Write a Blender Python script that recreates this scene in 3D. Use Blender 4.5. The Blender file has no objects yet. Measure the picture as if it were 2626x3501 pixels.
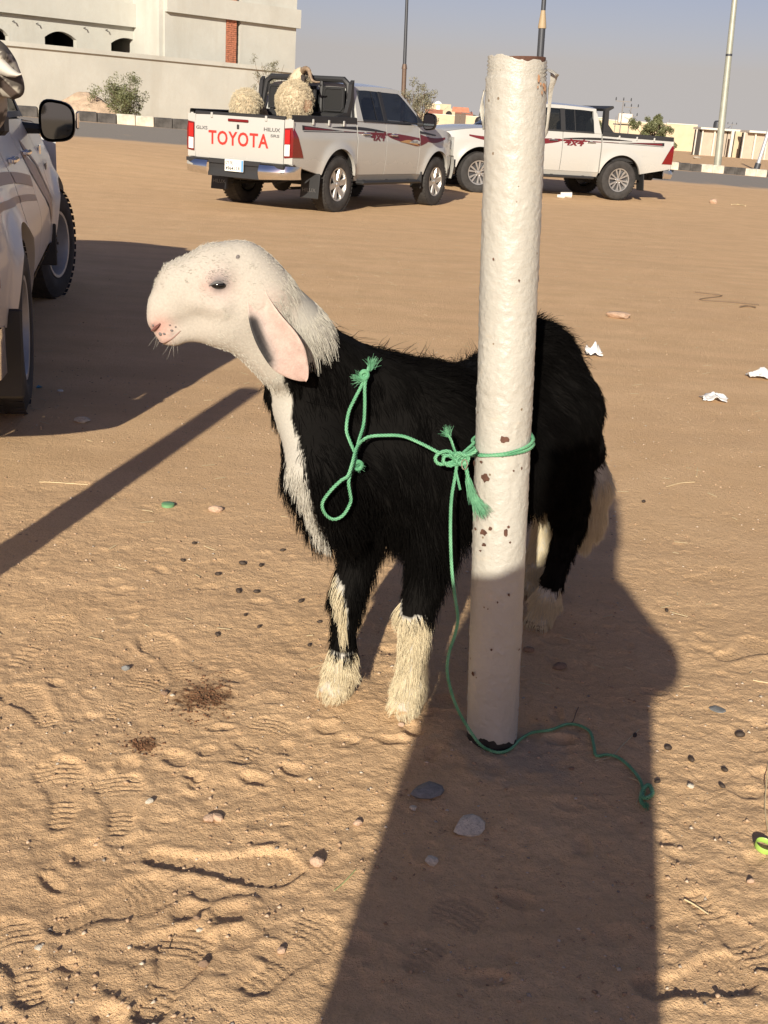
import bpy, math, random
import numpy as np
from mathutils import Vector, Matrix

scene = bpy.context.scene
COL = scene.collection

# ------------------------------------------------------------------ camera
F_PX, PITCH, ROLL, CAM_H = 3800.0, math.radians(19.38), math.radians(-3.83), 1.289
IMG_W, IMG_H = 2626.0, 3501.0
_c, _s, _cr, _sr = math.cos(PITCH), math.sin(PITCH), math.cos(ROLL), math.sin(ROLL)
_r0, _u0, FWD = np.array([1, 0, 0.]), np.array([0, _s, _c]), np.array([0, _c, -_s])
RIGHT, UP = _cr * _r0 - _sr * _u0, _sr * _r0 + _cr * _u0
EYE = np.array([0, 0, CAM_H])
cam_data = bpy.data.cameras.new('camera')
cam = bpy.data.objects.new('camera', cam_data)
COL.objects.link(cam)
cam_data.sensor_fit = 'VERTICAL'
cam_data.sensor_height = 24.0
cam_data.lens = 24.0 * F_PX / IMG_H
cam_data.clip_start = 0.02
cam_data.clip_end = 6000
M = Matrix.Identity(4)
for i in range(3):
    M[i][0], M[i][1], M[i][2], M[i][3] = RIGHT[i], UP[i], -FWD[i], EYE[i]
cam.matrix_world = M
scene.camera = cam

# ------------------------------------------------------------------ light
SUN_ELEV = math.radians(21.0)
SUN_AZ = math.radians(10.2)          # light travels towards +Y, turned this much to +X
world = bpy.data.worlds.new('World')
scene.world = world
world.use_nodes = True
wn = world.node_tree.nodes
wl = world.node_tree.links
wn.clear()
sky = wn.new('ShaderNodeTexSky')
sky.sky_type = 'NISHITA'
sky.sun_disc = False
sky.sun_elevation = SUN_ELEV
sky.sun_rotation = math.radians(180) + SUN_AZ
sky.altitude = 0
sky.air_density = 1.0
sky.dust_density = 1.0
sky.ozone_density = 1.0
bg = wn.new('ShaderNodeBackground')
bg.inputs['Strength'].default_value = 0.05
wo = wn.new('ShaderNodeOutputWorld')
tint = wn.new('ShaderNodeMix')            # dusty desert air: the whole sky a little less green
tint.data_type = 'RGBA'
tint.blend_type = 'MULTIPLY'
tint.inputs[0].default_value = 1.0
tint.inputs[7].default_value = (0.82, 0.68, 0.81, 1.0)
wl.new(sky.outputs[0], tint.inputs[6])
# ground haze: the last degrees above the horizon keep one even brightness all round
tc = wn.new('ShaderNodeTexCoord'); sx = wn.new('ShaderNodeSeparateXYZ'); cx = wn.new('ShaderNodeCombineXYZ'); mz_ = wn.new('ShaderNodeMath')
mz_.operation = 'MAXIMUM'; mz_.inputs[1].default_value = 0.055
wl.new(tc.outputs['Generated'], sx.inputs[0]); wl.new(sx.outputs[0], cx.inputs[0]); wl.new(sx.outputs[1], cx.inputs[1])
wl.new(sx.outputs[2], mz_.inputs[0]); wl.new(mz_.outputs[0], cx.inputs[2]); wl.new(cx.outputs[0], sky.inputs[0])
wl.new(tint.outputs[2], bg.inputs['Color'])
wl.new(bg.outputs[0], wo.inputs['Surface'])

sun_data = bpy.data.lights.new('sun', 'SUN')
sun_data.energy = 3.6
sun_data.angle = math.radians(0.55)
sun_data.color = (1.0, 0.92, 0.78)
sun = bpy.data.objects.new('sun', sun_data)
COL.objects.link(sun)
LDIR = Vector((math.sin(SUN_AZ) * math.cos(SUN_ELEV), math.cos(SUN_AZ) * math.cos(SUN_ELEV), -math.sin(SUN_ELEV)))
sun.rotation_euler = LDIR.to_track_quat('-Z', 'Y').to_euler()
sun.location = (-2, -8, 8)

vs = scene.view_settings
vs.view_transform = 'Standard'
vs.look = 'None'
vs.gamma = 1.0
vs.use_curve_mapping = False
vs.exposure = 0.92
scene.cycles.max_bounces = 6
scene.cycles.transparent_max_bounces = 12
scene.cycles.use_denoising = True

# ------------------------------------------------------------------ helpers
KD = IMG_W / 1659.0
def at(x, y, Y):
    """Point on the sight line of picture point (x, y) at real distance Y in front of the camera."""
    d = RIGHT * ((x * KD - IMG_W / 2) / F_PX) - UP * ((y * KD - IMG_H / 2) / F_PX) + FWD
    return EYE + d * (Y / d[1])
def on_ground(x, y, z=0.0):
    d = RIGHT * ((x * KD - IMG_W / 2) / F_PX) - UP * ((y * KD - IMG_H / 2) / F_PX) + FWD
    p = EYE + d * ((z - CAM_H) / d[2])
    for _ in range(6):
        zz = float(ground_z(np.array([p[0]]), np.array([p[1]]))[0])
        p = EYE + d * ((zz - CAM_H) / d[2])
    return p

def tag(o, label=None, cat=None, group=None, kind=None):
    if label: o['label'] = label
    if cat: o['category'] = cat
    if group: o['group'] = group
    if kind: o['kind'] = kind
    return o
def empty(name, loc=(0, 0, 0), rz=0.0, parent=None):
    o = bpy.data.objects.new(name, None)
    o.empty_display_size = 0.1
    o.location = loc
    o.rotation_euler = (0, 0, rz)
    COL.objects.link(o)
    if parent: o.parent = parent
    return o
def copy_tree(o, parent=None):
    c = o.copy()
    COL.objects.link(c)
    c.parent = parent
    for ch in list(o.children):
        copy_tree(ch, c)
    return c
def mesh_obj(name, verts, faces, mat, parent=None, smooth=False, loc=None, sharp=None):
    me = bpy.data.meshes.new(name)
    me.from_pydata([tuple(map(float, v)) for v in verts] if not isinstance(verts, np.ndarray) else verts.tolist(), [],
                   faces.tolist() if isinstance(faces, np.ndarray) else faces)
    me.update()
    if smooth:
        me.polygons.foreach_set('use_smooth', [True] * len(me.polygons))
        if sharp:
            me.set_sharp_from_angle(angle=math.radians(sharp))
    if mat is not None:
        me.materials.append(mat)
    o = bpy.data.objects.new(name, me)
    COL.objects.link(o)
    if parent: o.parent = parent
    if loc is not None: o.location = loc
    return o

class MB:
    """Collects simple shapes into one mesh."""
    def __init__(s):
        s.v, s.f = [], []
    def add(s, verts, faces):
        b = len(s.v)
        s.v += [tuple(map(float, p)) for p in verts]
        s.f += [tuple(b + i for i in f) for f in faces]
        return s
    def box(s, c, size, rot=None, taper=1.0):
        hx, hy, hz = size[0] / 2, size[1] / 2, size[2] / 2
        vs_ = []
        for z, t in ((-hz, 1.0), (hz, taper)):
            for x, y in ((-hx, -hy), (hx, -hy), (hx, hy), (-hx, hy)):
                p = Vector((x * t, y * t, z))
                if rot is not None: p = rot @ p
                vs_.append((p.x + c[0], p.y + c[1], p.z + c[2]))
        return s.add(vs_, [(3, 2, 1, 0), (4, 5, 6, 7), (0, 1, 5, 4), (1, 2, 6, 5), (2, 3, 7, 6), (3, 0, 4, 7)])
    def bbox(s, c, size, bev=0.01, rot=None):
        """Box with chamfered edges."""
        hx, hy, hz = size[0] / 2, size[1] / 2, size[2] / 2
        b = min(bev, hx * .9, hy * .9, hz * .9)
        V, idx = [], {}
        for sx in (-1, 1):
            for sy in (-1, 1):
                for sz in (-1, 1):
                    for ax in range(3):
                        p = [sx * (hx - b), sy * (hy - b), sz * (hz - b)]
                        p[ax] = (sx * hx, sy * hy, sz * hz)[ax]
                        idx[(sx, sy, sz, ax)] = len(V)
                        q = Vector(p)
                        if rot is not None: q = rot @ q
                        V.append((q.x + c[0], q.y + c[1], q.z + c[2]))
        Fc = []
        I = idx
        for sg in (-1, 1):
            q = [I[(sg, a, b_, 0)] for a, b_ in ((-1, -1), (1, -1), (1, 1), (-1, 1))]; Fc.append(q if sg > 0 else q[::-1])
            q = [I[(a, sg, b_, 1)] for a, b_ in ((-1, -1), (-1, 1), (1, 1), (1, -1))]; Fc.append(q if sg > 0 else q[::-1])
            q = [I[(a, b_, sg, 2)] for a, b_ in ((-1, -1), (1, -1), (1, 1), (-1, 1))]; Fc.append(q if sg > 0 else q[::-1])
        for a in (-1, 1):
            for b_ in (-1, 1):
                e = [I[(-1, a, b_, 1)], I[(1, a, b_, 1)], I[(1, a, b_, 2)], I[(-1, a, b_, 2)]]; Fc.append(e if a * b_ > 0 else e[::-1])
                e = [I[(a, -1, b_, 2)], I[(a, 1, b_, 2)], I[(a, 1, b_, 0)], I[(a, -1, b_, 0)]]; Fc.append(e if a * b_ > 0 else e[::-1])
                e = [I[(a, b_, -1, 0)], I[(a, b_, 1, 0)], I[(a, b_, 1, 1)], I[(a, b_, -1, 1)]]; Fc.append(e if a * b_ > 0 else e[::-1])
                for c_ in (-1, 1):
                    t = [I[(a, b_, c_, 0)], I[(a, b_, c_, 1)], I[(a, b_, c_, 2)]]; Fc.append(t if a * b_ * c_ > 0 else t[::-1])
        return s.add(V, Fc)
    def tube(s, pts, r, n=8, caps=True, closed=False):
        pts = [Vector(p) for p in pts]
        m = len(pts)
        rs = r if isinstance(r, (list, tuple, np.ndarray)) else [r] * m
        up = Vector((0, 0, 1))
        t0 = (pts[1] - pts[0]).normalized()
        if abs(t0.dot(up)) > .95: up = Vector((1, 0, 0))
        nrm = (up - t0 * up.dot(t0)).normalized()
        V, Fc = [], []
        for i in range(m):
            if closed: t = (pts[(i + 1) % m] - pts[i - 1]).normalized()
            elif i == 0: t = (pts[1] - pts[0]).normalized()
            elif i == m - 1: t = (pts[-1] - pts[-2]).normalized()
            else: t = ((pts[i + 1] - pts[i]).normalized() + (pts[i] - pts[i - 1]).normalized()).normalized()
            nrm = (nrm - t * nrm.dot(t))
            if nrm.length < 1e-6: nrm = t.orthogonal()
            nrm.normalize()
            bn = t.cross(nrm)
            for j in range(n):
                a = 2 * math.pi * j / n
                V.append(pts[i] + (nrm * math.cos(a) + bn * math.sin(a)) * rs[i])
        for i in range(m if closed else m - 1):
            i2 = (i + 1) % m
            for j in range(n):
                j2 = (j + 1) % n
                Fc.append((i * n + j, i * n + j2, i2 * n + j2, i2 * n + j))
        if caps and not closed:
            Fc.append(tuple(range(n))[::-1]); Fc.append(tuple((m - 1) * n + j for j in range(n)))
        return s.add(V, Fc)
    def lathe(s, prof, n=24, axis='z', c=(0, 0, 0), closed=False):
        V, Fc = [], []
        for (r, h) in prof:
            for j in range(n):
                a = 2 * math.pi * j / n
                x, y = r * math.cos(a), r * math.sin(a)
                p = (x, y, h) if axis == 'z' else ((x, h, y) if axis == 'y' else (h, x, y))
                V.append((p[0] + c[0], p[1] + c[1], p[2] + c[2]))
        m = len(prof)
        for i in range(m if closed else m - 1):
            i2 = (i + 1) % m
            for j in range(n):
                j2 = (j + 1) % n
                q = (i * n + j, i * n + j2, i2 * n + j2, i2 * n + j)
                Fc.append(q if axis != 'y' else q[::-1])
        return s.add(V, Fc)
    def grid(s, fn, nu, nv, flip=False):
        """fn(u, v) with u, v in 0..1"""
        V = [fn(i / nu, j / nv) for i in range(nu + 1) for j in range(nv + 1)]
        Fc = []
        for i in range(nu):
            for j in range(nv):
                q = (i * (nv + 1) + j, (i + 1) * (nv + 1) + j, (i + 1) * (nv + 1) + j + 1, i * (nv + 1) + j + 1)
                Fc.append(q[::-1] if flip else q)
        return s.add(V, Fc)
    def prism(s, poly, a, b, fn=lambda u, v, w: (u, v, w)):
        """Polygon (u, v) extruded from w=a to w=b."""
        n = len(poly)
        V = [fn(u, v, a) for u, v in poly] + [fn(u, v, b) for u, v in poly]
        Fc = [tuple(range(n))[::-1], tuple(range(n, 2 * n))] + [(i, (i + 1) % n, n + (i + 1) % n, n + i) for i in range(n)]
        return s.add(V, Fc)
    def build(s, name, mat, parent=None, smooth=False, sharp=35, loc=None):
        return mesh_obj(name, s.v, s.f, mat, parent, smooth, loc, sharp if smooth else None)

# ---- noise
def _hash(ix, iy, seed):
    h = (ix.astype(np.int64) * 374761393 + iy.astype(np.int64) * 668265263 + seed * 1274126177) & 0xffffffff
    h = ((h ^ (h >> 13)) * 1274126177) & 0xffffffff
    h = (h ^ (h >> 16)) & 0xffffff
    return h / float(0xffffff)
def vnoise(x, y, seed=0):
    ix, iy = np.floor(x), np.floor(y)
    fx, fy = x - ix, y - iy
    fx = fx * fx * fx * (fx * (fx * 6 - 15) + 10)
    fy = fy * fy * fy * (fy * (fy * 6 - 15) + 10)
    a, b = _hash(ix, iy, seed), _hash(ix + 1, iy, seed)
    c, d = _hash(ix, iy + 1, seed), _hash(ix + 1, iy + 1, seed)
    return (a + (b - a) * fx) * (1 - fy) + (c + (d - c) * fx) * fy
def fbm(x, y, seed=0, oct=4):
    r, amp, tot = 0, 1.0, 0
    for o in range(oct):
        r = r + amp * vnoise(x * 2 ** o + 17.3 * o, y * 2 ** o - 9.1 * o, seed + o)
        tot += amp; amp *= .5
    return r / tot
def sstep(a, b, x):
    t = np.clip((x - a) / (b - a), 0, 1)
    return t * t * (3 - 2 * t)

# ---- materials
MATS = {}
def new_mat(name):
    m = bpy.data.materials.new(name)
    m.use_nodes = True
    nt = m.node_tree
    b = nt.nodes['Principled BSDF']
    MATS[name] = m
    return m, nt, b
def node(nt, kind, ins=None, **props):
    n = nt.nodes.new(kind)
    for k_, v_ in props.items(): setattr(n, k_, v_)
    for k_, v_ in (ins or {}).items():
        if isinstance(v_, bpy.types.NodeSocket): nt.links.new(v_, n.inputs[k_])
        else: n.inputs[k_].default_value = v_
    return n
def rgba(c):
    return (c[0], c[1], c[2], 1.0)
def mixc(nt, fac, a, b, mode='MIX'):
    n = nt.nodes.new('ShaderNodeMix')
    n.data_type = 'RGBA'
    n.blend_type = mode
    for sock, v_ in ((n.inputs[0], fac), (n.inputs[6], a), (n.inputs[7], b)):
        if isinstance(v_, bpy.types.NodeSocket): nt.links.new(v_, sock)
        elif isinstance(v_, (int, float)): sock.default_value = v_
        else: sock.default_value = rgba(v_)
    return n.outputs[2]
def ramp(nt, fac, stops):
    n = nt.nodes.new('ShaderNodeValToRGB')
    el = n.color_ramp.elements
    while len(el) < len(stops): el.new(0.5)
    for e, (p, c) in zip(el, stops):
        e.position = p
        e.color = rgba(c) if not isinstance(c, (int, float)) else (c, c, c, 1)
    nt.links.new(fac, n.inputs[0])
    return n.outputs[0]
def noise(nt, scale, detail=4, rough=.55, vec=None, dist=0.0):
    n = node(nt, 'ShaderNodeTexNoise', {'Scale': scale, 'Detail': detail, 'Roughness': rough, 'Distortion': dist})
    if vec is not None: nt.links.new(vec, n.inputs['Vector'])
    return n.outputs['Fac']
def coords(nt, which='Object'):
    return nt.nodes.new('ShaderNodeTexCoord').outputs[which]
def bump(nt, bsdf, height, strength=.3, dist=.01, prev=None):
    n = node(nt, 'ShaderNodeBump', {'Strength': strength, 'Distance': dist, 'Height': height})
    if prev is not None: nt.links.new(prev, n.inputs['Normal'])
    if bsdf is not None: nt.links.new(n.outputs[0], bsdf.inputs['Normal'])
    return n.outputs[0]
def simple(name, col, rough=.6, metal=0.0, var=.0, vscale=8, bmp=0.0, bscale=40, bdist=.005, coat=0.0, spec=None, which='Object'):
    if name in MATS: return MATS[name]
    m, nt, b = new_mat(name)
    b.inputs['Roughness'].default_value = rough
    b.inputs['Metallic'].default_value = metal
    if coat: b.inputs['Coat Weight'].default_value = coat; b.inputs['Coat Roughness'].default_value = .06
    if spec is not None: b.inputs['Specular IOR Level'].default_value = spec
    v = coords(nt, which)
    if var:
        n = noise(nt, vscale, 5, .6, v)
        lo = tuple(max(0, c * (1 - var)) for c in col); hi = tuple(min(1, c * (1 + var)) for c in col)
        nt.links.new(ramp(nt, n, [(.3, lo), (.7, hi)]), b.inputs['Base Color'])
    else:
        b.inputs['Base Color'].default_value = rgba(col)
    if bmp:
        bump(nt, b, noise(nt, bscale, 4, .6, v), bmp, bdist)
    return m
# ------------------------------------------------------------------ ground
rng = np.random.default_rng(7)
RA = math.radians(27.5)
RT, RS = np.array([math.cos(RA), math.sin(RA)]), np.array([-math.sin(RA), math.cos(RA)])
def flat(x, y):
    d = RIGHT * ((x * KD - IMG_W / 2) / F_PX) - UP * ((y * KD - IMG_H / 2) / F_PX) + FWD
    return EYE + d * ((0 - CAM_H) / d[2])
def far_z(x, y):
    s_ = x * RS[0] + y * RS[1]
    t_ = np.clip(x * RT[0] + y * RT[1], -18, 36)
    lev = .56 - .0224 * t_
    z = sstep(17, 26.7, s_) * lev + .32 * np.clip((s_ - 26.7) / 6.2, 0, 1)
    k = sstep(60, 130, s_)
    return z * (1 - k) + k * (-.2)
# trampled dents: hoof marks and scuffs
DENTS = []
for i in range(520):
    x_, y_ = rng.uniform(-1.0, 1.55), .95 + 3.0 * rng.random() ** 1.35
    r_ = rng.uniform(.008, .034)
    DENTS.append((x_, y_, r_, rng.uniform(.45, 1.0), rng.uniform(0, 3.14), r_ * rng.uniform(.09, .23)))
# shoe prints: heel and toe seen in the photograph
PRINTS = []
for (hx, hy, tx, ty, dep) in [(312, 1848, 655, 1886, .016), (128, 1792, 132, 1636, .009), (255, 1800, 262, 1672, .008),
                              (20, 1440, 150, 1330, .007), (395, 1470, 330, 1368, .007), (330, 2170, 410, 2045, .010),
                              (60, 2150, 20, 2010, .008), (250, 1540, 330, 1470, .007), (1415, 2130, 1590, 2105, .012),
                              (1530, 1960, 1640, 2060, .008), (140, 1990, 330, 1930, .008), (560, 2120, 690, 2010, .007),
                              (520, 1640, 600, 1560, .006), (1560, 1420, 1650, 1390, .006), (60, 1060, 200, 1050, .004),
                              (1480, 1250, 1600, 1235, .004), (100, 1560, 40, 1490, .007), (900, 2080, 1010, 1960, .006)]:
    h_, t_ = flat(hx, hy)[:2], flat(tx, ty)[:2]
    d_ = t_ - h_
    mid = (h_ + t_) / 2
    L_ = min(max(np.linalg.norm(d_), .22), .31)
    PRINTS.append((mid, d_ / np.linalg.norm(d_), L_, dep))
def near_relief(x, y):
    w = .16 + .84 * (1 - sstep(2.0, 4.2, y + .25 * x))
    w = w * (1 - .9 * sstep(6, 30, y))
    wob = .03 * (fbm(x * 7, y * 7, 90, 2) - .5)
    z = w * (.009 * (fbm(x * 5.0, y * 5.0, 3, 3) - .5) + .0085 * (fbm(x * 13 + wob * 40, y * 13, 11, 3) - .5) + .0045 * (fbm(x * 38, y * 38, 21, 3) - .5))
    rid = 1 - np.abs(2 * fbm(x * 8 + 3, y * 11, 33, 3) - 1)
    z = z + w * .003 * (np.clip(rid, .72, 1) - .72) / .28 * fbm(x * 3, y * 3, 5, 2)
    z = z + (.4 + .6 * w) * .0042 * (fbm(x * 75, y * 75, 41, 3) - .5) * (1 - sstep(3, 6, y))
    keep = np.ones_like(z)
    for (mid, d, L, dep) in PRINTS:
        m = (np.abs(x - mid[0]) < .26) & (np.abs(y - mid[1]) < .26)
        if not m.any(): continue
        dx, dy = x[m] - mid[0], y[m] - mid[1]
        u = (dx * d[0] + dy * d[1]) / L + .5
        v = (-dx * d[1] + dy * d[0])
        hw = .034 + .012 * np.cos((u - .74) * 5.6) + .004 * np.cos((u - .1) * 9)
        uu = np.clip((np.abs(u - .5) - .36) / .14, 0, 1)
        hw = hw * np.sqrt(np.clip(1 - uu ** 2, 0, 1))
        sd = np.abs(v + .006 * np.sin(u * 5)) - hw
        sd = np.where(np.abs(u - .5) > .5, np.hypot(np.maximum(np.abs(v) - .01, 0), (np.abs(u - .5) - .5) * L), sd)
        ins = 1 - sstep(-.005, .002, sd + .006 * (fbm(x[m] * 60, y[m] * 60, 71, 2) - .5))
        rim = np.exp(-((sd - .011) / .008) ** 2)
        tread = .0026 * np.sin(u * 92 + 90 * np.abs(v)) * ins * (np.abs(u - .52) > .12)
        k_ = z[m]
        dep = dep * .45
        z[m] = k_ * (1 - .7 * ins) - dep * ins + .45 * dep * rim * (.4 + .8 * fbm(x[m] * 20, y[m] * 20, 8, 2)) + tread * .8
        keep[m] = np.minimum(keep[m], 1 - .75 * ins)
    for (cx, cy, r, asp, an, dep) in DENTS:
        m = (np.abs(x - cx) < 2.4 * r) & (np.abs(y - cy) < 2.4 * r)
        if not m.any(): continue
        ca, sa = math.cos(an), math.sin(an)
        dx, dy = x[m] - cx, y[m] - cy
        q = np.hypot((dx * ca + dy * sa) / r, (-dx * sa + dy * ca) / (r * asp))
        q = q * (1 + .5 * (fbm(x[m] * 45, y[m] * 45, 61, 2) - .5))
        wl_ = (.35 + .65 * (1 - sstep(2.0, 3.6, cy))) * keep[m]
        z[m] += wl_ * dep * (-np.exp(-q ** 4) + .5 * np.exp(-((q - 1.35) / .33) ** 2))
    return z
def ground_z(x, y):
    x = np.asarray(x, float); y = np.asarray(y, float)
    z = far_z(x, y)
    m = (np.abs(x) < 14) & (y > -4) & (y < 40)
    if m.any():
        z = z.copy()
        z[m] += near_relief(x[m], y[m])
    return z
def gz(x, y):
    return float(ground_z(np.array([x]), np.array([y]))[0])

def fast_grid(name, X, Y, Z, mat, smooth=True):
    ny, nx = X.shape
    V = np.stack([X, Y, Z], -1).reshape(-1, 3)
    idx = np.arange(nx * ny).reshape(ny, nx)
    Fq = np.stack([idx[:-1, :-1], idx[:-1, 1:], idx[1:, 1:], idx[1:, :-1]], -1).reshape(-1, 4)
    return fast_mesh(name, V, Fq, mat, smooth)
def fast_mesh(name, V, Fq, mat, smooth=True, parent=None):
    me = bpy.data.meshes.new(name)
    k = Fq.shape[1]
    me.vertices.add(len(V)); me.vertices.foreach_set('co', np.ascontiguousarray(V, dtype=np.float32).ravel())
    me.loops.add(Fq.size); me.loops.foreach_set('vertex_index', np.ascontiguousarray(Fq, dtype=np.int32).ravel())
    me.polygons.add(len(Fq)); me.polygons.foreach_set('loop_start', np.arange(0, Fq.size, k, dtype=np.int32))
    me.update(calc_edges=True)
    me.validate()
    if smooth: me.polygons.foreach_set('use_smooth', np.ones(len(me.polygons), bool))
    if mat: me.materials.append(mat)
    o = bpy.data.objects.new(name, me)
    COL.objects.link(o)
    if parent: o.parent = parent
    return o
def grow(a, step, k, end):
    out, v, s_ = [], a, step
    while v < end:
        out.append(v); v += s_; s_ *= k
    out.append(end)
    return out
xs = [-v for v in grow(1.36, .012, 1.06, 2500)][::-1] + list(np.arange(-1.35, 1.75, .0058)) + grow(1.755, .012, 1.06, 2500)
ys = [-v for v in grow(-.86, .03, 1.10, 60)][::-1] + list(np.concatenate([np.arange(.868, 2.5, .0055), np.arange(2.5, 3.2, .0075)]))
v = 3.2
while v < 70:
    ys.append(v); v += .008 * (v / 3.2) ** 1.9
ys += grow(70, 4, 1.12, 4000)
X, Y = np.meshgrid(np.array(xs), np.array(ys))
Z = ground_z(X.ravel(), Y.ravel()).reshape(X.shape)

m, nt, b = new_mat('sand')
co = coords(nt)
n_big = noise(nt, .5, 5, .6, co)
n_mid = noise(nt, 3.0, 6, .65, co)
n_fine = noise(nt, 60, 5, .7, co)
n_grit = noise(nt, 420, 2, .6, co)
base = mixc(nt, ramp(nt, n_mid, [(.33, 0.0), (.68, 1.0)]), (.64, .42, .225), (.76, .515, .29))
base = mixc(nt, ramp(nt, n_big, [(.35, 0.0), (.7, .55)]), base, (.72, .475, .26))
base = mixc(nt, ramp(nt, n_fine, [(.30, .38), (.50, 0.0)]), base, (.46, .285, .155))
sp = node(nt, 'ShaderNodeTexVoronoi', {'Scale': 300.0, 'Randomness': 1.0}); nt.links.new(co, sp.inputs['Vector'])
spk = node(nt, 'ShaderNodeMath', {0: sp.outputs['Distance'], 1: .17}, operation='LESS_THAN')
sel = node(nt, 'ShaderNodeSeparateColor'); nt.links.new(sp.outputs['Color'], sel.inputs[0])
sel2 = node(nt, 'ShaderNodeMath', {0: sel.outputs[0], 1: .86}, operation='GREATER_THAN')
spf = node(nt, 'ShaderNodeMath', {0: spk.outputs[0], 1: sel2.outputs[0]}, operation='MULTIPLY')
base = mixc(nt, spf.outputs[0], base, (.62, .50, .36))
# damp brown patch left of the sheep and the grey cement skirt round the post
def spot(nt, co, c, r, scale, seed):
    d = node(nt, 'ShaderNodeVectorMath', {0: co, 1: (c[0], c[1], 0)}, operation='DISTANCE')
    nn = node(nt, 'ShaderNodeTexNoise', {'Scale': scale, 'Detail': 5.0, 'W': seed}, noise_dimensions='4D'); nt.links.new(co, nn.inputs['Vector'])
    a = node(nt, 'ShaderNodeMath', {0: nn.outputs['Fac'], 1: .5}, operation='SUBTRACT')
    a2 = node(nt, 'ShaderNodeMath', {0: a.outputs[0], 1: r * 3.0}, operation='MULTIPLY')
    e = node(nt, 'ShaderNodeMath', {0: d.outputs['Value'], 1: a2.outputs[0]}, operation='ADD')
    mr = node(nt, 'ShaderNodeMapRange', {'Value': e.outputs[0], 'From Min': r * 1.15, 'From Max': r * .6, 'To Min': 0.0, 'To Max': 1.0})
    return mr.outputs[0]
WET = flat(440, 1505)
WET2 = flat(310, 1610)
PB = flat(1062, 1597)
wet = spot(nt, co, WET, .062, 55, 1.0)
wet2 = spot(nt, co, WET2, .03, 70, 4.0)
base = mixc(nt, wet, base, (.125, .055, .022))
base = mixc(nt, wet2, base, (.14, .066, .03))
cem = spot(nt, co, (PB[0] + .03, PB[1] - .04), .135, 16, 2.0)
cemf = node(nt, 'ShaderNodeMath', {0: cem, 1: .62}, operation='MULTIPLY')
base = mixc(nt, cemf.outputs[0], base, (.36, .31, .235))
n_sp = noise(nt, 230, 3, .75, co)
base = mixc(nt, ramp(nt, n_sp, [(.30, .40), (.47, 0.0)]), base, (.36, .215, .115))
base = mixc(nt, ramp(nt, n_sp, [(.58, 0.0), (.74, .5)]), base, (.80, .58, .37))
mps = node(nt, 'ShaderNodeMapping', {'Scale': (.35, 2.2, 1.0)}); nt.links.new(co, mps.inputs[0])
n_str = noise(nt, 1.6, 5, .65, mps.outputs[0])
base = mixc(nt, ramp(nt, n_str, [(.34, .38), (.56, 0.0)]), base, (.50, .325, .185))
base = mixc(nt, ramp(nt, n_str, [(.60, 0.0), (.78, .35)]), base, (.76, .53, .32))
nt.links.new(base, b.inputs['Base Color'])
b.inputs['Roughness'].default_value = .92
b.inputs['Specular IOR Level'].default_value = .2
b1 = bump(nt, None, n_mid, .35, .02)
b2 = bump(nt, None, n_fine, .9, .008, b1)
n_cr = noise(nt, 170, 4, .7, co)
b3 = bump(nt, None, n_cr, .8, .004, b2)
bump(nt, b, n_grit, .7, .002, b3)
SAND = m
ground = fast_grid('ground', X, Y, Z, SAND)
tag(ground, 'orange trampled desert sand with footprints reaching to the horizon', kind='structure')

# ------------------------------------------------------------------ road and kerb
def rp(t_, s_):
    return RT * t_ + RS * s_
m, nt, b = new_mat('asphalt')
co = coords(nt)
n1 = noise(nt, .45, 5, .6, co); n2 = noise(nt, 45, 4, .7, co)
bc = mixc(nt, ramp(nt, n2, [(.35, 0.0), (.65, 1.0)]), (.20, .18, .155), (.30, .265, .225))
uvd = node(nt, 'ShaderNodeAttribute', attribute_name='edge').outputs['Fac']
nn = noise(nt, .9, 5, .65, co)
ad = node(nt, 'ShaderNodeMath', {0: uvd, 1: nn}, operation='ADD')
bc = mixc(nt, ramp(nt, ad.outputs[0], [(.62, 0.0), (1.05, 1.0)]), bc, (.58, .385, .215))
nt.links.new(bc, b.inputs['Base Color']); b.inputs['Roughness'].default_value = .85
bump(nt, b, n2, .3, .01)
ROAD_M = m
tt = np.linspace(-70, 140, 211); ss = np.linspace(26.4, 33.4, 15)
TT, SS = np.meshgrid(tt, ss)
PX, PY = RT[0] * TT + RS[0] * SS, RT[1] * TT + RS[1] * SS
road = fast_grid('road', PX, PY, far_z(PX.ravel(), PY.ravel()).reshape(PX.shape) + np.where((SS < 26.6) | (SS > 33.2), -.04, .015), ROAD_M)
edge = road.data.attributes.new('edge', 'FLOAT', 'POINT')
ev = np.clip(1 - np.minimum(SS - 26.4, (33.4 - SS) * 1.6) / 1.6, 0, 1)
edge.data.foreach_set('value', ev.ravel().astype(np.float32))
tag(road, 'grey asphalt road dusted with sand beyond the pickups', kind='structure')

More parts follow.
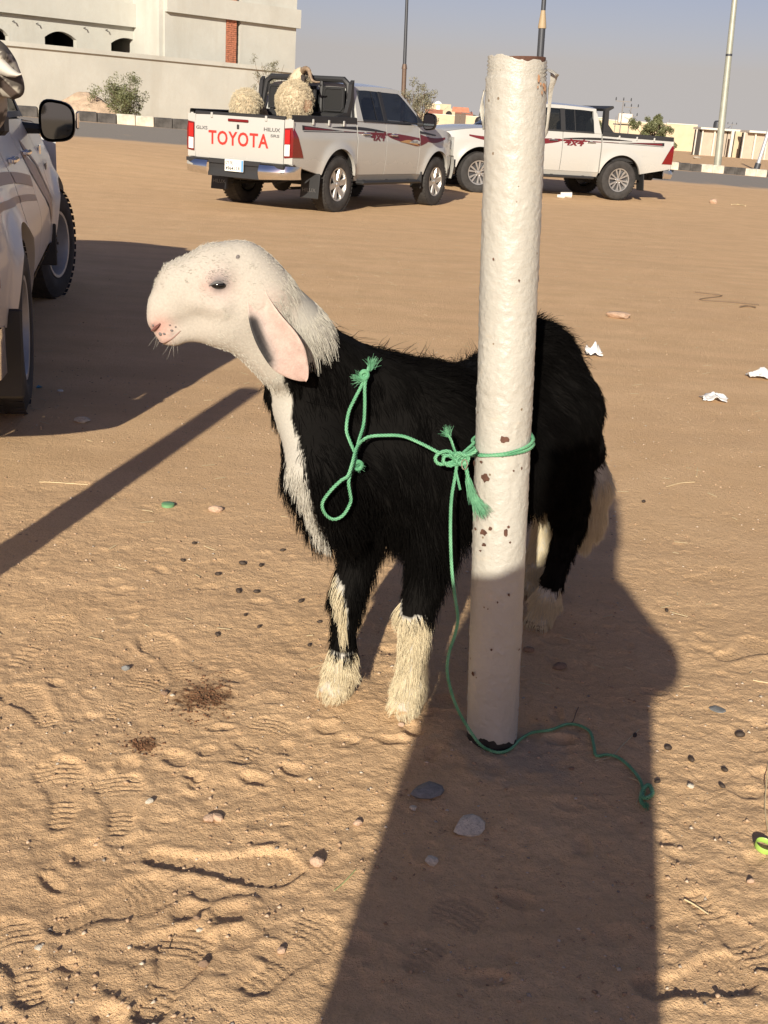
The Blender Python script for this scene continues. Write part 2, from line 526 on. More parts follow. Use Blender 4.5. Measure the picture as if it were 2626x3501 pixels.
KW = simple('kerb_white_paint', (.60, .55, .45), .8, var=.25, vscale=5, bmp=.3, bscale=30)
KB = simple('kerb_black_paint', (.075, .07, .065), .8, var=.5, vscale=4, bmp=.3, bscale=30)
kerb = empty('kerb', (rp(10, 34)[0], rp(10, 34)[1], 0))
tag(kerb, 'black and white painted kerb along the far side of the road', kind='structure')
kme = {}
for key, mt in (('w', KW), ('b', KB)):
    k_ = MB().bbox((0, 0, .11), (.535, .24, .34), .03)
    o_ = k_.build('kerb_stone', mt, kerb)
    kme[key] = o_
kr = random.Random(4)
first = {'w': True, 'b': True}
for i in range(124):
    t_ = -18 + i * .55
    key = 'w' if (i // 2) % 2 == 0 else 'b'
    p = rp(t_, 34.0)
    z0 = float(far_z(np.array([p[0]]), np.array([p[1]]))[0])
    o_ = kme[key] if first[key] else kme[key].copy()
    if not first[key]:
        COL.objects.link(o_); o_.parent = kerb
    first[key] = False
    o_.location = (p[0] - kerb.location.x + kr.uniform(-.008, .008), p[1] - kerb.location.y + kr.uniform(-.01, .01), z0 + kr.uniform(-.015, .01))
    o_.rotation_euler = (kr.uniform(-.02, .02), kr.uniform(-.012, .012), RA + kr.uniform(-.015, .015))

# ------------------------------------------------------------------ concrete building and its yard wall (left)
m, nt, b = new_mat('cement_render')
co = coords(nt)
n1 = noise(nt, .55, 6, .62, co); n2 = noise(nt, 6, 6, .65, co)
mp = node(nt, 'ShaderNodeMapping', {'Scale': (1.2, 1.2, .12)}); nt.links.new(co, mp.inputs[0])
n3 = noise(nt, .8, 5, .6, mp.outputs[0])
bc = mixc(nt, ramp(nt, n1, [(.34, 0.0), (.66, 1.0)]), (.44, .44, .395), (.51, .51, .46))
bc = mixc(nt, ramp(nt, n3, [(.54, 0.0), (.70, .6)]), bc, (.40, .385, .33))
bc = mixc(nt, ramp(nt, n2, [(.35, .25), (.6, 0.0)]), bc, (.45, .42, .355))
nt.links.new(bc, b.inputs['Base Color']); b.inputs['Roughness'].default_value = .9
bump(nt, b, n2, .25, .03)
CEM = m
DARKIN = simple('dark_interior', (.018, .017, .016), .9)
BRICK = simple('red_brick', (.42, .16, .09), .85, var=.3, vscale=9, bmp=.3, bscale=30)
MORTAR = simple('mortar', (.36, .31, .26), .9, var=.15)
A = at(0, 88, 43.0); B = at(640, 150, 52.0)
wd = (B - A)[:2]; wlen = float(np.linalg.norm(wd)); wd = wd / wlen
wn_ = np.array([wd[1], -wd[0]])            # towards the camera
ztop = float((A[2] + B[2]) / 2)
zA, zB = float(A[2]), float(B[2])
W0 = B[:2]                                  # right hand corner, distances u run left from here
def wp(u, d, z):                            # u metres left of the corner, d metres towards the camera
    q = W0 - wd * u + wn_ * d
    return (q[0], q[1], z)
def wbox(mb, u0, u1, d0, d1, z0, z1, z0b=None, z1b=None):
    z0b = z0 if z0b is None else z0b; z1b = z1 if z1b is None else z1b
    V = [wp(u0, d0, z0), wp(u1, d0, z0b), wp(u1, d1, z0b), wp(u0, d1, z0), wp(u0, d0, z1), wp(u1, d0, z1b), wp(u1, d1, z1b), wp(u0, d1, z1)]
    return mb.add(V, [(0, 1, 2, 3), (7, 6, 5, 4), (1, 0, 4, 5), (2, 1, 5, 6), (3, 2, 6, 7), (0, 3, 7, 4)])
LW = 46.0
yard = empty('yard_wall', wp(LW / 2, 0, 0))
def off(parent, mb):
    l = parent.location
    mb.v = [(x - l.x, y - l.y, z - l.z) for x, y, z in mb.v]
    return mb
tag(yard, 'long bare cement yard wall with coping below the concrete building', 'wall')
off(yard, wbox(MB(), 0, LW, -.22, 0, -.6, zB - .16)).build('wall', CEM, yard)
off(yard, wbox(MB(), -.02, LW, -.30, .10, zB - .158, zB)).build('coping', CEM, yard)

bld = empty('concrete_building', wp(LW / 2, -3, 0))
tag(bld, 'unfinished cement rendered building with arched openings and a brick strip', 'building')
# setback: the left wing lies further back than the right one
dR, dL = -1.2, -3.4
uS = float(np.dot(W0 - at(356, 60, 49)[:2], wd))         # step between the wings
def wz(x, y, d):                                        # height of a picture point on the facade plane d
    d_ = RIGHT * ((x * KD - IMG_W / 2) / F_PX) - UP * ((y * KD - IMG_H / 2) / F_PX) + FWD
    o = np.array([*W0, 0]) + np.array([*(wn_ * d), 0])
    n3_ = np.array([*wn_, 0])
    t_ = np.dot(o - EYE, n3_) / np.dot(d_, n3_)
    p = EYE + d_ * t_
    return float(np.dot(W0 - p[:2], wd)), float(p[2])
uS = wz(356, 40, dR)[0]
HB = 9.5
# right wing: wall with a recess strip filled by brick
ub1, zb1 = wz(488, 60, dR); ub0, zb0 = wz(511, 60, dR); ug0, _ = wz(519, 60, dR)
u_edge = wz(640, 60, dR)[0]
off(bld, wbox(MB(), u_edge, ug0, dR - 8, dR, -.6, HB)).build('facade', CEM, bld)
off(bld, wbox(MB(), ub1, uS, dR - 8, dR, -.6, HB)).build('facade', CEM, bld)
off(bld, wbox(MB(), ug0, ub1, dR - 8, dR - .55, -.6, HB)).build('recess', CEM, bld)
strip = off(bld, wbox(MB(), ub0, ub1 - .005, dR - .5, dR - .02, 1.5, HB)).build('mortar_strip', MORTAR, bld)
zl_ = 2.6
bw = (ub1 - ub0)
brick_me = None
for r_ in range(46):
    cols = [(.02, .48), (.52, .98)] if r_ % 2 else [(.02, .25), (.29, .71), (.75, .98)]
    for a_, c_ in cols:
        bb = wbox(MB(), ub0 + bw * a_, ub0 + bw * c_ - .01, dR - .2, dR + .02 + kr.uniform(-.008, .012), zl_ + r_ * .082, zl_ + r_ * .082 + .068)
        off(bld, bb).build('brick', BRICK, strip)
# ledges
_, zl1 = wz(500, 20, dR)
def sl(x, y, d): return wz(x, y, d)
ua, za = wz(358, 0, dR + .3); ub, zb = wz(640, 60, dR + .3)
off(bld, wbox(MB(), u_edge - .1, uS, dR, dR + .20, zb + .0, zb + .75)).build('ledge', CEM, bld)
ua, za = wz(0, 40, dL + .3); ub, zb = wz(356, 100, dL + .3)
zled = wz(180, 82 - 4, dL + .3)[1]
zled = (wz(10, 28, dL + .3)[1] + wz(350, 64, dL + .3)[1]) / 2
off(bld, wbox(MB(), uS, LW + 6, dL, dL + .24, zled, zled + .9)).build('ledge', CEM, bld)
# left wing with arched openings: piers, arch lintels, dark rooms behind
wins = []
for (xa, xb, yt, ysd) in [(-24, 19, 60, 66), (97, 166, 68, 76), (240, 308, 82, 90)]:
    u1, _ = wz(xa, 90, dL); u0, _ = wz(xb, 95, dL)
    zt = wz((xa + xb) / 2, yt, dL)[1]
    wins.append((u0, u1, zt))
wins.sort()
pitch_ = wins[1][0] - wins[0][0]
for k_ in range(3):
    u0, u1, zt = wins[-1]
    wins.append((u0 + pitch_, u1 + pitch_, zt))
zsill = 2.0
edges = [uS] + [e for w in wins for e in (w[0], w[1])] + [LW + 6]
for i in range(0, len(edges), 2):
    off(bld, wbox(MB(), edges[i], edges[i + 1], dL - .3, dL, -.6, HB)).build('pier', CEM, bld)
for (u0, u1, zt) in wins:
    mb = MB(); N = 12; rise = .26
    for i in range(N):
        a0, a1 = i / N, (i + 1) / N
        f0_, f1_ = zt - rise * (2 * a0 - 1) ** 2, zt - rise * (2 * a1 - 1) ** 2
        wbox(mb, u0 + (u1 - u0) * a0, u0 + (u1 - u0) * a1, dL - .3, dL - .001, f0_, HB, f1_, HB)
    off(bld, mb).build('arch_lintel', CEM, bld)
    off(bld, wbox(MB(), u0, u1, dL - .3, dL - .001, -.6, zsill)).build('sill_wall', CEM, bld)
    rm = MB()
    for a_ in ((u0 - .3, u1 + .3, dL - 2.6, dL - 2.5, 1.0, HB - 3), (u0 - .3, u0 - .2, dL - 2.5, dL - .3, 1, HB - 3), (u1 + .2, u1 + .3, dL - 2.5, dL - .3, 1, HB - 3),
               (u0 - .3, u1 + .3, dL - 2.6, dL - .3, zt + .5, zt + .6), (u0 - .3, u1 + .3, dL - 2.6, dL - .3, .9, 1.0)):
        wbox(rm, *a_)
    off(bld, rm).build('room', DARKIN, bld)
off(bld, wbox(MB(), uS - .002, uS + .2, dL - .3, dR - .1, -.6, HB)).build('wing_return', CEM, bld)

# small lamp brackets on the facade
GREYM = simple('grey_metal', (.16, .155, .15), .5, .6)
for (x_, y_, d_) in [(43, 73, dL), (124, 81, dL), (286, 96, dL), (361, 103, dL), (507, 119, dL), (683, 50, dR), (901, 77, dR)]:
    u_, z_ = wz(x_ / 1.58, y_ / 1.58, d_)
    h = MB().tube([wp(u_, d_, z_), wp(u_, d_ + .12, z_ + .02), wp(u_, d_ + .16, z_ - .06)], .025, 6)
    off(bld, h).build('bracket', GREYM, bld)

# sand heap and bush by the wall
def heap(name, label, c, rx, ry, h, seed, mat):
    n = 40
    gx, gy = np.meshgrid(np.linspace(-1.3, 1.3, n), np.linspace(-1.3, 1.3, n))
    r = np.hypot(gx, gy)
    z = h * np.clip(1 - r, 0, 1) ** .8 * (.75 + .5 * fbm(gx * 3 + seed, gy * 3, seed, 4)) + .05 * h * (fbm(gx * 14, gy * 14, seed + 3, 3) - .5) - .03
    X_, Y_ = c[0] + gx * rx, c[1] + gy * ry
    zz = far_z(X_.ravel(), Y_.ravel()).reshape(X_.shape)
    z = np.where(r > 1.02, -.1, z)
    o = fast_grid(name, X_ - c[0], Y_ - c[1], z + zz - c[2], mat)
    o.location = c
    return tag(o, label, 'sand heap')
RUB = simple('rubble_sand', (.47, .35, .245), .95, var=.25, vscale=6, bmp=.8, bscale=20, bdist=.03)
p = at(190, 232, 38.5)
heap('sand_heap', 'heap of reddish sand against the cement yard wall', (p[0], p[1], float(far_z(p[0], p[1]))), 1.5, 1.1, .95, 3, RUB)
p = at(575, 248, 44)
heap('sand_heap', 'low sand heap at the wall foot behind the parked pickup', (p[0], p[1], float(far_z(p[0], p[1]))), 2.4, 1.2, .4, 8, RUB)

def leafy(name, label, cat, base, height, rad, nleaf, leaf, mat_leaf, mat_wood, seed, trunk_h=.25, stems=9, flat_=1.0, group=None, r_stem=.03, clumps=46, zlo=.5):
    """Shrub or tree: woody stems that fork, leaf blades spread in clumps round their ends."""
    R_ = np.random.default_rng(seed)
    root = empty(name, base)
    tag(root, label, cat, group)
    wood = MB(); ends = []
    for i in range(stems):
        az = R_.uniform(0, 6.28); spread = R_.uniform(.15, 1.0)
        tip = np.array([math.cos(az) * rad * spread, math.sin(az) * rad * spread * flat_, height * (trunk_h + (1 - trunk_h) * R_.uniform(zlo, .95) * (1.1 - .35 * spread))])
        mid = tip * np.array([.35, .35, .55]) + R_.normal(0, .05 * rad, 3)
        wood.tube([(R_.normal(0, .03 * rad), R_.normal(0, .03 * rad), -.05), mid, tip], [r_stem, r_stem * .7, r_stem * .25], 5)
        ends.append(tip)
        for j in range(4):
            t2 = mid + (tip - mid) * R_.uniform(.1, .8) + R_.normal(0, .28 * rad, 3) * np.array([1, flat_, .8])
            t2[2] = max(t2[2], height * trunk_h * .6)
            wood.tube([mid + (tip - mid) * R_.uniform(0, .5), t2], [r_stem * .4, r_stem * .15], 4)
            ends.append(t2)
    wood.build('trunk', mat_wood, root)
    ends = np.array(ends)
    cl = ends[R_.integers(0, len(ends), clumps)] + R_.normal(0, .10 * rad, (clumps, 3))
    cs = R_.uniform(.10, .24, clumps) * rad
    w_ = cs ** 2; w_ /= w_.sum()
    ci = R_.choice(clumps, nleaf, p=w_)
    d = R_.normal(0, 1, (nleaf, 3)); d /= np.linalg.norm(d, axis=1)[:, None]
    P = cl[ci] + d * (cs[ci] * R_.random(nleaf) ** .4)[:, None]
    P[:, 2] = np.where(P[:, 2] < .03, R_.uniform(.03, .2, nleaf), P[:, 2])
    a1 = R_.normal(0, 1, (nleaf, 3)); a1 /= np.linalg.norm(a1, axis=1)[:, None]
    a2 = np.cross(a1, R_.normal(0, 1, (nleaf, 3))); a2 /= np.linalg.norm(a2, axis=1)[:, None] + 1e-9
    ln = leaf * R_.uniform(.6, 1.4, nleaf)[:, None]
    V = np.stack([P - a1 * ln, P + a2 * ln * .32, P + a1 * ln, P - a2 * ln * .32], 1).reshape(-1, 3)
    Fq = np.arange(nleaf * 4).reshape(-1, 4)
    fast_mesh('crown', V, Fq, mat_leaf, False, root)
    return root
def leaf_mat(name, c1, c2):
    m, nt, b = new_mat(name)
    n = noise(nt, 3.5, 4, .6, coords(nt))
    nt.links.new(ramp(nt, n, [(.3, c1), (.7, c2)]), b.inputs['Base Color'])
    b.inputs['Roughness'].default_value = .6
    return m
LEAF_G = leaf_mat('leaf_green', (.095, .105, .045), (.16, .17, .075))
LEAF_O = leaf_mat('leaf_olive', (.14, .135, .085), (.23, .22, .15))
LEAF_F = leaf_mat('leaf_far', (.07, .08, .035), (.12, .135, .06))
WOOD = simple('wood_bark', (.16, .12, .085), .9, var=.25)
def gbase(x, y, Y):
    p = at(x, y, Y)
    return (float(p[0]), float(p[1]), float(far_z(p[0], p[1])))
bs = gbase(270, 242, 38.2)
leafy('roadside_bush', 'dense green bush in front of the cement yard wall', 'bush', bs, 1.50, .95, 8500, .036, LEAF_G, WOOD, 5, .0, 30, .9, r_stem=.014, clumps=120, zlo=.18)
bs = gbase(578, 250, 46)
leafy('wall_sapling', 'thin leafless looking sapling by the wall corner behind the woolly sheep', 'tree', bs, 3.0, .75, 1300, .04, LEAF_O, WOOD, 9, .4, 8, r_stem=.022, clumps=40)
bs = gbase(900, 262, 58)
leafy('acacia_tree', 'pale olive sparse tree beside the brown pole', 'tree', bs, 3.05, 1.12, 3600, .055, LEAF_O, WOOD, 12, .3, 11, r_stem=.035, clumps=60)
bs = gbase(1410, 292, 85)
leafy('street_tree', 'rounded green tree behind the parked white pickup bed', 'tree', bs, 3.15, 1.5, 8500, .095, LEAF_G, WOOD, 15, .2, 11, r_stem=.045, clumps=60)
# ------------------------------------------------------------------ poles
POLE_BR = simple('brown_painted_steel', (.13, .085, .06), .55, .2, var=.2)
POLE_GR = simple('galvanised_steel', (.36, .37, .31), .5, .35, var=.12, vscale=3)
POLE_DK = simple('dark_steel', (.06, .065, .075), .5, .4)
TAN = simple('tan_collar', (.36, .27, .16), .6)
def pole(name, label, x0, y0, x1, y1, Y, parts, cat='pole'):
    """parts: (name, z from, z to, r from, r to, material) along the pole."""
    b0 = at(x0, y0, Y); t0 = at(x1, y1, Y)
    zb = float(far_z(b0[0], b0[1]))
    d = (t0 - b0) / (t0[2] - b0[2])
    base = b0 + d * (zb - b0[2])
    root = empty(name, base)
    tag(root, label, cat)
    for (nm, za, zb_, ra, rb, mt) in parts:
        MB().tube([d * za, d * (za + zb_) / 2, d * zb_], [ra, (ra + rb) / 2, rb], 12).build(nm, mt, root, True)
    return root
pole('street_pole', 'slim brown steel pole rising beside the olive tree', 872, 190, 879, 0, 58,
     [('base_plate', 0, .06, .22, .22, POLE_BR), ('shaft', .06, 3.4, .115, .11, POLE_BR), ('collar', 3.4, 3.62, .14, .10, POLE_BR), ('mast', 3.62, 9.5, .085, .06, POLE_DK)])
pole('street_pole', 'dark pole with tan collar rising behind the white post top', 1167, 118, 1175, 0, 44,
     [('shaft', -.02, 4.45, .125, .125, POLE_DK), ('sleeve', 4.45, 4.52, .15, .15, TAN), ('collar', 4.52, 5.05, .15, .08, TAN), ('mast', 5.05, 11, .085, .06, POLE_DK)])
lp = pole('lamp_pole', 'tall grey galvanised lamp pole behind the kerb', 1551, 344, 1587, 0, 46,
     [('base_plate', 0, .04, .20, .20, POLE_GR), ('shaft', .04, 9.0, .15, .085, POLE_GR), ('band', 4.25, 4.33, .128, .127, POLE_DK)])
pole('lamp_pole', 'pale leaning pole with dark foot at the right picture edge', 1645, 331, 1667, 262, 60,
     [('foot', 0, .35, .16, .15, POLE_DK), ('shaft', .35, 7, .10, .07, simple('pale_steel', (.5, .53, .56), .4, .4))])

# ------------------------------------------------------------------ far compound at the right
CREAM = simple('cream_paint', (.52, .43, .29), .85, var=.10, vscale=.8)
TAUPE = simple('taupe_panel', (.42, .35, .275), .85, var=.08, vscale=1.5)
WHITEP = simple('white_paint_old', (.62, .58, .50), .8, var=.08)
SHADE_G = simple('dark_gap', (.045, .04, .036), .9)
YFAR = 120.0
def fz(p): return float(far_z(p[0], p[1]))
def slab(mb, a, b_, th, z0, z1):
    a, b_ = np.array(a[:2]), np.array(b_[:2])
    d = (b_ - a) / np.linalg.norm(b_ - a); n = np.array([d[1], -d[0]]) * th / 2
    V = []
    for z in (z0, z1):
        for q in (a + n, b_ + n, b_ - n, a - n): V.append((q[0], q[1], z))
    return mb.add(V, [(3, 2, 1, 0), (4, 5, 6, 7), (0, 1, 5, 4), (1, 2, 6, 5), (2, 3, 7, 6), (3, 0, 4, 7)])
def block_row(label, name, panels, posts, y_top, y_bot, Y, roof=True):
    a = at(panels[0][0], y_top, Y); e = at(panels[-1][1], y_top, Y)
    z1 = (a[2] + e[2]) / 2; z0 = fz((a + e) / 2) - .3
    root = empty(name, ((a[0] + e[0]) / 2, Y, 0)); tag(root, label, 'building')
    body = MB()
    slab(body, at(panels[0][0], y_top, Y + 1.2), at(panels[-1][1], y_top, Y + 1.2), 2.0, z0, z1)
    off(root, body).build('wall', SHADE_G, root)
    for (xa, xb, mt) in panels:
        mb = MB(); slab(mb, at(xa, y_top, Y), at(xb, y_top, Y), .2, z0, z1)
        off(root, mb).build('panel', mt, root)
    for (xa, xb) in posts:
        mb = MB(); slab(mb, at(xa, y_top, Y - .25), at(xb, y_top, Y - .25), .3, z0, z1 + .02)
        off(root, mb).build('column', WHITEP, root)
    if roof:
        mb = MB(); slab(mb, at(panels[0][0] - 1, y_top, Y + .8), at(panels[-1][1] + 1, y_top, Y + .8), 3.2, z1 + .03, z1 + .22)
        off(root, mb).build('roof_slab', WHITEP, root)
    return root
block_row('low taupe stall row with white columns left of the lamp pole', 'stall_row',
          [(1506, 1517, SHADE_G), (1519, 1543, TAUPE), (1546, 1571, TAUPE), (1573, 1590, TAUPE)], [(1504, 1506), (1517, 1519.4), (1543, 1546)], 282, 322, YFAR)
block_row('low taupe stall row with white columns right of the lamp pole', 'stall_row',
          [(1609, 1631, TAUPE), (1634, 1657, TAUPE), (1660, 1690, TAUPE)], [(1607, 1609), (1631, 1634), (1657, 1659.5)], 289, 330, YFAR - 6)
block_row('plain cream gatehouse between the two taupe stall rows', 'gatehouse', [(1585, 1588, SHADE_G), (1589, 1608, CREAM)], [(1580, 1586)], 284, 326, YFAR - 2, False)
# distant cream boundary walls
def farwall(label, x0, x1, y_top0, y_top1, Y0, Y1, name='boundary_wall', mat=CREAM, cat='wall'):
    a, e = at(x0, y_top0, Y0), at(x1, y_top1, Y1)
    mid = (a + e) / 2
    root = empty(name, (mid[0], mid[1], 0)); tag(root, label, cat)
    z1 = float((a[2] + e[2]) / 2)
    off(root, slab(MB(), a, e, .25, -1.2, z1)).build('wall', mat, root)
    off(root, slab(MB(), a, e, .40, z1 + .01, z1 + .14)).build('coping', WHITEP, root)
    return root
farwall('distant cream boundary wall behind the green tree', 1180, 1450, 253, 267, 190, 190)
farwall('distant cream boundary wall left of the taupe stalls', 1440, 1506, 265, 274, 170, 170)
farwall('cream garden wall in front of the tiled villa', 900, 985, 246, 249, 225, 225)
farwall('cream garden wall right of the villa gate', 992, 1060, 250, 255, 225, 225)
# cream blocks on the skyline
def house(label, x0, x1, y_top, Y, depth=8, mat=CREAM, name='far_house', wins=0):
    a, e = at(x0, y_top, Y), at(x1, y_top, Y)
    z1 = float((a[2] + e[2]) / 2)
    root = empty(name, ((a[0] + e[0]) / 2, Y, 0)); tag(root, label, 'building')
    mb = MB(); slab(mb, a + np.array([0, depth / 2, 0]), e + np.array([0, depth / 2, 0]), depth, -1.5, z1)
    off(root, mb).build('wall', mat, root)
    mb = MB(); slab(mb, a + np.array([-.2, depth / 2, 0]), e + np.array([.2, depth / 2, 0]), depth + .4, z1 + .01, z1 + .25)
    off(root, mb).build('parapet', WHITEP, root)
    for i in range(wins):
        f = (i + .5) / wins
        q = a + (e - a) * f
        mb = MB().box((q[0], Y - .06, z1 - 1.3), (.9, .1, 1.1)); off(root, mb).build('window', DARKIN, root)
    return root
house('cream box house right of the second pickup roof', 1180, 1218, 247, 205, wins=0)
house('small cream house between utility poles and green tree', 1283, 1302, 255, 320, wins=2)
# tiled villa
ROOF = simple('roof_tiles', (.50, .20, .12), .8, var=.15, vscale=2)
VY = 235.0
a, e = at(920, 243, VY), at(1021, 252, VY)
vz0 = -1.2
villa = empty('tiled_villa', ((a[0] + e[0]) / 2, VY, 0)); tag(villa, 'cream villa with red tiled roofs and arched porch', 'villa')
zt = float((a[2] + e[2]) / 2)
mb = MB(); slab(mb, a + [0, 5, 0], e + [0, 5, 0], 10, vz0, zt); off(villa, mb).build('wall', CREAM, villa)
for (x0, x1, ya) in ((919, 957, 239), (977, 1022, 244)):
    p0, p1 = at(x0, ya + 6, VY - .5), at(x1, ya + 6.5, VY - .5)
    zr = float(at((x0 + x1) / 2, ya - 3.5, VY)[2]); zb_ = float((p0[2] + p1[2]) / 2)
    V = [(p0[0], VY - 1.2, zb_), (p1[0], VY - 1.2, zb_), (p1[0], VY + 3, zr), (p0[0], VY + 3, zr), (p0[0], VY + 3, zb_), (p1[0], VY + 3, zb_)]
    off(villa, MB().add(V, [(0, 1, 2, 3), (0, 3, 4), (1, 5, 2), (3, 2, 5, 4), (0, 4, 5, 1)])).build('roof', ROOF, villa)
gx0, gx1, gt, gb = at(956, 250, VY - 2), at(982, 252, VY - 2), at(969, 229, VY - 2), at(969, 247, VY - 2)
mb = MB(); mb.prism([(gx0[0], vz0), (gx1[0], vz0), (gx1[0], float(at(980, 242, VY)[2])), (gt[0], float(gt[2])), (gx0[0], float(at(957, 240, VY)[2]))], VY - 2.4, VY + 2, lambda u, v, w: (u, w, v))
off(villa, mb).build('porch_gable', CREAM, villa)
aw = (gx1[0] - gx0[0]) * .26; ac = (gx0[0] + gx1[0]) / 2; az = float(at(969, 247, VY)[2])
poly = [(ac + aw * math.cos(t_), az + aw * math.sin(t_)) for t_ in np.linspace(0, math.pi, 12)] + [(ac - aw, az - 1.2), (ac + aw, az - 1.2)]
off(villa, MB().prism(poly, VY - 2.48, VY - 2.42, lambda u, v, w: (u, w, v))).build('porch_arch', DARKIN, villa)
cb = at(946, 232, VY + 6)
off(villa, MB().box((cb[0], VY + 7, cb[2] - .5), (5.2, 4, 2.4))).build('roof_house', CREAM, villa)
ct = at(946.5, 227, VY + 6)
off(villa, MB().lathe([(.0, 1.1), (.5, .95), (.95, .5), (1.1, 0), (1.1, -1.2)], 14, c=(ct[0], VY + 6, ct[2] - .3))).build('water_tank', simple('white_tank', (.8, .8, .78), .5), villa, True)
gt_ = at(988, 254, 224.6)
gate = empty('villa_gate', (gt_[0], 224.6, 0)); tag(gate, 'dark metal gate under a small tiled canopy in the villa wall', 'gate')
MB().box((0, 0, float(gt_[2]) - .4), (1.0, .1, 2.3)).build('gate_leaf', simple('gate_metal', (.10, .07, .05), .6), gate)
MB().box((1.05, 0, float(gt_[2]) - .4), (.98, .1, 2.3)).build('gate_leaf', MATS['gate_metal'], gate)
MB().add([(-1.2, -.8, float(gt_[2]) + 1.0), (2.2, -.8, float(gt_[2]) + 1.0), (2.0, .3, float(gt_[2]) + 1.9), (-1.0, .3, float(gt_[2]) + 1.9)], [(0, 1, 2, 3)]).build('canopy', ROOF, gate)

# utility poles and wires
UPOLE = simple('weathered_pole', (.20, .19, .18), .8)
def upole(label, x, yb, yt, Y, arms, r=.14):
    p0, p1 = at(x, yb, Y), at(x + (yb - yt) * .05, yt, Y)
    z0 = fz(p0) - .2
    root = empty('utility_pole', (p0[0], Y, z0)); tag(root, label, 'utility pole', 'far utility poles')
    h = float(p1[2]) - z0
    MB().tube([(0, 0, 0), (0, 0, h)], [r * .55, r * .42], 8).build('shaft', UPOLE, root, True)
    for dz in arms:
        MB().box((0, 0, h - dz), (1.9, .09, .10)).build('crossarm', UPOLE, root)
        for q in (-.95, 0, .95):
            MB().lathe([(.0, .4), (.06, .38), (.08, .1), (.04, 0)], 8, c=(q, 0, h - dz + .08)).build('insulator', POLE_DK, root, True)
    return root, np.array([p0[0], Y, z0 + h])
_, u1 = upole('tall utility pole with one crossarm left of the green tree', 1339, 280, 217, 150, [.1])
_, u2 = upole('utility pole with two crossarms and transformers left of the green tree', 1357, 282, 231, 165, [0.05, 1.2])
_, u3 = upole('thin utility pole nearest the second pickup, left of the others', 1327, 282, 250, 165, [], .1)
_, u4 = upole('short utility pole behind the taupe stall rows', 1578, 290, 268, 260, [0.1])
_, u5 = upole('thin far pole right of the green tree', 1443, 285, 258, 240, [], .12)
_, u6 = upole('thin far pole beside the villa gate wall', 1006, 262, 244, 236, [0.05], .1)
tr_ = at(1350, 256, 164)
tb = empty('transformer', (tr_[0], 164, float(tr_[2]) - .9)); tag(tb, 'pale transformer box hung between two utility poles', 'transformer')
MB().bbox((0, 0, .9), (1.9, .9, 1.3), .1).build('tank', WHITEP, tb)
MB().box((0, .3, .1), (3.0, .2, .16)).build('bracket', POLE_DK, tb)
WIRE = simple('wire', (.05, .05, .055), .6)
def wire(label, a, b_, sag, r=.028):
    pts = [a + (b_ - a) * t_ + np.array([0, 0, -sag * 4 * t_ * (1 - t_)]) for t_ in np.linspace(0, 1, 25)]
    tag(MB().tube(pts, r, 4).build('power_line', WIRE), label, 'power line', 'power lines')
wire('power line drooping from the utility poles to the far right pole', at(1349, 253, 160), at(1578, 273, 258), 2.2)
wire('second power line drooping just above the first to the right', at(1359, 238, 164), at(1578, 272, 258), 5.5)
wire('thin power line above the villa roofs', at(915, 232, 236), at(1006, 245, 236), .6)

# far tree line, single far trees
def treeline():
    R_ = np.random.default_rng(77); N = 5200
    V, Fq = [], []
    x_ = R_.uniform(1195, 1700, N)
    Yd = R_.uniform(300, 420, N)
    P = np.array([at(x, 300, y) for x, y in zip(x_, Yd)])
    top = 3.2 + 4.2 * fbm(P[:, 0] / 22, np.zeros(N), 5, 4) ** 1.6
    P[:, 2] = -.6 + R_.random(N) ** .8 * top
    a1 = R_.normal(0, 1, (N, 3)); a1 /= np.linalg.norm(a1, axis=1)[:, None]
    a2 = np.cross(a1, R_.normal(0, 1, (N, 3))); a2 /= np.linalg.norm(a2, axis=1)[:, None]
    ln = R_.uniform(.35, .9, N)[:, None]
    V = np.stack([P - a1 * ln, P + a2 * ln * .6, P + a1 * ln, P - a2 * ln * .6], 1).reshape(-1, 3)
    o = fast_mesh('tree_line', V, np.arange(N * 4).reshape(-1, 4), LEAF_F, False)
    tag(o, 'far off dark green belt of trees along the horizon', 'tree line', kind='stuff')
treeline()
for i, (x, y, Y, h, r, lb) in enumerate([(1492, 280, 200, 2.4, 2.0, 'far bushy tree left of the stall row'), (1040, 262, 260, 4.2, 2.6, 'dark far tree right of the tiled villa'),
                                    (1285, 280, 185, 3.6, 1.9, 'far tree between the second pickup and the utility poles')]):
    leafy('far_tree', lb, 'tree', gbase(x, y, Y), h, r, 900, .22, LEAF_F, WOOD, 40 + i, .2, 6, r_stem=.08, clumps=30)
# round tank on a stall roof
tk = at(1549, 279, YFAR + .5)
o = empty('water_tank', (tk[0], YFAR + .5, float(at(1549, 282.5, YFAR)[2]) + .15)); tag(o, 'dark round water tank on the taupe stall roof', 'tank')
MB().lathe([(0, .85), (.3, .82), (.42, .7), (.45, .4), (.42, .05), (0, 0)], 14).build('tank', POLE_DK, o, True)
# yellow drum beyond the kerb
YEL = simple('yellow_paint', (.75, .42, .03), .6, var=.1)
o = empty('yellow_drum', on_ground(1451, 319)); tag(o, 'small yellow drum standing beyond the kerb near the second pickup', 'drum')
MB().lathe([(0, .85), (.26, .85), (.28, .82), (.27, .58), (.285, .56), (.27, .54), (.27, .30), (.285, .28), (.27, .26), (.28, .03), (.26, 0)], 16).build('drum_body', YEL, o, True)
MB().lathe([(.0, .86), (.05, .86), (.05, .89), (0, .89)], 8, c=(.12, 0, 0)).build('bung', POLE_DK, o)

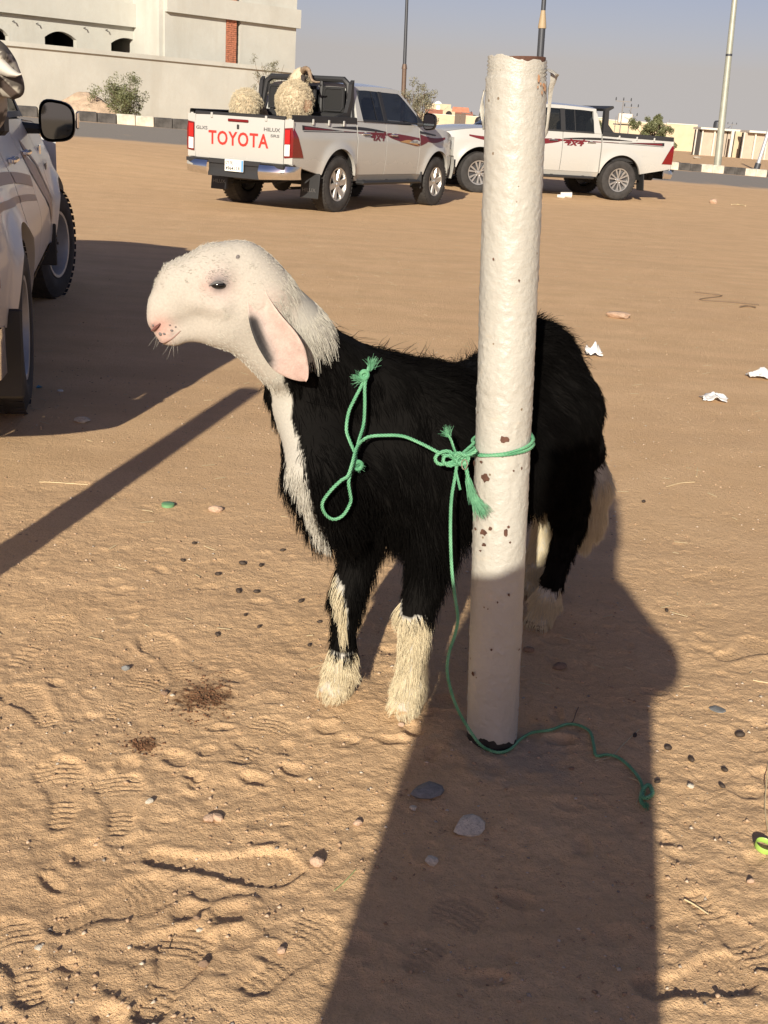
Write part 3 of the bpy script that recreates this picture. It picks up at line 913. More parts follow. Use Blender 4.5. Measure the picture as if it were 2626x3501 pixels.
def stone_mesh(seed, n=2):
    """Angular stone of unit size from an icosphere cut by random planes."""
    import bmesh
    bm = bmesh.new()
    bmesh.ops.create_icosphere(bm, subdivisions=n, radius=1)
    R_ = np.random.default_rng(seed)
    pl = R_.normal(0, 1, (9, 3)); pl /= np.linalg.norm(pl, axis=1)[:, None]
    dd = R_.uniform(.55, .9, 9)
    for v in bm.verts:
        p = np.array(v.co)
        for n_, d_ in zip(pl, dd):
            e = p @ n_ - d_
            if e > 0: p = p - n_ * e * .92
        p *= 1 + .05 * R_.normal()
        v.co = p
    me = bpy.data.meshes.new('stone')
    bm.to_mesh(me); bm.free()
    return me
STONE_MESHES = [stone_mesh(i) for i in range(8)]
def stone(name, label, x, y, w, h, mat, seed=0, rz=0, flatz=.6, group=None, deep=None, cat='stone', sink=.25):
    """Stone whose picture size is w x h (picture points of the overview)."""
    p = on_ground(x, y)
    dist = np.dot(p - EYE, FWD)
    sx = w * KD * dist / F_PX / 2
    o = bpy.data.objects.new(name, STONE_MESHES[seed % 8].copy())
    o.data.materials.clear(); o.data.materials.append(mat)
    sz = sx * flatz
    sy = sx * (deep if deep else .8)
    o.scale = (sx, sy, sz); o.rotation_euler = (0, 0, rz)
    o.location = (p[0], p[1], p[2] + sz * (1 - sink) * .7)
    COL.objects.link(o)
    return tag(o, label, cat, group)
PALE = simple('pale_limestone', (.50, .43, .33), .9, var=.25, vscale=3, bmp=.6, bscale=6, bdist=.2)
stone('boulder', 'pale boulder lying beyond the kerb beside the yellow drum', 1472, 321, 36, 14, PALE, 1, .4, .45)
stone('pale_block', 'pale block lying on the kerb left of the lamp pole', 1505, 343, 22, 8, PALE, 4, .5, .35)
RUBB = simple('rubble_grey', (.26, .21, .16), .95, var=.3, vscale=4)
for i_, (x_, y_, w_) in enumerate([(1560, 333, 9), (1570, 331, 11), (1580, 334, 8), (1589, 331, 12), (1597, 334, 9), (1604, 332, 8), (1543, 331, 14), (1612, 335, 10)]):
    stone('rubble_lump', 'lump of the rubble scatter in front of the taupe stalls', x_, y_, w_, 4, RUBB, i_, i_ * .7, .3, 'rubble in front of the stalls')
# ------------------------------------------------------------------ pickups
def paint_mat(name, col, dust=.25, r0=.22, coat=.6):
    m, nt, b = new_mat(name)
    co = coords(nt)
    n1 = noise(nt, 2.2, 5, .6, co); n2 = noise(nt, 14, 5, .7, co)
    g = node(nt, 'ShaderNodeSeparateXYZ'); nt.links.new(co, g.inputs[0])
    hz_ = node(nt, 'ShaderNodeMapRange', {'Value': g.outputs[2], 'From Min': .95, 'From Max': .40, 'To Min': 0.0, 'To Max': 1.0})
    f1 = node(nt, 'ShaderNodeMath', {0: hz_.outputs[0], 1: n1}, operation='MULTIPLY')
    f2 = node(nt, 'ShaderNodeMath', {0: f1.outputs[0], 1: dust * 2.2}, operation='MULTIPLY')
    f3 = node(nt, 'ShaderNodeMath', {0: n2, 1: dust * .12}, operation='MULTIPLY')
    f4 = node(nt, 'ShaderNodeMath', {0: f2.outputs[0], 1: f3.outputs[0]}, operation='ADD', use_clamp=True)
    nt.links.new(mixc(nt, f4.outputs[0], col, (.50, .36, .22)), b.inputs['Base Color'])
    rr = node(nt, 'ShaderNodeMapRange', {'Value': f4.outputs[0], 'From Min': 0.0, 'From Max': .5, 'To Min': r0, 'To Max': .6})
    nt.links.new(rr.outputs[0], b.inputs['Roughness'])
    b.inputs['Coat Weight'].default_value = coat; b.inputs['Coat Roughness'].default_value = .05
    return m
PAINT = paint_mat('white_car_paint', (.44, .44, .415), .12)
PAINT_D = paint_mat('dusty_white_car_paint', (.57, .565, .555), .16, .34, .25)
BLACKP = simple('black_plastic', (.022, .022, .023), .55, bmp=.15, bscale=200, bdist=.001)
RUBBER = simple('tyre_rubber', (.035, .032, .03), .85, var=.35, vscale=9, bmp=.2, bscale=80, bdist=.002)
ALLOY = simple('alloy_silver', (.62, .61, .58), .35, .85)
ALLOY_D = simple('alloy_dark', (.10, .10, .105), .4, .6)
STEELW = simple('painted_steel_wheel', (.42, .42, .42), .45, .5, var=.15)
CHROME = simple('chrome', (.85, .85, .86), .08, 1.0)
UNDER = simple('underbody', (.02, .019, .018), .9)
REDL = simple('red_lens', (.42, .010, .012), .12, coat=.8)
DREDL = simple('dark_red_lens', (.16, .004, .006), .12, coat=.8)
CLEARL = simple('clear_lens', (.78, .74, .70), .12, coat=.8)
HEADL = simple('headlamp_lens', (.55, .58, .62), .08, .3, coat=1.0)
MAROON = simple('maroon_decal', (.13, .012, .016), .4)
REDT = simple('red_lettering', (.55, .035, .025), .4)
BLACKD = simple('black_decal', (.02, .018, .018), .4)
GOLD = simple('ochre_decal', (.42, .24, .10), .45)
TAND = simple('tan_decal', (.40, .28, .20), .5)
GREYD = simple('grey_emblem', (.20, .20, .20), .35, .6)
PLATE = simple('plate_white', (.78, .77, .72), .5)
PLATEB = simple('plate_blue', (.10, .30, .60), .5)
SEAT = simple('seat_cloth', (.075, .07, .065), .9)
m, nt, b = new_mat('tinted_glass')
b.inputs['Base Color'].default_value = (.012, .014, .016, 1); b.inputs['Roughness'].default_value = .04
tr = node(nt, 'ShaderNodeBsdfTransparent', {'Color': (.55, .58, .60, 1)})
mx = node(nt, 'ShaderNodeMixShader', {0: .28}); nt.links.new(b.outputs[0], mx.inputs[1]); nt.links.new(tr.outputs[0], mx.inputs[2])
nt.links.new(mx.outputs[0], nt.nodes['Material Output'].inputs[0])
TINT = m
m, nt, b = new_mat('clear_glass')
b.inputs['Base Color'].default_value = (.02, .025, .025, 1); b.inputs['Roughness'].default_value = .03
tr = node(nt, 'ShaderNodeBsdfTransparent', {'Color': (.85, .9, .88, 1)})
mx = node(nt, 'ShaderNodeMixShader', {0: .8}); nt.links.new(b.outputs[0], mx.inputs[1]); nt.links.new(tr.outputs[0], mx.inputs[2])
nt.links.new(mx.outputs[0], nt.nodes['Material Output'].inputs[0])
CLEARG = m
m, nt, b = new_mat('mirror_glass')
b.inputs['Base Color'].default_value = (.12, .135, .15, 1); b.inputs['Roughness'].default_value = .03; b.inputs['Metallic'].default_value = 1.0
MIRROR = m

TEXT_CACHE = {}
def text_2d(body, size=1.0, bold=0.0, shear=0.0, sp=1.0):
    """Flat lettering as a 2D mesh (verts, faces), left aligned on the baseline."""
    key = (body, bold, shear, sp)
    if key not in TEXT_CACHE:
        cu = bpy.data.curves.new('lettering', 'FONT')
        cu.body = body; cu.size = 1.0; cu.offset = bold; cu.shear = shear; cu.space_character = sp; cu.resolution_u = 3
        o = bpy.data.objects.new('lettering', cu); COL.objects.link(o)
        bpy.context.view_layer.update()
        me = o.evaluated_get(bpy.context.evaluated_depsgraph_get()).to_mesh()
        V = np.array([v.co[:2] for v in me.vertices]) if len(me.vertices) else np.zeros((0, 2))
        Fc = [tuple(p.vertices) for p in me.polygons]
        bpy.data.objects.remove(o); bpy.data.curves.remove(cu)
        TEXT_CACHE[key] = (V, Fc)
    V, Fc = TEXT_CACHE[key]
    return V * size, Fc
def lettering(name, body, fn, width=None, height=None, mat=None, parent=None, bold=0.0, shear=0.0, size=.1, sp=1.0):
    V, Fc = text_2d(body, 1.0, bold, shear, sp)
    if not len(V): return None
    lo, hi = V.min(0), V.max(0)
    N = (V - lo) / (hi - lo)
    asp = (hi - lo)[0] / (hi - lo)[1]
    if width is None: width = height * asp
    if height is None: height = width / asp
    return mesh_obj(name, [fn(u * width, v * height) for u, v in N], Fc, mat, parent)

WB = 3.085
def make_wheel(parent, name, pos, side, R=.388, style='alloy6', steer=0.0):
    w = empty(name, pos, steer, parent)
    r_in = .225 if style != 'steel' else .215
    hw = .128
    prof = [(r_in, -hw * .8), (r_in + .03, -hw * .98), (R - .06, -hw), (R - .012, -hw * .86), (R, -hw * .6), (R + .001, 0), (R, hw * .6), (R - .012, hw * .86), (R - .06, hw), (r_in + .03, hw * .98), (r_in, hw * .8)]
    t = MB().lathe(prof, 40, 'y')
    for k in range(44):                          # tread blocks
        a = 2 * math.pi * k / 44
        for yy, da in ((-.086, 0), (0, .5), (.086, 0)):
            aa = a + da * 2 * math.pi / 44
            rot = Matrix.Rotation(-aa + math.pi / 2, 3, 'Y')
            t.box((R * math.cos(aa), yy, R * math.sin(aa)), (.036, .066, .004), rot)
    t.build('tyre', RUBBER, w, True, 40)
    rim = MB()
    o_ = side
    rp_ = [(r_in + .004, .105 * o_), (r_in + .006, .118 * o_), (r_in - .012, .116 * o_), (r_in - .022, .09 * o_), (r_in - .03, -.02 * o_), (r_in - .02, -.10 * o_)]
    rim.lathe(rp_, 36, 'y')
    if style == 'alloy6':
        for k in range(6):
            a = 2 * math.pi * k / 6 + .2
            ca, sa = math.cos(a), math.sin(a)
            def P(r, s_, y): return (r * ca - s_ * sa, y * o_, r * sa + s_ * ca)
            for q in (1,):
                V = [P(.035, -.030, .075), P(.035, .030, .075), P(.205, .052, .098), P(.205, -.052, .098), P(.035, -.024, .10), P(.035, .024, .10), P(.20, .040, .112), P(.20, -.040, .112)]
                rim.add(V, [(4, 5, 6, 7), (0, 1, 5, 4), (1, 2, 6, 5), (2, 3, 7, 6), (3, 0, 4, 7)])
    elif style == 'alloy12':
        for k in range(6):
            for dk in (-.18, .18):
                a = 2 * math.pi * k / 6 + .35
                a1 = a + dk * .55; a2 = a + dk * 1.2
                p0 = Vector((.04 * math.cos(a1), .10 * o_, .04 * math.sin(a1))); p1 = Vector((.208 * math.cos(a2), .108 * o_, .208 * math.sin(a2)))
                n_ = Vector((-(p1 - p0).z, 0, (p1 - p0).x)).normalized()
                V = [p0 - n_ * .010, p0 + n_ * .010, p1 + n_ * .018, p1 - n_ * .018]
                V2 = [v - Vector((0, .03 * o_, 0)) for v in V]
                rim.add(V + V2, [(0, 1, 2, 3), (4, 5, 1, 0), (5, 6, 2, 1), (6, 7, 3, 2), (7, 4, 0, 3)])
    rim_m = {'alloy6': ALLOY, 'alloy12': ALLOY, 'steel': STEELW}[style]
    if style == 'steel':
        rim.lathe([(.195, .01 * o_), (.15, .045 * o_), (.10, .05 * o_), (.085, .075 * o_), (.05, .08 * o_), (.0, .08 * o_)], 30, 'y')
        rim.build('rim', rim_m, w, True, 40)
        for k in range(8):
            a = 2 * math.pi * k / 8
            MB().lathe([(.0, .0), (.021, .0)], 10, 'y', c=(.158 * math.cos(a), .046 * o_, .158 * math.sin(a))).build('rim_hole', UNDER, w)
    else:
        rim.lathe([(.0, .116 * o_), (.03, .114 * o_), (.042, .10 * o_), (.045, .07 * o_)], 18, 'y')
        rim.build('rim', rim_m, w, True, 30)
        MB().lathe([(.0, .045 * o_), (.2, .045 * o_)], 24, 'y').build('brake_disc', ALLOY_D, w)
    nuts = MB()
    for k in range(6):
        a = 2 * math.pi * k / 6
        nuts.lathe([(0, .1 * o_), (.009, .1 * o_), (.01, .07 * o_)], 6, 'y', c=(.06 * math.cos(a), (.018 if style == 'steel' else .012) * o_ - (.0 if style != 'steel' else .02 * o_), .06 * math.sin(a)))
    nuts.build('lug_nuts', CHROME if style != 'steel' else ALLOY_D, w)
    return w

def make_pickup(name, label, T, z0, o):
    """o: options dict. Local frame: x forward from the rear axle, y left, z up from the ground."""
    root = empty(name, (T[0], T[1], z0), T[2])
    tag(root, label, 'pickup')
    P = o.get('paint', PAINT)
    dz = o.get('drop', 0.0)                  # older truck sits lower
    Rw = o.get('R', .388)
    Z = lambda z: z + dz
    AR = .475
    def half(x, z):
        w = .893 - .040 * ((z - .86) / .38) ** 2
        w -= o.get('lean', 0.0) * max(0, z - .78)
        w -= .10 * max(0, (x - 3.25) / .55) ** 2
        w -= .018 * max(0, (-.55 - x) / .62) ** 2
        w += .008 * math.exp(-((z - 1.0) / .05) ** 2)          # shoulder crease
        for xc in (0, WB):
            d = math.hypot(x - xc, z - .41)
            w += .032 * math.exp(-((d - .46) / .075) ** 2)
        return w
    def zbot(x):
        z = .505
        if x < -.3: z = .52 + .13 * max(0, (-.45 - x) / .7)
        if x > 3.3: z = .47
        for xc in (0, WB):
            if abs(x - xc) < AR:
                z = max(z, .40 + math.sqrt(AR ** 2 - (x - xc) ** 2))
        return z
    def xcols(x0, x1):
        xs_ = list(np.linspace(x0, x1, max(3, int((x1 - x0) / .06))))
        for xc in (0, WB):
            xs_ += [xc + AR * math.cos(a) for a in np.linspace(0, math.pi, 29) if x0 < xc + AR * math.cos(a) < x1]
        return sorted(set(round(v, 4) for v in xs_))
    def panel(nm, x0, x1, zt, side, mat=P, parent=root, zb=None, proud=0.0, nz=12, yf=None, lip=True):
        cols = xcols(x0, x1)
        mb = MB(); V = []; n = nz + 1
        yf = yf or half
        for x in cols:
            a = zb(x) if zb else zbot(x); c_ = zt(x)
            for j in range(n):
                z = a + (c_ - a) * j / nz
                V.append((x, side * (yf(x, z) + proud), Z(z)))
        Fc = []
        for i in range(len(cols) - 1):
            for j in range(nz):
                q = (i * n + j, (i + 1) * n + j, (i + 1) * n + j + 1, i * n + j + 1)
                Fc.append(q if side < 0 else q[::-1])
        if lip:                                   # folded edge all round gives the sheet depth
            ring = [i * n for i in range(len(cols))] + [(len(cols) - 1) * n + j for j in range(1, n)] + [i * n + nz for i in range(len(cols) - 2, -1, -1)] + [j for j in range(nz - 1, 0, -1)]
            b0 = len(V)
            for k in ring:
                x, y, z = V[k]; V.append((x, y - side * .05, z))
            m_ = len(ring)
            for k in range(m_):
                q = (ring[k], b0 + k, b0 + (k + 1) % m_, ring[(k + 1) % m_])
                Fc.append(q if side < 0 else q[::-1])
        mb.add(V, Fc)
        return mb.build(nm, mat, parent, True, 38)
    rail = lambda x: 1.235 + .012 * (x + 1.1)
    belt = lambda x: 1.262 - .012 * (x - .5)
    hoodl = lambda x: 1.235 - .035 * ((x - 2.44) / 1.4) - .10 * max(0, (x - 2.9) / .95) ** 2.2
    DG = (.495, 1.345, 1.358, 2.425)
    doors = {}
    for s in (-1, 1):
        panel('bed_side', -1.165, .472, rail, s)
        doors[(s, 0)] = panel('rear_door', DG[0], DG[1], belt, s, zb=lambda x: max(zbot(x), .515))
        doors[(s, 1)] = panel('front_door', DG[2], DG[3], belt, s, zb=lambda x: .515)
        panel('front_fender', 2.44, 3.80, hoodl, s)
        sill = MB().grid(lambda u, v, s=s: (.48 + u * 2.12, s * (.872 - .05 * v), Z(.512 - .085 * v)), 8, 2, s > 0)
        sill.build('rocker', P, root, True)
        # handles
        for i_, (xd) in enumerate((.66, 1.50)):
            y_ = half(xd, 1.08)
            h = MB().bbox((xd + .06, s * (y_ + .028), Z(1.085)), (.19, .022, .030), .010)
            h.bbox((xd - .02, s * (y_ + .012), Z(1.085)), (.025, .028, .026), .006); h.bbox((xd + .14, s * (y_ + .012), Z(1.085)), (.025, .028, .026), .006)
            h.build('handle', CHROME if o.get('chrome', True) else P, doors[(s, i_)], True)
            if not o.get('lean'): MB().lathe([(.0, s * (y_ + .002)), (.04, s * (y_ + .0035)), (.05, s * (y_ - .004))], 16, 'y', c=(xd + .06, 0, Z(1.075))).build('handle_recess', P, doors[(s, i_)], True)
    # ---- inner shells keep the gaps and wheel houses dark
    MB().box((1.35, 0, Z(.78)), (4.6, 1.05, .56)).box((1.45, 0, Z(1.0)), (1.9, 1.62 - o.get('lean', 0.0) * 1.1, .46)).box((1.45, 0, Z(.56)), (1.95, 1.66, .10)).box((3.2, 0, Z(1.0)), (1.15, 1.3, .18)).build('underbody', UNDER, root)
    for s in (-1, 1):
        for xc in (0, WB):
            wh = MB().grid(lambda u, v, s=s, xc=xc: (xc + (AR + .015 + .03 * v) * math.cos(math.pi * u), s * (.85 - .36 * v), Z(.40 + (AR + .015 + .03 * v) * math.sin(math.pi * u))), 16, 3, s < 0)
            wh.build('wheel_house', UNDER, root, True)
    # ---- greenhouse
    zg0 = 1.262
    def gy(x, z): return .862 - o.get('lean', 0.0) * .48 - .36 * (z - zg0) - .02 * max(0, (x - 1.9)) - .05 * max(0, z - 1.62) ** 1.0
    def roofz(x):
        if x < .60: return zg0 + (x - .50) / .10 * .46 if x > .50 else zg0
        if x < 1.95: return 1.722 + .028 * math.sin((x - .60) / 1.35 * math.pi * .75)
        return max(zg0 - .02, 1.722 + .028 * math.sin(math.pi * .75) - (x - 1.95) / .72 * .50 - .02 * math.sin((x - 1.95) / .72 * math.pi) * -1)
    wt = lambda x: min(1.685, roofz(x) - .052)
    gcl = o.get('glass', TINT)
    for s in (-1, 1):
        q = lambda x: zg0 + .022
        panel('roof_rail', .60, 2.45, lambda x: roofz(x), s, zb=lambda x: max(wt(x), zg0 + .01) if .66 < x else zg0, yf=gy, nz=4, lip=False)
        panel('rear_pillar', .50, .665, lambda x: roofz(x) - .001, s, zb=lambda x: zg0 - .004, yf=lambda x, z: gy(x, z) - .001, nz=5)
        panel('front_pillar', 2.43, 2.66, lambda x: roofz(x), s, BLACKP, zb=lambda x: zg0 - .01, yf=lambda x, z: gy(x, z) + .001, nz=4)
        panel('centre_pillar', 1.30, 1.40, lambda x: wt(x) + .004, s, BLACKP, zb=lambda x: zg0 - .002, yf=lambda x, z: gy(x, z) + .002, nz=4)
        panel('belt_trim', .665, 2.45, lambda x: zg0 + .022, s, BLACKP, zb=lambda x: zg0 - .006, yf=lambda x, z: gy(x, z) + .004, nz=1)
        panel('side_window', .665, 1.30, lambda x: min(wt(x), zg0 + .02 + (x - .62) * 4.5), s, gcl, zb=lambda x: zg0 + .02, yf=lambda x, z: gy(x, z) - .004, nz=4, lip=False)
        panel('side_window', 1.40, 2.435, wt, s, gcl, zb=lambda x: zg0 + .02, yf=lambda x, z: gy(x, z) - .004, nz=4, lip=False)
        panel('quarter_frame', 1.075, 1.095, lambda x: wt(x), s, BLACKP, zb=lambda x: zg0 + .02, yf=lambda x, z: gy(x, z) + .001, nz=3, lip=False) if o.get('quarter') else None
    def across(x, v, lift=0.0):
        w = gy(x, roofz(x))
        y = w * (2 * v - 1)
        return (x + .12 * max(0, (x - 1.95)) * (1 - (2 * v - 1) ** 2), y, Z(roofz(x) + .055 * (1 - abs(2 * v - 1) ** 2.5) + lift))
    MB().grid(lambda u, v: across(.60 + u * 1.40, v), 22, 14).build('roof', P, root, True)
    MB().grid(lambda u, v: across(2.00 + u * .66, v, -.002), 10, 12).build('windscreen', gcl, root, True)
    MB().grid(lambda u, v: (.50 + .10 * u, (gy(.5, zg0 + .46 * u) - .0) * (2 * v - 1), Z(zg0 - .03 + (.49 + .055 * (1 - abs(2 * v - 1) ** 2.5)) * u)), 6, 12, True).build('cab_back', P, root, True)
    MB().grid(lambda u, v: (.50 + .10 * (.16 + .66 * u) - .008, .62 * (2 * v - 1), Z(zg0 + .05 + .35 * u)), 2, 4, True).build('rear_window', gcl, root)
    MB().box((1.0, 0, Z(1.02)), (.9, 1.3, .5)).build('cabin_floor', UNDER, root)
    sm = MB()
    for (xx, yy) in ((.78, .36), (.78, -.36), (1.62, .38), (1.62, -.38)):
        sm.bbox((xx, yy, Z(1.24)), (.14, .46, .46), .05).bbox((xx - .02, yy, Z(1.53)), (.09, .24, .15), .04)
    sm.build('seats', SEAT, root, True)
    da = MB().bbox((2.35, 0, Z(1.18)), (.35, 1.45, .18), .05)
    da.tube([(2.12 + .05 * math.cos(a) * 0 + .06 * math.sin(a), .38 + .18 * math.cos(a), Z(1.27 + .16 * math.sin(a))) for a in np.linspace(0, 6.283, 21)[:-1]], .014, 6, closed=True)
    da.build('dashboard', BLACKP, root, True)
    # ---- bonnet and nose
    MB().grid(lambda u, v: (2.46 + u * 1.36 + .20 * u * (1 - abs(2 * v - 1) ** 2.2), (half(2.46 + u * 1.34, 1.1) - .045) * (2 * v - 1), Z(hoodl(2.46 + u * 1.34) + .055 * (1 - abs(2 * v - 1) ** 2.4) * (1 - .35 * u ** 3))), 18, 16, False).build('bonnet', P, root, True)
    xf = lambda y: 4.05 - .27 * (abs(y) / .86) ** 2.6
    def nose(u, z, d=0.0):
        y = .855 * (2 * u - 1)
        return (xf(y) + d, y, Z(z))
    MB().grid(lambda u, v: nose(u, .43 + .37 * v, .05 * math.sin(v * 3.14) - .04 * (1 - v)), 24, 8, False).build('front_bumper', P, root, True)
    MB().grid(lambda u, v: ((xf(.52 * (2 * u - 1)) + .012), .52 * (2 * u - 1), Z(.80 + .28 * v)), 16, 4, False).build('grille', BLACKP, root, True)
    g = MB()
    for zz in (.82, .90, .98, 1.065):
        g.tube([(xf(.52 * u) + .02, .52 * u, Z(zz)) for u in np.linspace(-1, 1, 17)], .016, 6)
    g.tube([(xf(.05 * math.cos(a)) + .03, .075 * math.cos(a), Z(.95 + .05 * math.sin(a))) for a in np.linspace(0, 6.283, 19)[:-1]], .010, 6, closed=True)
    g.build('grille_bars', CHROME, root, True)
    MB().grid(lambda u, v: nose(u, .80 + .30 * v, -.03), 24, 4, False).build('nose_panel', P, root, True)
    MB().grid(lambda u, v: (xf(.45 * (2 * u - 1)) + .052, .45 * (2 * u - 1), Z(.50 + .14 * v)), 12, 2, False).build('lower_grille', BLACKP, root, True)
    for s in (-1, 1):
        def hl(u, v, e=0.0):
            y = .50 + .37 * u
            zl, zh = .865 + .035 * u, .975 + .085 * u
            z = zl + (zh - zl) * v
            x = xf(y) + .018 + e if y < .845 else 3.80 - (y - .845) * 5.5 + .02
            return (x, s * min(y, half(min(x, 3.8), z) + .010 if y > .84 else y), Z(z))
        MB().grid(hl, 14, 4, s < 0).build('headlight', HEADL, root, True)
        L_ = MB()
        for yy in (.60, .72):
            L_.lathe([(.0, .012), (.035, .01), (.04, 0)], 12, 'x', c=(xf(yy) + .022, s * yy, Z(.94)))
        L_.build('headlight_projector', CHROME, root, True)
        MB().lathe([(0, .02), (.05, .015), (.06, 0)], 14, 'x', c=(xf(.66) + .055, s * .66, Z(.62))).build('fog_lamp', CLEARL, root, True)
    if o.get('bull'):
        for s in (-1, 1):
            MB().grid(lambda u, v, s=s: (xf(.45 + .42 * u) + .07, s * (.45 + .42 * u), Z(.50 + .24 * v)), 8, 3, s < 0).build('chrome_bumper_end', CHROME, root, True)
    # ---- mirrors
    mz = o.get('mz', 1.325)
    for s in (-1, 1):
        mr = empty('door_mirror', (2.40, s * (.875 - o.get('lean', 0.0) * .48), Z(mz - .06)), 0, root)
        MB().tube([(0, -s * .02, 0), (0, s * .10, .0)], [.035, .028], 8).build('mirror_arm', BLACKP, mr, True)
        sh = MB()
        sp_ = o.get('msize', (.105, .125))
        def shell(u, v, s=s):
            a = 2 * math.pi * v
            k = (0.0, .55, .85, 1.0, 1.02, .98)[int(round(u * 5))]
            x = (.085, .078, .055, .02, -.02, -.045)[int(round(u * 5))]
            ce = abs(math.cos(a)) ** .62 * math.copysign(1, math.cos(a)); se = abs(math.sin(a)) ** .62 * math.copysign(1, math.sin(a))
            return (x + s * ce * .02 * 0, s * (o.get('mout', .19) + sp_[0] * ce * k), .05 + sp_[1] * se * k * (1 + .10 * -ce))
        sh.grid(shell, 5, 26, s > 0)
        sh.build('mirror_shell', BLACKP if s < 0 or True else P, mr, True)
        gl = MB()
        ring = []
        for a in np.linspace(0, 6.283, 27)[:-1]:
            ce = abs(math.cos(a)) ** .62 * math.copysign(1, math.cos(a)); se = abs(math.sin(a)) ** .62 * math.copysign(1, math.sin(a))
            ring.append((-.040 + .006 * s * ce * s, s * (o.get('mout', .19) + sp_[0] * .86 * ce), .05 + sp_[1] * .86 * se * (1 + .10 * -ce)))
        gl.add(ring, [tuple(range(26)) if s < 0 else tuple(range(26))[::-1]])
        gl.build('mirror_face', MIRROR, mr)
        if o.get('mirror_lamp'):
            MB().bbox((.03, s * (o.get('mout', .19) + sp_[0] + .012), .06), (.06, .02, .10), .008).build('indicator', CHROME, mr, True)
    # ---- bed
    liner = MB()
    liner.box((-.36, 0, Z(.74)), (1.55, 1.5, .04))
    for s in (-1, 1):
        liner.box((-.36, s * (.775 - o.get('lean', 0.0) * .5), Z(.98)), (1.6, .05, .46))
    liner.box((.43, 0, Z(.98)), (.05, 1.6 - o.get('lean', 0.0), .50)); liner.box((-1.10, 0, Z(.98)), (.04, 1.5, .46))
    liner.build('bed_liner', BLACKP, root)
    for s in (-1, 1):
        rl = MB().grid(lambda u, v, s=s: (-1.17 + u * 1.65, s * (half(-1.17 + u * 1.65, 1.23) + .012 - .02 * v - (.13 * max(0, v - .35))), Z(rail(-1.17 + u * 1.65) + (-.035 + .075 * min(1, v / .35)) + .01 * math.sin(v * 3.14))), 20, 6, s > 0)
        rl.build('rail_cap', BLACKP, root, True)
        for xx in (-.70, -.30, .10):
            MB().bbox((xx, s * (half(xx, 1.2) + .018), Z(1.21)), (.035, .02, .075), .006).build('rail_clip', P, root, True)
    # ---- tail
    tg = MB().grid(lambda u, v: (-1.178 - .012 * math.sin(v * 3.14) - .012 * (1 - (2 * u - 1) ** 2) + (.018 if .80 < v < .86 else 0) * 0, .735 * (2 * u - 1), Z(.655 + .565 * v)), 20, 14, False)
    tg.build('tailgate', P, root, True)
    gate_o = root.children[-1] if root.children else root
    gate_o = [c for c in root.children if c.name.startswith('tailgate')][-1]
    MB().box((-1.15, 0, Z(.90)), (.02, 1.74 - o.get('lean', 0.0), .60)).build('tail_frame', P, root)
    MB().bbox((-1.165, 0, Z(1.236)), (.055, 1.50, .05), .015).build('gate_cap', BLACKP, root, True)
    for s in (-1, 1):
        MB().grid(lambda u, v, s=s: (-1.176 + .004 * u, s * (.742 + .132 * u), Z(.66 + .56 * v)), 4, 8, s > 0).build('tail_corner', P, root, True)
        # lamp wraps the corner and widens downward on the side
        def lamp(u, v, s=s, e=.012):
            z = .735 + .375 * v
            side_w = .215 * (1 - v) ** .85 + .02
            if u < .5:
                t_ = u / .5
                return (-1.182 - e + .012 * t_ * t_, s * (.752 + (half(-1.15, z) + .006 - .752) * t_), Z(z + .012 * t_))
            t_ = (u - .5) / .5
            x = -1.170 - e + e * t_ + side_w * t_
            return (x, s * (half(x, z) + .010), Z(z + .012))
        tl = MB().grid(lamp, 16, 10, s > 0).build('tail_light', DREDL, root, True, 50)
        def lamp_in(u, v, z0_, z1_, s=s):
            z = z0_ + (z1_ - z0_) * v
            return (-1.1995, s * (.760 + .082 * u), Z(z + .004 * u))
        MB().grid(lambda u, v: lamp_in(u, v, .915, 1.09), 3, 3, s > 0).build('brake_lens', REDL, tl)
        MB().grid(lambda u, v: lamp_in(u, v, .76, .905), 3, 3, s > 0).build('reverse_lens', CLEARL, tl)
    MB().bbox((-1.206, 0, Z(1.165)), (.02, .34, .035), .008).build('high_brake_light', DREDL, gate_o, True)
    MB().bbox((-1.206, 0, Z(1.085)), (.016, .035, .06), .006).build('gate_handle', BLACKP, gate_o, True)
    for yy in (-.45, .45):
        MB().bbox((-1.19, yy, Z(1.215)), (.03, .035, .07), .006).build('gate_clip', P, gate_o, True)
    bx = lambda y: -1.31 + .13 * max(0, (abs(y) - .55) / .37) ** 2
    MB().grid(lambda u, v: (bx(.45 * (2 * u - 1)) + (.05 if v > .25 else .05 * 4 * v * 0 + .03), .44 * (2 * u - 1), Z(.43 + .23 * v)), 10, 6, False).build('bumper_centre', BLACKP, root, True)
    MB().box((-1.24, 0, Z(.625)), (.10, 1.62, .05)).build('bumper_step', BLACKP, root)
    for s in (-1, 1):
        def be(u, v, s=s):
            y = .43 + .49 * u
            x = bx(y) + .01 - .03 * math.sin(v * 3.14)
            if u > .86: x = bx(.43 + .49 * .86) + .01 + (u - .86) * 1.6 - .015 * math.sin(v * 3.14); y = .86 + .045 * (1 - (1 - (u - .86) / .14) ** 2)
            return (x, s * y, Z(.435 + .03 * u + (.195 - .03 * u) * v))
        MB().grid(be, 16, 8, s > 0).build('bumper_end', CHROME, root, True)
        MB().grid(lambda u, v, s=s: (bx(.43 + .47 * u) + .09 * v, s * (.43 + .45 * u), Z(.636 + .02 * v)), 8, 2, s < 0).build('bumper_pad', BLACKP, root, True)
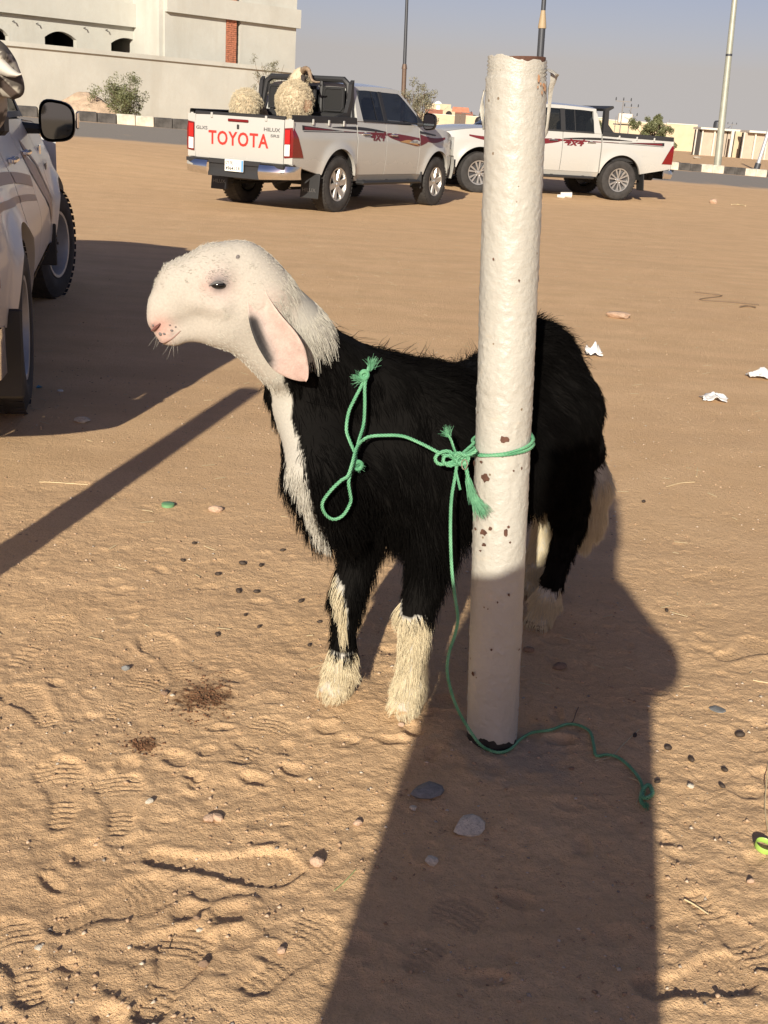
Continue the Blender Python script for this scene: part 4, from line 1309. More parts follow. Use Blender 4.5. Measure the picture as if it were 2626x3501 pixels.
    if o.get('plate'):
        px = -1.305
        pl = MB().bbox((px, -.02, Z(.585)), (.012, .31, .155), .004).build('number_plate', PLATE, root)
        MB().box((px - .0065, -.158, Z(.585)), (.003, .03, .145)).build('blue_band', PLATEB, pl)
        def fp(y0, z0_): return lambda u, v: (px - .0085, y0 - u, Z(z0_) + v)
        lettering('plate_number', '4964', fp(.118, .522), height=.050, mat=BLACKD, parent=pl, bold=.015)
        lettering('plate_letters', 'J S B', fp(-.025, .525), width=.095, mat=BLACKD, parent=pl, bold=.015)
        lettering('plate_arabic_number', '\u0664\u0669\u0666\u0664', fp(.118, .598), height=.048, mat=BLACKD, parent=pl, bold=.015)
        lettering('plate_arabic_letters', '\u062d \u0633 \u0628', fp(-.025, .600), width=.095, mat=BLACKD, parent=pl, bold=.01)
        MB().box((px - .0075, .0, Z(.585)), (.002, .25, .003)).build('plate_line', BLACKD, pl)
        def tgx(y, z): return -1.178 - .012 * math.sin((z - .655) / .565 * 3.14) - .012 * (1 - (y / .735) ** 2) - .004
        def fg(y0, z0_): return lambda u, v: (tgx(y0 - u, z0_ + v), y0 - u, Z(z0_ + v))
        lettering('maker_lettering', 'TOYOTA', fg(.50, .835), width=1.0, height=.185, mat=REDT, parent=gate_o, bold=.022, sp=1.12)
        lettering('model_badge', 'HILUX', fg(-.42, 1.055), width=.26, height=.048, mat=GREYD, parent=gate_o, bold=.02)
        lettering('grade_badge', 'SR5', fg(-.53, .985), width=.14, height=.036, mat=GREYD, parent=gate_o, bold=.02)
        lettering('trim_badge', 'GLXS', fg(.72, 1.02), width=.20, height=.045, mat=GREYD, parent=gate_o, bold=.02)
    # ---- underneath
    ax = MB().tube([(0, -.70, Rw), (0, .70, Rw)], .05, 10)
    ax.lathe([(0, -.16), (.09, -.13), (.14, -.04), (.15, .03), (.10, .12), (0, .15)], 14, 'x', c=(0, .08, Rw - .02))
    ax.tube([(WB, -.7, Rw), (WB, .7, Rw)], .04, 8)
    ax.build('axles', UNDER, root, True)
    ex = MB().tube([(1.5, -.35, Z(.42)), (.4, -.42, Z(.46)), (-.3, -.52, Z(.50)), (-1.0, -.55, Z(.42)), (-1.12, -.56, Z(.40))], .032, 8)
    ex.build('exhaust', UNDER, root, True)
    fr = MB()
    for s in (-1, 1):
        fr.box((1.2, s * .42, Z(.46)), (4.4, .09, .12))
        for k in range(2): fr.box((-.05 + .0 * k, s * .50, Rw - .06 - .02 * k), (1.2, .06, .014))
    fr.box((-.95, 0, Z(.47)), (.10, 1.0, .10))
    fr.build('chassis', UNDER, root)
    MB().lathe([(.0, -.10), (.30, -.10), (.345, -.05), (.345, .05), (.30, .10), (.0, .10)], 22, 'z', c=(-.78, 0, Z(.50))).build('spare_tyre', RUBBER, root, True)
    for s in (-1, 1):
        fl = MB().bbox((-.56, s * .775, .37), (.018, .30, .34), .008, Matrix.Rotation(.12, 3, 'Y')).build('mud_flap', BLACKP, root, True)
        if o.get('plate'):
            lettering('flap_lettering', 'HILUX', lambda u, v, s=s: (-.574 - .01, s * .775 + .11 - u, .29 + v), width=.22, height=.05, mat=GREYD, parent=fl)
        MB().bbox((2.56, s * .80, .42), (.016, .20, .26), .006).build('mud_flap', BLACKP, root, True)
        if o.get('step', True):
            st = MB().bbox((1.52, s * .885, Z(.405)), (1.86, .15, .055), .022)
            for xx in (.8, 1.5, 2.2): st.box((xx, s * .70, Z(.42)), (.05, .30, .04))
            st.build('side_step', BLACKP, root, True)
    # ---- wheels
    for s in (-1, 1):
        make_wheel(root, 'wheel', (0, s * .775, Rw), s, Rw, o.get('wheel', 'alloy6'))
        make_wheel(root, 'wheel', (WB, s * .775, Rw), s, Rw, o.get('wheel', 'alloy6'), o.get('steer', 0.0))
    # ---- side graphics, following the panels
    def strip(nm, x0, x1, lo, hi, mat, s, e=.0035, n=26):
        pass
    def strip2(nm, x0, x1, lo, hi, mat, s, e=.0035):
        for (a, c_) in ((-1.16, .470), (DG[0] + .003, DG[1] - .003), (DG[2] + .003, DG[3] - .003), (2.443, 3.79)):
            u0, u1 = max(x0, a), min(x1, c_)
            if u1 - u0 < .02: continue
            mb = MB()
            def g_(u, v):
                x = u0 + (u1 - u0) * u
                z = lo(x) + (max(hi(x), lo(x) + .0006) - lo(x)) * v
                return (x, s * (half(x, z) + e), Z(z))
            mb.grid(g_, max(4, int((u1 - u0) / .05)), 2, s > 0)
            mb.build(nm, mat, root, True)
    gset = o.get('stripes')
    for s in (-1, 1):
        if gset == 'red':
            lerp = lambda x, a, za, b_, zb_: za + (zb_ - za) * min(1, max(0, (x - a) / (b_ - a)))
            strip2('stripe', -.95, .10, lambda x: 1.100 + .012 * (x + .95), lambda x: 1.100 + .012 * (x + .95) + .062 * (1 - (x + .95) / 1.05), BLACKD, s)
            strip2('stripe', -.90, -.12, lambda x: 1.108 + .012 * (x + .95), lambda x: 1.108 + .012 * (x + .95) + .038 * (1 - (x + .9) / .78), MAROON, s, .005)
            strip2('stripe', -.93, .45, lambda x: 1.080 + .012 * (x + .95), lambda x: 1.089 + .012 * (x + .95), BLACKD, s)
            strip2('stripe', -.20, 1.34, lambda x: 1.150 - .02 * (x + .2), lambda x: 1.150 - .02 * (x + .2) + .040 * math.sin(min(1, (x + .25) / 1.7) * 3.14) + .004, BLACKD, s)
            strip2('stripe', .10, 1.32, lambda x: 1.108 - .012 * x, lambda x: 1.114 - .012 * x, MAROON, s)
            strip2('stripe', .50, 2.05, lambda x: 1.092 - .020 * (x - .5), lambda x: 1.106 - .020 * (x - .5) + .022 * math.sin((x - .5) / 1.55 * 3.14), MAROON, s, .005)
            # swoosh towards the front wing
            strip2('swoosh', 1.40, 2.75, lambda x: 1.07 - .16 * ((x - 1.4) / 1.2) ** .7 + .13 * max(0, (x - 2.3) / .45) ** 1.6, lambda x: 1.115 - .085 * ((x - 1.4) / 1.35) ** 1.6 + .06 * max(0, (x - 2.4) / .35), MAROON, s, .0045)
            strip2('swoosh', 1.75, 2.42, lambda x: .995 - .05 * ((x - 1.75) / .67), lambda x: .995 - .05 * ((x - 1.75) / .67) + .055 * math.sin((x - 1.75) / .67 * 3.14), GOLD, s, .006)
            strip2('swoosh', 2.05, 2.42, lambda x: .985 - .02 * (x - 2.05), lambda x: .985 + .05 * math.sin((x - 2.05) / .37 * 2.6), P, s, .0075)
            strip2('swoosh', 2.44, 3.35, lambda x: 1.07 - .07 * math.sin((x - 2.44) / .91 * 3.14) - .01 * (x - 2.44), lambda x: 1.09 - .035 * math.sin((x - 2.44) / .91 * 3.14) + .03 * (1 - (x - 2.44) / .91), MAROON, s, .0045)
            strip2('swoosh', 2.44, 3.0, lambda x: 1.13 - .05 * (x - 2.44), lambda x: 1.15 - .05 * (x - 2.44) + .02 * (1 - (x - 2.44) / .56), BLACKD, s, .0045)
            tx0 = .86
            if s < 0: fn = lambda u, v: (tx0 + u, -(half(tx0 + u, 1.0 + v) + .007), Z(1.0 + v))
            else: fn = lambda u, v: (tx0 + .46 - u, half(tx0 + .46 - u, 1.0 + v) + .007, Z(1.0 + v))
            lettering('drive_lettering', '4x4', fn, width=.46, height=.13, mat=MAROON, parent=doors[(s, 0)], bold=.03, shear=.35)
            if s < 0: fn2 = lambda u, v: (2.12 + u, -(half(2.12 + u, .99 + v) + .0095), Z(.99 + v))
            else: fn2 = lambda u, v: (2.38 - u, half(2.38 - u, .99 + v) + .0095, Z(.99 + v))
            lettering('swoosh_lettering', 'HILUX', fn2, width=.22, height=.03, mat=GREYD, parent=doors[(s, 1)], bold=.03)
        elif gset == 'tan':
            strip2('stripe', -.6, 1.34, lambda x: 1.03 - .10 * ((x + .6) / 1.9) ** 2, lambda x: 1.075 - .09 * ((x + .6) / 1.9) ** 2, TAND, s)
            strip2('stripe', -.9, 1.30, lambda x: .95 - .09 * ((x + .9) / 2.2) ** 2, lambda x: .98 - .09 * ((x + .9) / 2.2) ** 2, TAND, s)
            strip2('swoosh', 1.42, 2.40, lambda x: .98 - .36 * ((x - 1.42) / .98) + .02, lambda x: 1.10 - .38 * ((x - 1.42) / .98) + .07 * math.sin((x - 1.42) / .98 * 3.14), TAND, s)
            strip2('swoosh', 1.62, 2.42, lambda x: 1.10 - .34 * ((x - 1.62) / .8) ** 1.3, lambda x: 1.15 - .36 * ((x - 1.62) / .8) ** 1.3, TAND, s)
            MB().bbox((2.62, s * (half(2.62, 1.06) + .006), Z(1.06)), (.10, .012, .06), .004).build('badge', CHROME, root, True)
            MB().bbox((2.62, s * (half(2.62, .96) + .004), Z(.965)), (.11, .006, .04), .002).build('badge', GREYD, root, True)
        if o.get('flap'):
            mbf = MB().grid(lambda u, v, s=s: (-.62 + .19 * u, s * (half(-.62 + .19 * u, .86 + .19 * v) + .003), Z(.88 + .19 * v)), 4, 4, s > 0)
            if s > 0: mbf.build('fuel_flap', P, root, True)
    # ---- black frame behind the cab
    if o.get('guard'):
        gd = MB()
        zt_ = Z(1.80)
        gd.tube([(.44, -.80, Z(1.24)), (.46, -.70, zt_ - .06), (.465, -.62, zt_), (.465, .62, zt_), (.46, .70, zt_ - .06), (.44, .80, Z(1.24))], .045, 8)
        for yy in (-.25, .25): gd.tube([(.455, yy, Z(1.24)), (.462, yy, zt_)], .03, 6)
        gd.bbox((.45, 0, Z(1.30)), (.06, 1.5, .10), .02)
        gd.build('headboard_frame', BLACKP, root, True)
        for yc in (-.48, 0, .48):
            fm = MB()
            fm.tube([(.435, yc + a * .16, Z(b_)) for a, b_ in ((-1, 1.42), (-.8, 1.38), (.8, 1.38), (1, 1.42), (1, 1.64), (.8, 1.68), (-.8, 1.68), (-1, 1.64))], .018, 6, closed=True)
            fm.build('headboard_panel_rim', BLACKP, root, True)
            MB().box((.44, yc, Z(1.53)), (.012, .36, .34)).build('headboard_panel', simple('black_mesh', (.012, .012, .012), .8), root)
        # slanted stays down to the rails
        for s in (-1, 1):
            MB().prism([(.46, 1.80), (.46, 1.25), (-.02, 1.25), (.04, 1.30), (.30, 1.36), (.38, 1.55), (.40, 1.74)], s * .74, s * .80, lambda u, v, w: (u, w, Z(v))).build('headboard_wing', BLACKP, root)
    if o.get('sportbar'):
        sb = MB()
        for s in (-1, 1):
            sb.prism([(.44, 1.25), (.45, 1.74), (.28, 1.80), (.26, 1.76), (.36, 1.70), (.34, 1.44), (.20, 1.30), (-.02, 1.25)], s * .70, s * .80, lambda u, v, w: (u, w, Z(v)))
        sb.prism([(.45, 1.74), (.28, 1.80), (.26, 1.77), (.43, 1.69)], -.70, .70, lambda u, v, w: (u, w, Z(v)))
        sb.build('sport_bar', BLACKP, root)
    if o.get('antenna'):
        MB().tube([(2.5, .78, Z(1.24)), (2.3, .80, Z(1.95))], .004, 5).build('antenna', BLACKP, root)
    return root

TC = (-1.75, 16.9, 1.083)
TR = (4.07, 24.7, 3.46)
TL = (-2.45, 4.50, 1.815)
gC, gR, gL = (float(far_z(np.array([t[0]]), np.array([t[1]]))[0]) for t in (TC, TR, TL))
pickC = make_pickup('pickup_truck', 'white pickup seen from behind, red TOYOTA tailgate, two sheep in its bed', TC, gC - .005, dict(stripes='red', plate=True, guard=True, bull=True, quarter=True))
pickR = make_pickup('pickup_truck', 'white pickup parked side on behind the white post, facing left', TR, gR - .005, dict(stripes='red', sportbar=True, wheel='alloy12', quarter=True, flap=True))
pickL = make_pickup('pickup_truck', 'dusty white pickup at the left edge, side in shade, big mirror', TL, gL - .01, dict(stripes='tan', wheel='steel', paint=PAINT_D, drop=-.07, R=.365, steer=math.radians(-16), glass=CLEARG, msize=(.105, .118), mirror_lamp=True, mz=1.25, mout=.195, step=False, lean=.28))
# ------------------------------------------------------------------ implicit bodies (one continuous skin)
class Sdf:
    def __init__(s, lo, hi, h):
        s.h = h; s.lo = np.array(lo, float)
        n = np.ceil((np.array(hi) - s.lo) / h).astype(int) + 1
        s.n = n
        s.F = np.full(n, .2, np.float32)
    def block(s, lo, hi):
        a = np.clip(np.floor((np.array(lo) - s.lo) / s.h).astype(int), 0, s.n - 1)
        b_ = np.clip(np.ceil((np.array(hi) - s.lo) / s.h).astype(int) + 1, 1, s.n)
        sl = tuple(slice(i, j) for i, j in zip(a, b_))
        ax = [(s.lo[i] + s.h * np.arange(a[i], b_[i])).astype(np.float32) for i in range(3)]
        return sl, np.meshgrid(*ax, indexing='ij')
    def cone(s, a, b_, ra, rb, k=.02, sq=None, op='add'):
        """Round cone between points a and b_; sq = (direction, factor) squeezes it across that direction."""
        a, b_ = np.array(a, float), np.array(b_, float)
        m_ = max(ra, rb) + k + .02
        lo, hi = np.minimum(a, b_) - m_, np.maximum(a, b_) + m_
        sl, (X_, Y_, Z_) = s.block(lo, hi)
        if 0 in X_.shape: return s
        P = np.stack([X_, Y_, Z_], -1) - a.astype(np.float32)
        d = (b_ - a)
        if sq is not None:
            n_ = np.array(sq[0], float); n_ /= np.linalg.norm(n_)
            P = P + ((P @ n_) * (sq[1] - 1))[..., None] * n_
            d = d + (d @ n_) * (sq[1] - 1) * n_
        L2 = float(d @ d)
        t = np.clip((P @ d) / L2, 0, 1) if L2 > 1e-12 else np.zeros(P.shape[:-1])
        D = np.linalg.norm(P - t[..., None] * d, axis=-1) - (ra + (rb - ra) * t)
        return s._mix(sl, D, k, op)
    def _mix(s, sl, D, k, op):
        F = s.F[sl]
        if op == 'add':
            h = np.clip(.5 + .5 * (F - D) / k, 0, 1)
            s.F[sl] = F * (1 - h) + D * h - k * h * (1 - h)
        else:
            h = np.clip(.5 - .5 * (F + D) / k, 0, 1)
            s.F[sl] = F * (1 - h) - D * h + k * h * (1 - h)
        return s
    def chain(s, pts, rs, k=.02, sq=None):
        for i in range(len(pts) - 1): s.cone(pts[i], pts[i + 1], rs[i], rs[i + 1], k, sq)
        return s
    def mesh(s, smooth=2):
        F = s.F; n = s.n
        ins = F < 0
        cs = tuple(n - 1)
        acc = np.zeros(cs + (3,), np.float32); cnt = np.zeros(cs, np.float32)
        for ax in range(3):
            o = [i for i in range(3) if i != ax]
            for da in (0, 1):
                for db in (0, 1):
                    s0 = [None] * 3; s1 = [None] * 3
                    s0[ax] = slice(0, n[ax] - 1); s1[ax] = slice(1, n[ax])
                    for oi, dd in zip(o, (da, db)):
                        s0[oi] = s1[oi] = slice(dd, n[oi] - 1 + dd)
                    A_, B_ = F[tuple(s0)], F[tuple(s1)]
                    cr_ = (A_ < 0) != (B_ < 0)
                    t = np.where(cr_, A_ / np.where(cr_, A_ - B_, 1), 0)
                    cnt += cr_
                    acc[..., ax] += t
                    acc[..., o[0]] += cr_ * da
                    acc[..., o[1]] += cr_ * db
        act = cnt > 0
        idx = np.full(cs, -1, np.int64); idx[act] = np.arange(act.sum())
        base_ = np.stack(np.nonzero(act), -1)
        V = s.lo + s.h * (base_ + acc[act] / cnt[act][:, None])
        quads = []
        for ax in range(3):
            o = [i for i in range(3) if i != ax]
            s0 = [slice(1, n[i] - 1) for i in range(3)]; s1 = list(s0)
            s0[ax] = slice(0, n[ax] - 1); s1[ax] = slice(1, n[ax])
            A_, B_ = ins[tuple(s0)], ins[tuple(s1)]
            for flip in (False, True):
                m_ = (A_ & ~B_) if not flip else (~A_ & B_)
                q = np.stack(np.nonzero(m_), -1)
                if not len(q): continue
                c = q.copy()
                for oi in o: c[:, oi] += 1
                def cell(du, dv):
                    e = c.copy(); e[:, o[0]] += du; e[:, o[1]] += dv
                    return idx[e[:, 0], e[:, 1], e[:, 2]]
                Q = np.stack([cell(-1, -1), cell(0, -1), cell(0, 0), cell(-1, 0)], -1)
                if (flip) != (ax == 1): Q = Q[:, ::-1]
                quads.append(Q)
        Q = np.concatenate(quads)
        Q = Q[(Q >= 0).all(1)]
        for _ in range(smooth):
            S = np.zeros_like(V); C_ = np.zeros(len(V))
            for a, b_ in ((0, 1), (1, 2), (2, 3), (3, 0)):
                np.add.at(S, Q[:, a], V[Q[:, b_]]); np.add.at(C_, Q[:, a], 1)
                np.add.at(S, Q[:, b_], V[Q[:, a]]); np.add.at(C_, Q[:, b_], 1)
            V = V + .5 * (S / np.maximum(C_, 1)[:, None] - V)
        return V, Q
def vnormals(V, Q):
    n = np.cross(V[Q[:, 2]] - V[Q[:, 0]], V[Q[:, 3]] - V[Q[:, 1]])
    N = np.zeros_like(V)
    for j in range(4): np.add.at(N, Q[:, j], n)
    return N / (np.linalg.norm(N, axis=1)[:, None] + 1e-12)
def unit(a):
    return a / (np.linalg.norm(a, axis=-1, keepdims=True) + 1e-12)
def sample_skin(V, Q, N, n, dens, R_):
    """Random points on the skin; dens(points) in 0..1 keeps a share."""
    area = np.linalg.norm(np.cross(V[Q[:, 2]] - V[Q[:, 0]], V[Q[:, 3]] - V[Q[:, 1]]), axis=1) / 2
    ctr = V[Q].mean(1)
    w = area * dens(ctr)
    w = w / w.sum()
    f = R_.choice(len(Q), n, p=w)
    u, v_ = R_.random(n)[:, None], R_.random(n)[:, None]
    P = (V[Q[f, 0]] * (1 - u) + V[Q[f, 1]] * u) * (1 - v_) + (V[Q[f, 3]] * (1 - u) + V[Q[f, 2]] * u) * v_
    Nn = unit((N[Q[f, 0]] * (1 - u) + N[Q[f, 1]] * u) * (1 - v_) + (N[Q[f, 3]] * (1 - u) + N[Q[f, 2]] * u) * v_)
    return P, Nn
def grow_hair(name, P, Nn, length, flow, mat, parent, R_, lift=.45, grav=.25, K=6, r0=.0005, r1=.00012, clump=.6, nclump=500, jit=.18, curl=0.0, curl_f=3.0):
    n = len(P)
    d = unit(Nn * lift + flow + R_.normal(0, jit, (n, 3)))
    step = (length / (K - 1))[:, None]
    pts = np.zeros((n, K, 3))
    pts[:, 0] = P - Nn * .002
    for i in range(1, K):
        d = unit(d + np.array([0, 0, -grav]) + R_.normal(0, jit * .35, (n, 3)))
        ins = (d * Nn).sum(1, keepdims=True)
        d = unit(d - Nn * np.minimum(ins - .06, 0))
        pts[:, i] = pts[:, i - 1] + d * step
    if curl:
        ph = R_.uniform(0, 6.28, n)[:, None]; t = np.linspace(0, 1, K)[None]
        s1 = unit(np.cross(d, Nn + .01)); s2 = unit(np.cross(d, s1))
        a = ph + t * 6.28 * curl_f
        pts += (np.cos(a)[..., None] * s1[:, None] + np.sin(a)[..., None] * s2[:, None]) * (curl * t)[..., None]
    if clump and nclump < n:
        ci = R_.choice(n, nclump, replace=False)
        near = np.zeros(n, int)
        C = P[ci].astype(np.float32)
        for a in range(0, n, 4000):
            q = P[a:a + 4000].astype(np.float32)
            dd = (q ** 2).sum(1)[:, None] + (C ** 2).sum(1)[None] - 2 * q @ C.T
            near[a:a + 4000] = dd.argmin(1)
        g = pts[ci[near]]
        t = (np.linspace(0, 1, K) ** 1.3)[None, :, None] * clump * R_.uniform(.5, 1.0, n)[:, None, None]
        tgt = g - g[:, :1] + pts[:, :1] * .35 + g[:, :1] * .65
        pts = pts * (1 - t) + tgt * t
    cu = bpy.data.hair_curves.new(name)
    cu.add_curves([K] * n)
    cu.points.foreach_set('position', pts.astype(np.float32).ravel())
    rad = np.tile(np.linspace(r0, r1, K), n).astype(np.float32)
    cu.points.foreach_set('radius', rad)
    cu.materials.append(mat)
    o = bpy.data.objects.new(name, cu)
    COL.objects.link(o)
    if parent: o.parent = parent
    return o
def hair_mat(name, col, rough=.4, var=.25, spec=.5):
    m, nt, b = new_mat(name)
    info = nt.nodes.new('ShaderNodeHairInfo')
    lo = tuple(c * (1 - var) for c in col); hi = tuple(min(1, c * (1 + var)) for c in col)
    c_ = mixc(nt, info.outputs['Random'], lo, hi)
    nt.links.new(c_, b.inputs['Base Color'])
    b.inputs['Roughness'].default_value = rough
    b.inputs['Specular IOR Level'].default_value = spec
    return m

# ------------------------------------------------------------------ the sheep
SO = np.array([.2235, 2.605, 0.])
SF, SL = np.array([-.604, -.797, 0.]), np.array([.797, -.604, 0.])
def sl_(a, b_, z): return SO + SF * a + SL * b_ + np.array([0, 0, z])
def to_sl(P):
    q = P - SO
    return q @ SF, q @ SL, P[..., 2]
HN = unit(np.array([.20, -.98, -.05]))           # near side of the head
def hd(x, y, o=0.0):
    """Point in the middle plane of the head."""
    Yp = 2.17 - .035 * (515 - x) / 163
    return at(x, y, Yp) + HN * o
sd = Sdf((-.62, 1.92, -.02), (.78, 3.25, 1.13), .0072)
# trunk
sd.chain([sl_(.28, 0, .565), sl_(-.02, 0, .55), sl_(-.19, 0, .60)], [.162, .175, .152], .05)
sd.chain([sl_(.22, 0, .70), sl_(.0, 0, .675), sl_(-.19, 0, .76)], [.072, .080, .086], .06)
sd.cone(sl_(-.235, 0, .715), sl_(-.25, 0, .63), .112, .125, .05)
sd.cone(sl_(.34, 0, .60), at(704, 1040, 2.215), .10, .066, .05)
sd.cone(at(704, 1040, 2.215), at(720, 1120, 2.23), .066, .06, .05)
for s in (-1, 1):
    sd.cone(sl_(.27, s * .075, .61), sl_(.30, s * .085, .43), .095, .062, .04)
    sd.cone(sl_(-.22, s * .075, .62), sl_(-.235, s * .095, .46), .118, .076, .05)
def leg(pts, rs): sd.chain([sl_(*p) for p in pts], rs, .02)
leg([(.30, .085, .46), (.322, .088, .30), (.338, .086, .255), (.333, .084, .12), (.336, .083, .07), (.352, .083, .034)], [.060, .038, .036, .025, .031, .030])
leg([(.31, -.085, .46), (.36, -.08, .30), (.385, -.078, .255), (.392, -.077, .12), (.397, -.077, .07), (.412, -.077, .034)], [.060, .038, .036, .025, .031, .030])
leg([(-.255, .095, .46), (-.335, .085, .33), (-.375, .073, .285), (-.325, .068, .13), (-.305, .066, .075), (-.288, .064, .034)], [.072, .048, .040, .027, .031, .030])
leg([(-.29, -.095, .46), (-.44, -.085, .33), (-.535, -.076, .285), (-.495, -.072, .13), (-.48, -.07, .075), (-.463, -.07, .034)], [.080, .050, .040, .027, .031, .030])
# fat tail
TAIL = [sl_(-.30, 0, .68), at(1255, 960, 2.95), at(1274, 1040, 2.96), at(1272, 1105, 2.96), at(1262, 1150, 2.955)]
sd.chain(TAIL, [.07, .056, .046, .034, .018], .03)
# neck
n1, n2, n3 = at(688, 815, 2.31), at(632, 725, 2.235), at(560, 640, 2.185)
sd.chain([sl_(.25, 0, .66), n1, n2, n3], [.135, .092, .066, .072], .05)
sd.cone(n1 + np.array([-.045, -.02, -.03]), at(690, 980, 2.225), .055, .070, .05)
# head
SQ = (HN, 1.22)
sd.cone(hd(520, 592), hd(470, 600), .0645, .062, .03, SQ)
sd.cone(hd(470, 605), hd(402, 630), .060, .0570, .03, (HN, 1.30))
sd.cone(hd(402, 630), hd(360, 668), .0570, .034, .025, (HN, 1.30))
sd.cone(hd(360, 668), hd(347, 692), .034, .0255, .02, (HN, 1.15))
sd.cone(hd(530, 650), hd(470, 690), .060, .046, .03, (HN, 1.3))
sd.cone(hd(470, 690), hd(380, 715), .046, .0225, .02, (HN, 1.25))
sd.cone(hd(380, 715), hd(358, 716), .0225, .019, .015, (HN, 1.2))
sd.cone(hd(374, 726), hd(362, 728), .0185, .0160, .012, (HN, 1.1))
sd.cone(hd(500, 688), at(598, 782, 2.215), .046, .047, .04)
for s in (-1, 1):
    sd.cone(hd(478, 586, s * .040), hd(455, 592, s * .040), .022, .016, .02)            # brow
    sd.cone(hd(432, 640, s * .036), hd(478, 650, s * .044), .018, .020, .02)            # cheek bone
    sd.cone(hd(333, 703, s * .030), hd(347, 693, s * .024), .0052, .0040, .006, op='sub')  # nostril
    sd.chain
    for q0, q1 in (((345, 731), (365, 737)), ((365, 737), (380, 728)), ((380, 728), (388, 720))):
        sd.cone(hd(*q0, s * .028), hd(*q1, s * .030), .0022, .0022, .006, op='sub')
# cleft hooves
for (fa, fb) in ((.352, .083), (.412, -.077), (-.288, .064), (-.463, -.07)):
    for s in (-1, 1):
        sd.cone(sl_(fa + .002, fb + s * .014, .036), sl_(fa + .024, fb + s * .0155, .013), .020, .0145, .006)
SV, SQd = sd.mesh(2)
SV[:, 2] = np.maximum(SV[:, 2], .002)
SN = vnormals(SV, SQd)
# hair colour of the coat by place on the animal
def surf(x, y):
    """Skin point met by the sight line of a picture point."""
    q = SV - EYE
    zc = q @ FWD
    u = (IMG_W / 2 + F_PX * (q @ RIGHT) / zc) / KD; v_ = (IMG_H / 2 - F_PX * (q @ UP) / zc) / KD
    d = np.hypot(u - x, v_ - y)
    near = d < max(9, d.min() + 1)
    i_ = np.nonzero(near)[0]
    return SV[i_[zc[i_].argmin()]]
def seg_dist(P, pts, ws):
    best = np.full(len(P), 9.)
    for i in range(len(pts) - 1):
        a, b_ = pts[i], pts[i + 1]; d = b_ - a
        t = np.clip(((P - a) @ d) / (d @ d), 0, 1)
        best = np.minimum(best, np.linalg.norm(P - a - t[:, None] * d, axis=1) / (ws[i] + (ws[i + 1] - ws[i]) * t))
    return best
neck_ax = unit(n3 - n1)
neck_pl = unit(np.array([-128 * .9, 0, 150.]))
CHEST = [surf(x, y) for x, y in ((558, 775), (574, 835), (600, 918), (630, 1000), (648, 1070), (667, 1130), (686, 1170))]
CHW = [.050, .038, .034, .027, .016, .015, .017]
STREAK = [surf(x, y) for x, y in ((716, 1240), (728, 1280), (740, 1330), (742, 1370))]
def coat(P):
    """1 = white hair, 0 = black hair."""
    a, b_, z = to_sl(P)
    nz = (fbm(a * 9 + 4, z * 9 + b_ * 6, 5, 3) - .5)
    nf = (fbm(a * 30 + 4, z * 14 + b_ * 20, 8, 2) - .5)
    w = np.zeros(len(P))
    k_ = (P - at(650, 768, 2.26)) @ neck_pl + .04 * nz + .03 * nf
    head = k_ > 0
    w[head] = 1
    strip = seg_dist(P, CHEST, CHW) < 1 + .6 * nf
    w[strip] = 1
    fl = (a > .1) & (b_ > 0) & (z < .242 + .10 * nf + .05 * nz) & ~((z > .16) & (a < .322 - .0))
    fr = (a > .1) & (b_ <= 0) & ((z < .118 + .05 * nf) | (seg_dist(P, STREAK, [.007, .011, .010, .007]) < 1 + .5 * nf))
    rl = (a <= .1) & (b_ > 0) & (z < .115 + .05 * nf) & (a > -.46)
    rr = (a <= .1) & (b_ <= 0) & (z < .36 + .1 * nf) & (a > -.60) & (a < -.2)
    tail = (seg_dist(P, TAIL[2:], [.072, .07, .06]) < 1 + .3 * nf) & (z < .56 + .04 * nf) & (a < -.335)
    w[fl | fr | rl | rr | tail] = 1
    return w
cw = coat(SV)
PINKK = np.array([.45, .33, .265]); WHT = np.array([.435, .415, .362]); BLK = np.array([.006, .0055, .005])
colr = BLK + (WHT - BLK) * cw[:, None]
def tint_at(c, r, colour, f):
    global colr
    d = np.linalg.norm(SV - c, axis=1)
    t = (f * np.exp(-(d / r) ** 2))[:, None]
    colr = colr * (1 - t) + np.array(colour) * t
headm = (SV - at(600, 700, 2.2)) @ unit(hd(400, 640) - at(600, 700, 2.2)) > -.02
t_ = (headm * .16)[:, None]
colr = np.where(cw[:, None] > .5, colr * (1 - t_) + PINKK * t_, colr)
tint_at(hd(467, 602, .058), .030, (.55, .37, .33), .6)
tint_at(hd(473, 598, .058), .017, (.17, .165, .17), .97)
tint_at(hd(468, 604, .058), .010, (.05, .045, .045), .9)
tint_at(hd(440, 606, .05), .012, (.48, .30, .26), .55)
tint_at(hd(348, 700, .022), .022, (.56, .30, .25), .75)
tint_at(hd(333, 704, .018), .009, (.20, .07, .06), .9)
tint_at(hd(352, 733, .02), .016, (.52, .31, .26), .7)
for (x, y, r) in ((341, 722, .0055), (360, 723, .0042), (368, 722, .004), (374, 716, .004), (325, 705, .004)):
    tint_at(hd(x, y, .025), r, (.12, .10, .10), .95)
tint_at(hd(585, 650, .06), .03, (.58, .38, .33), .4)
for (fa, fb, dark) in ((.352, .083, 0), (.412, -.077, 0), (-.288, .064, 1), (-.463, -.07, 0)):
    hm = (np.abs(to_sl(SV)[0] - fa - .02) < .045) & (np.abs(to_sl(SV)[1] - fb) < .045) & (SV[:, 2] < .024)
    colr[hm] = (.06, .05, .045) if dark else (.36, .25, .14)
m, nt, b = new_mat('sheep_skin')
at_ = node(nt, 'ShaderNodeAttribute', attribute_name='coat')
nt.links.new(at_.outputs['Color'], b.inputs['Base Color'])
b.inputs['Roughness'].default_value = .85
b.inputs['Specular IOR Level'].default_value = .05
b.inputs['Subsurface Weight'].default_value = .0
co = coords(nt)
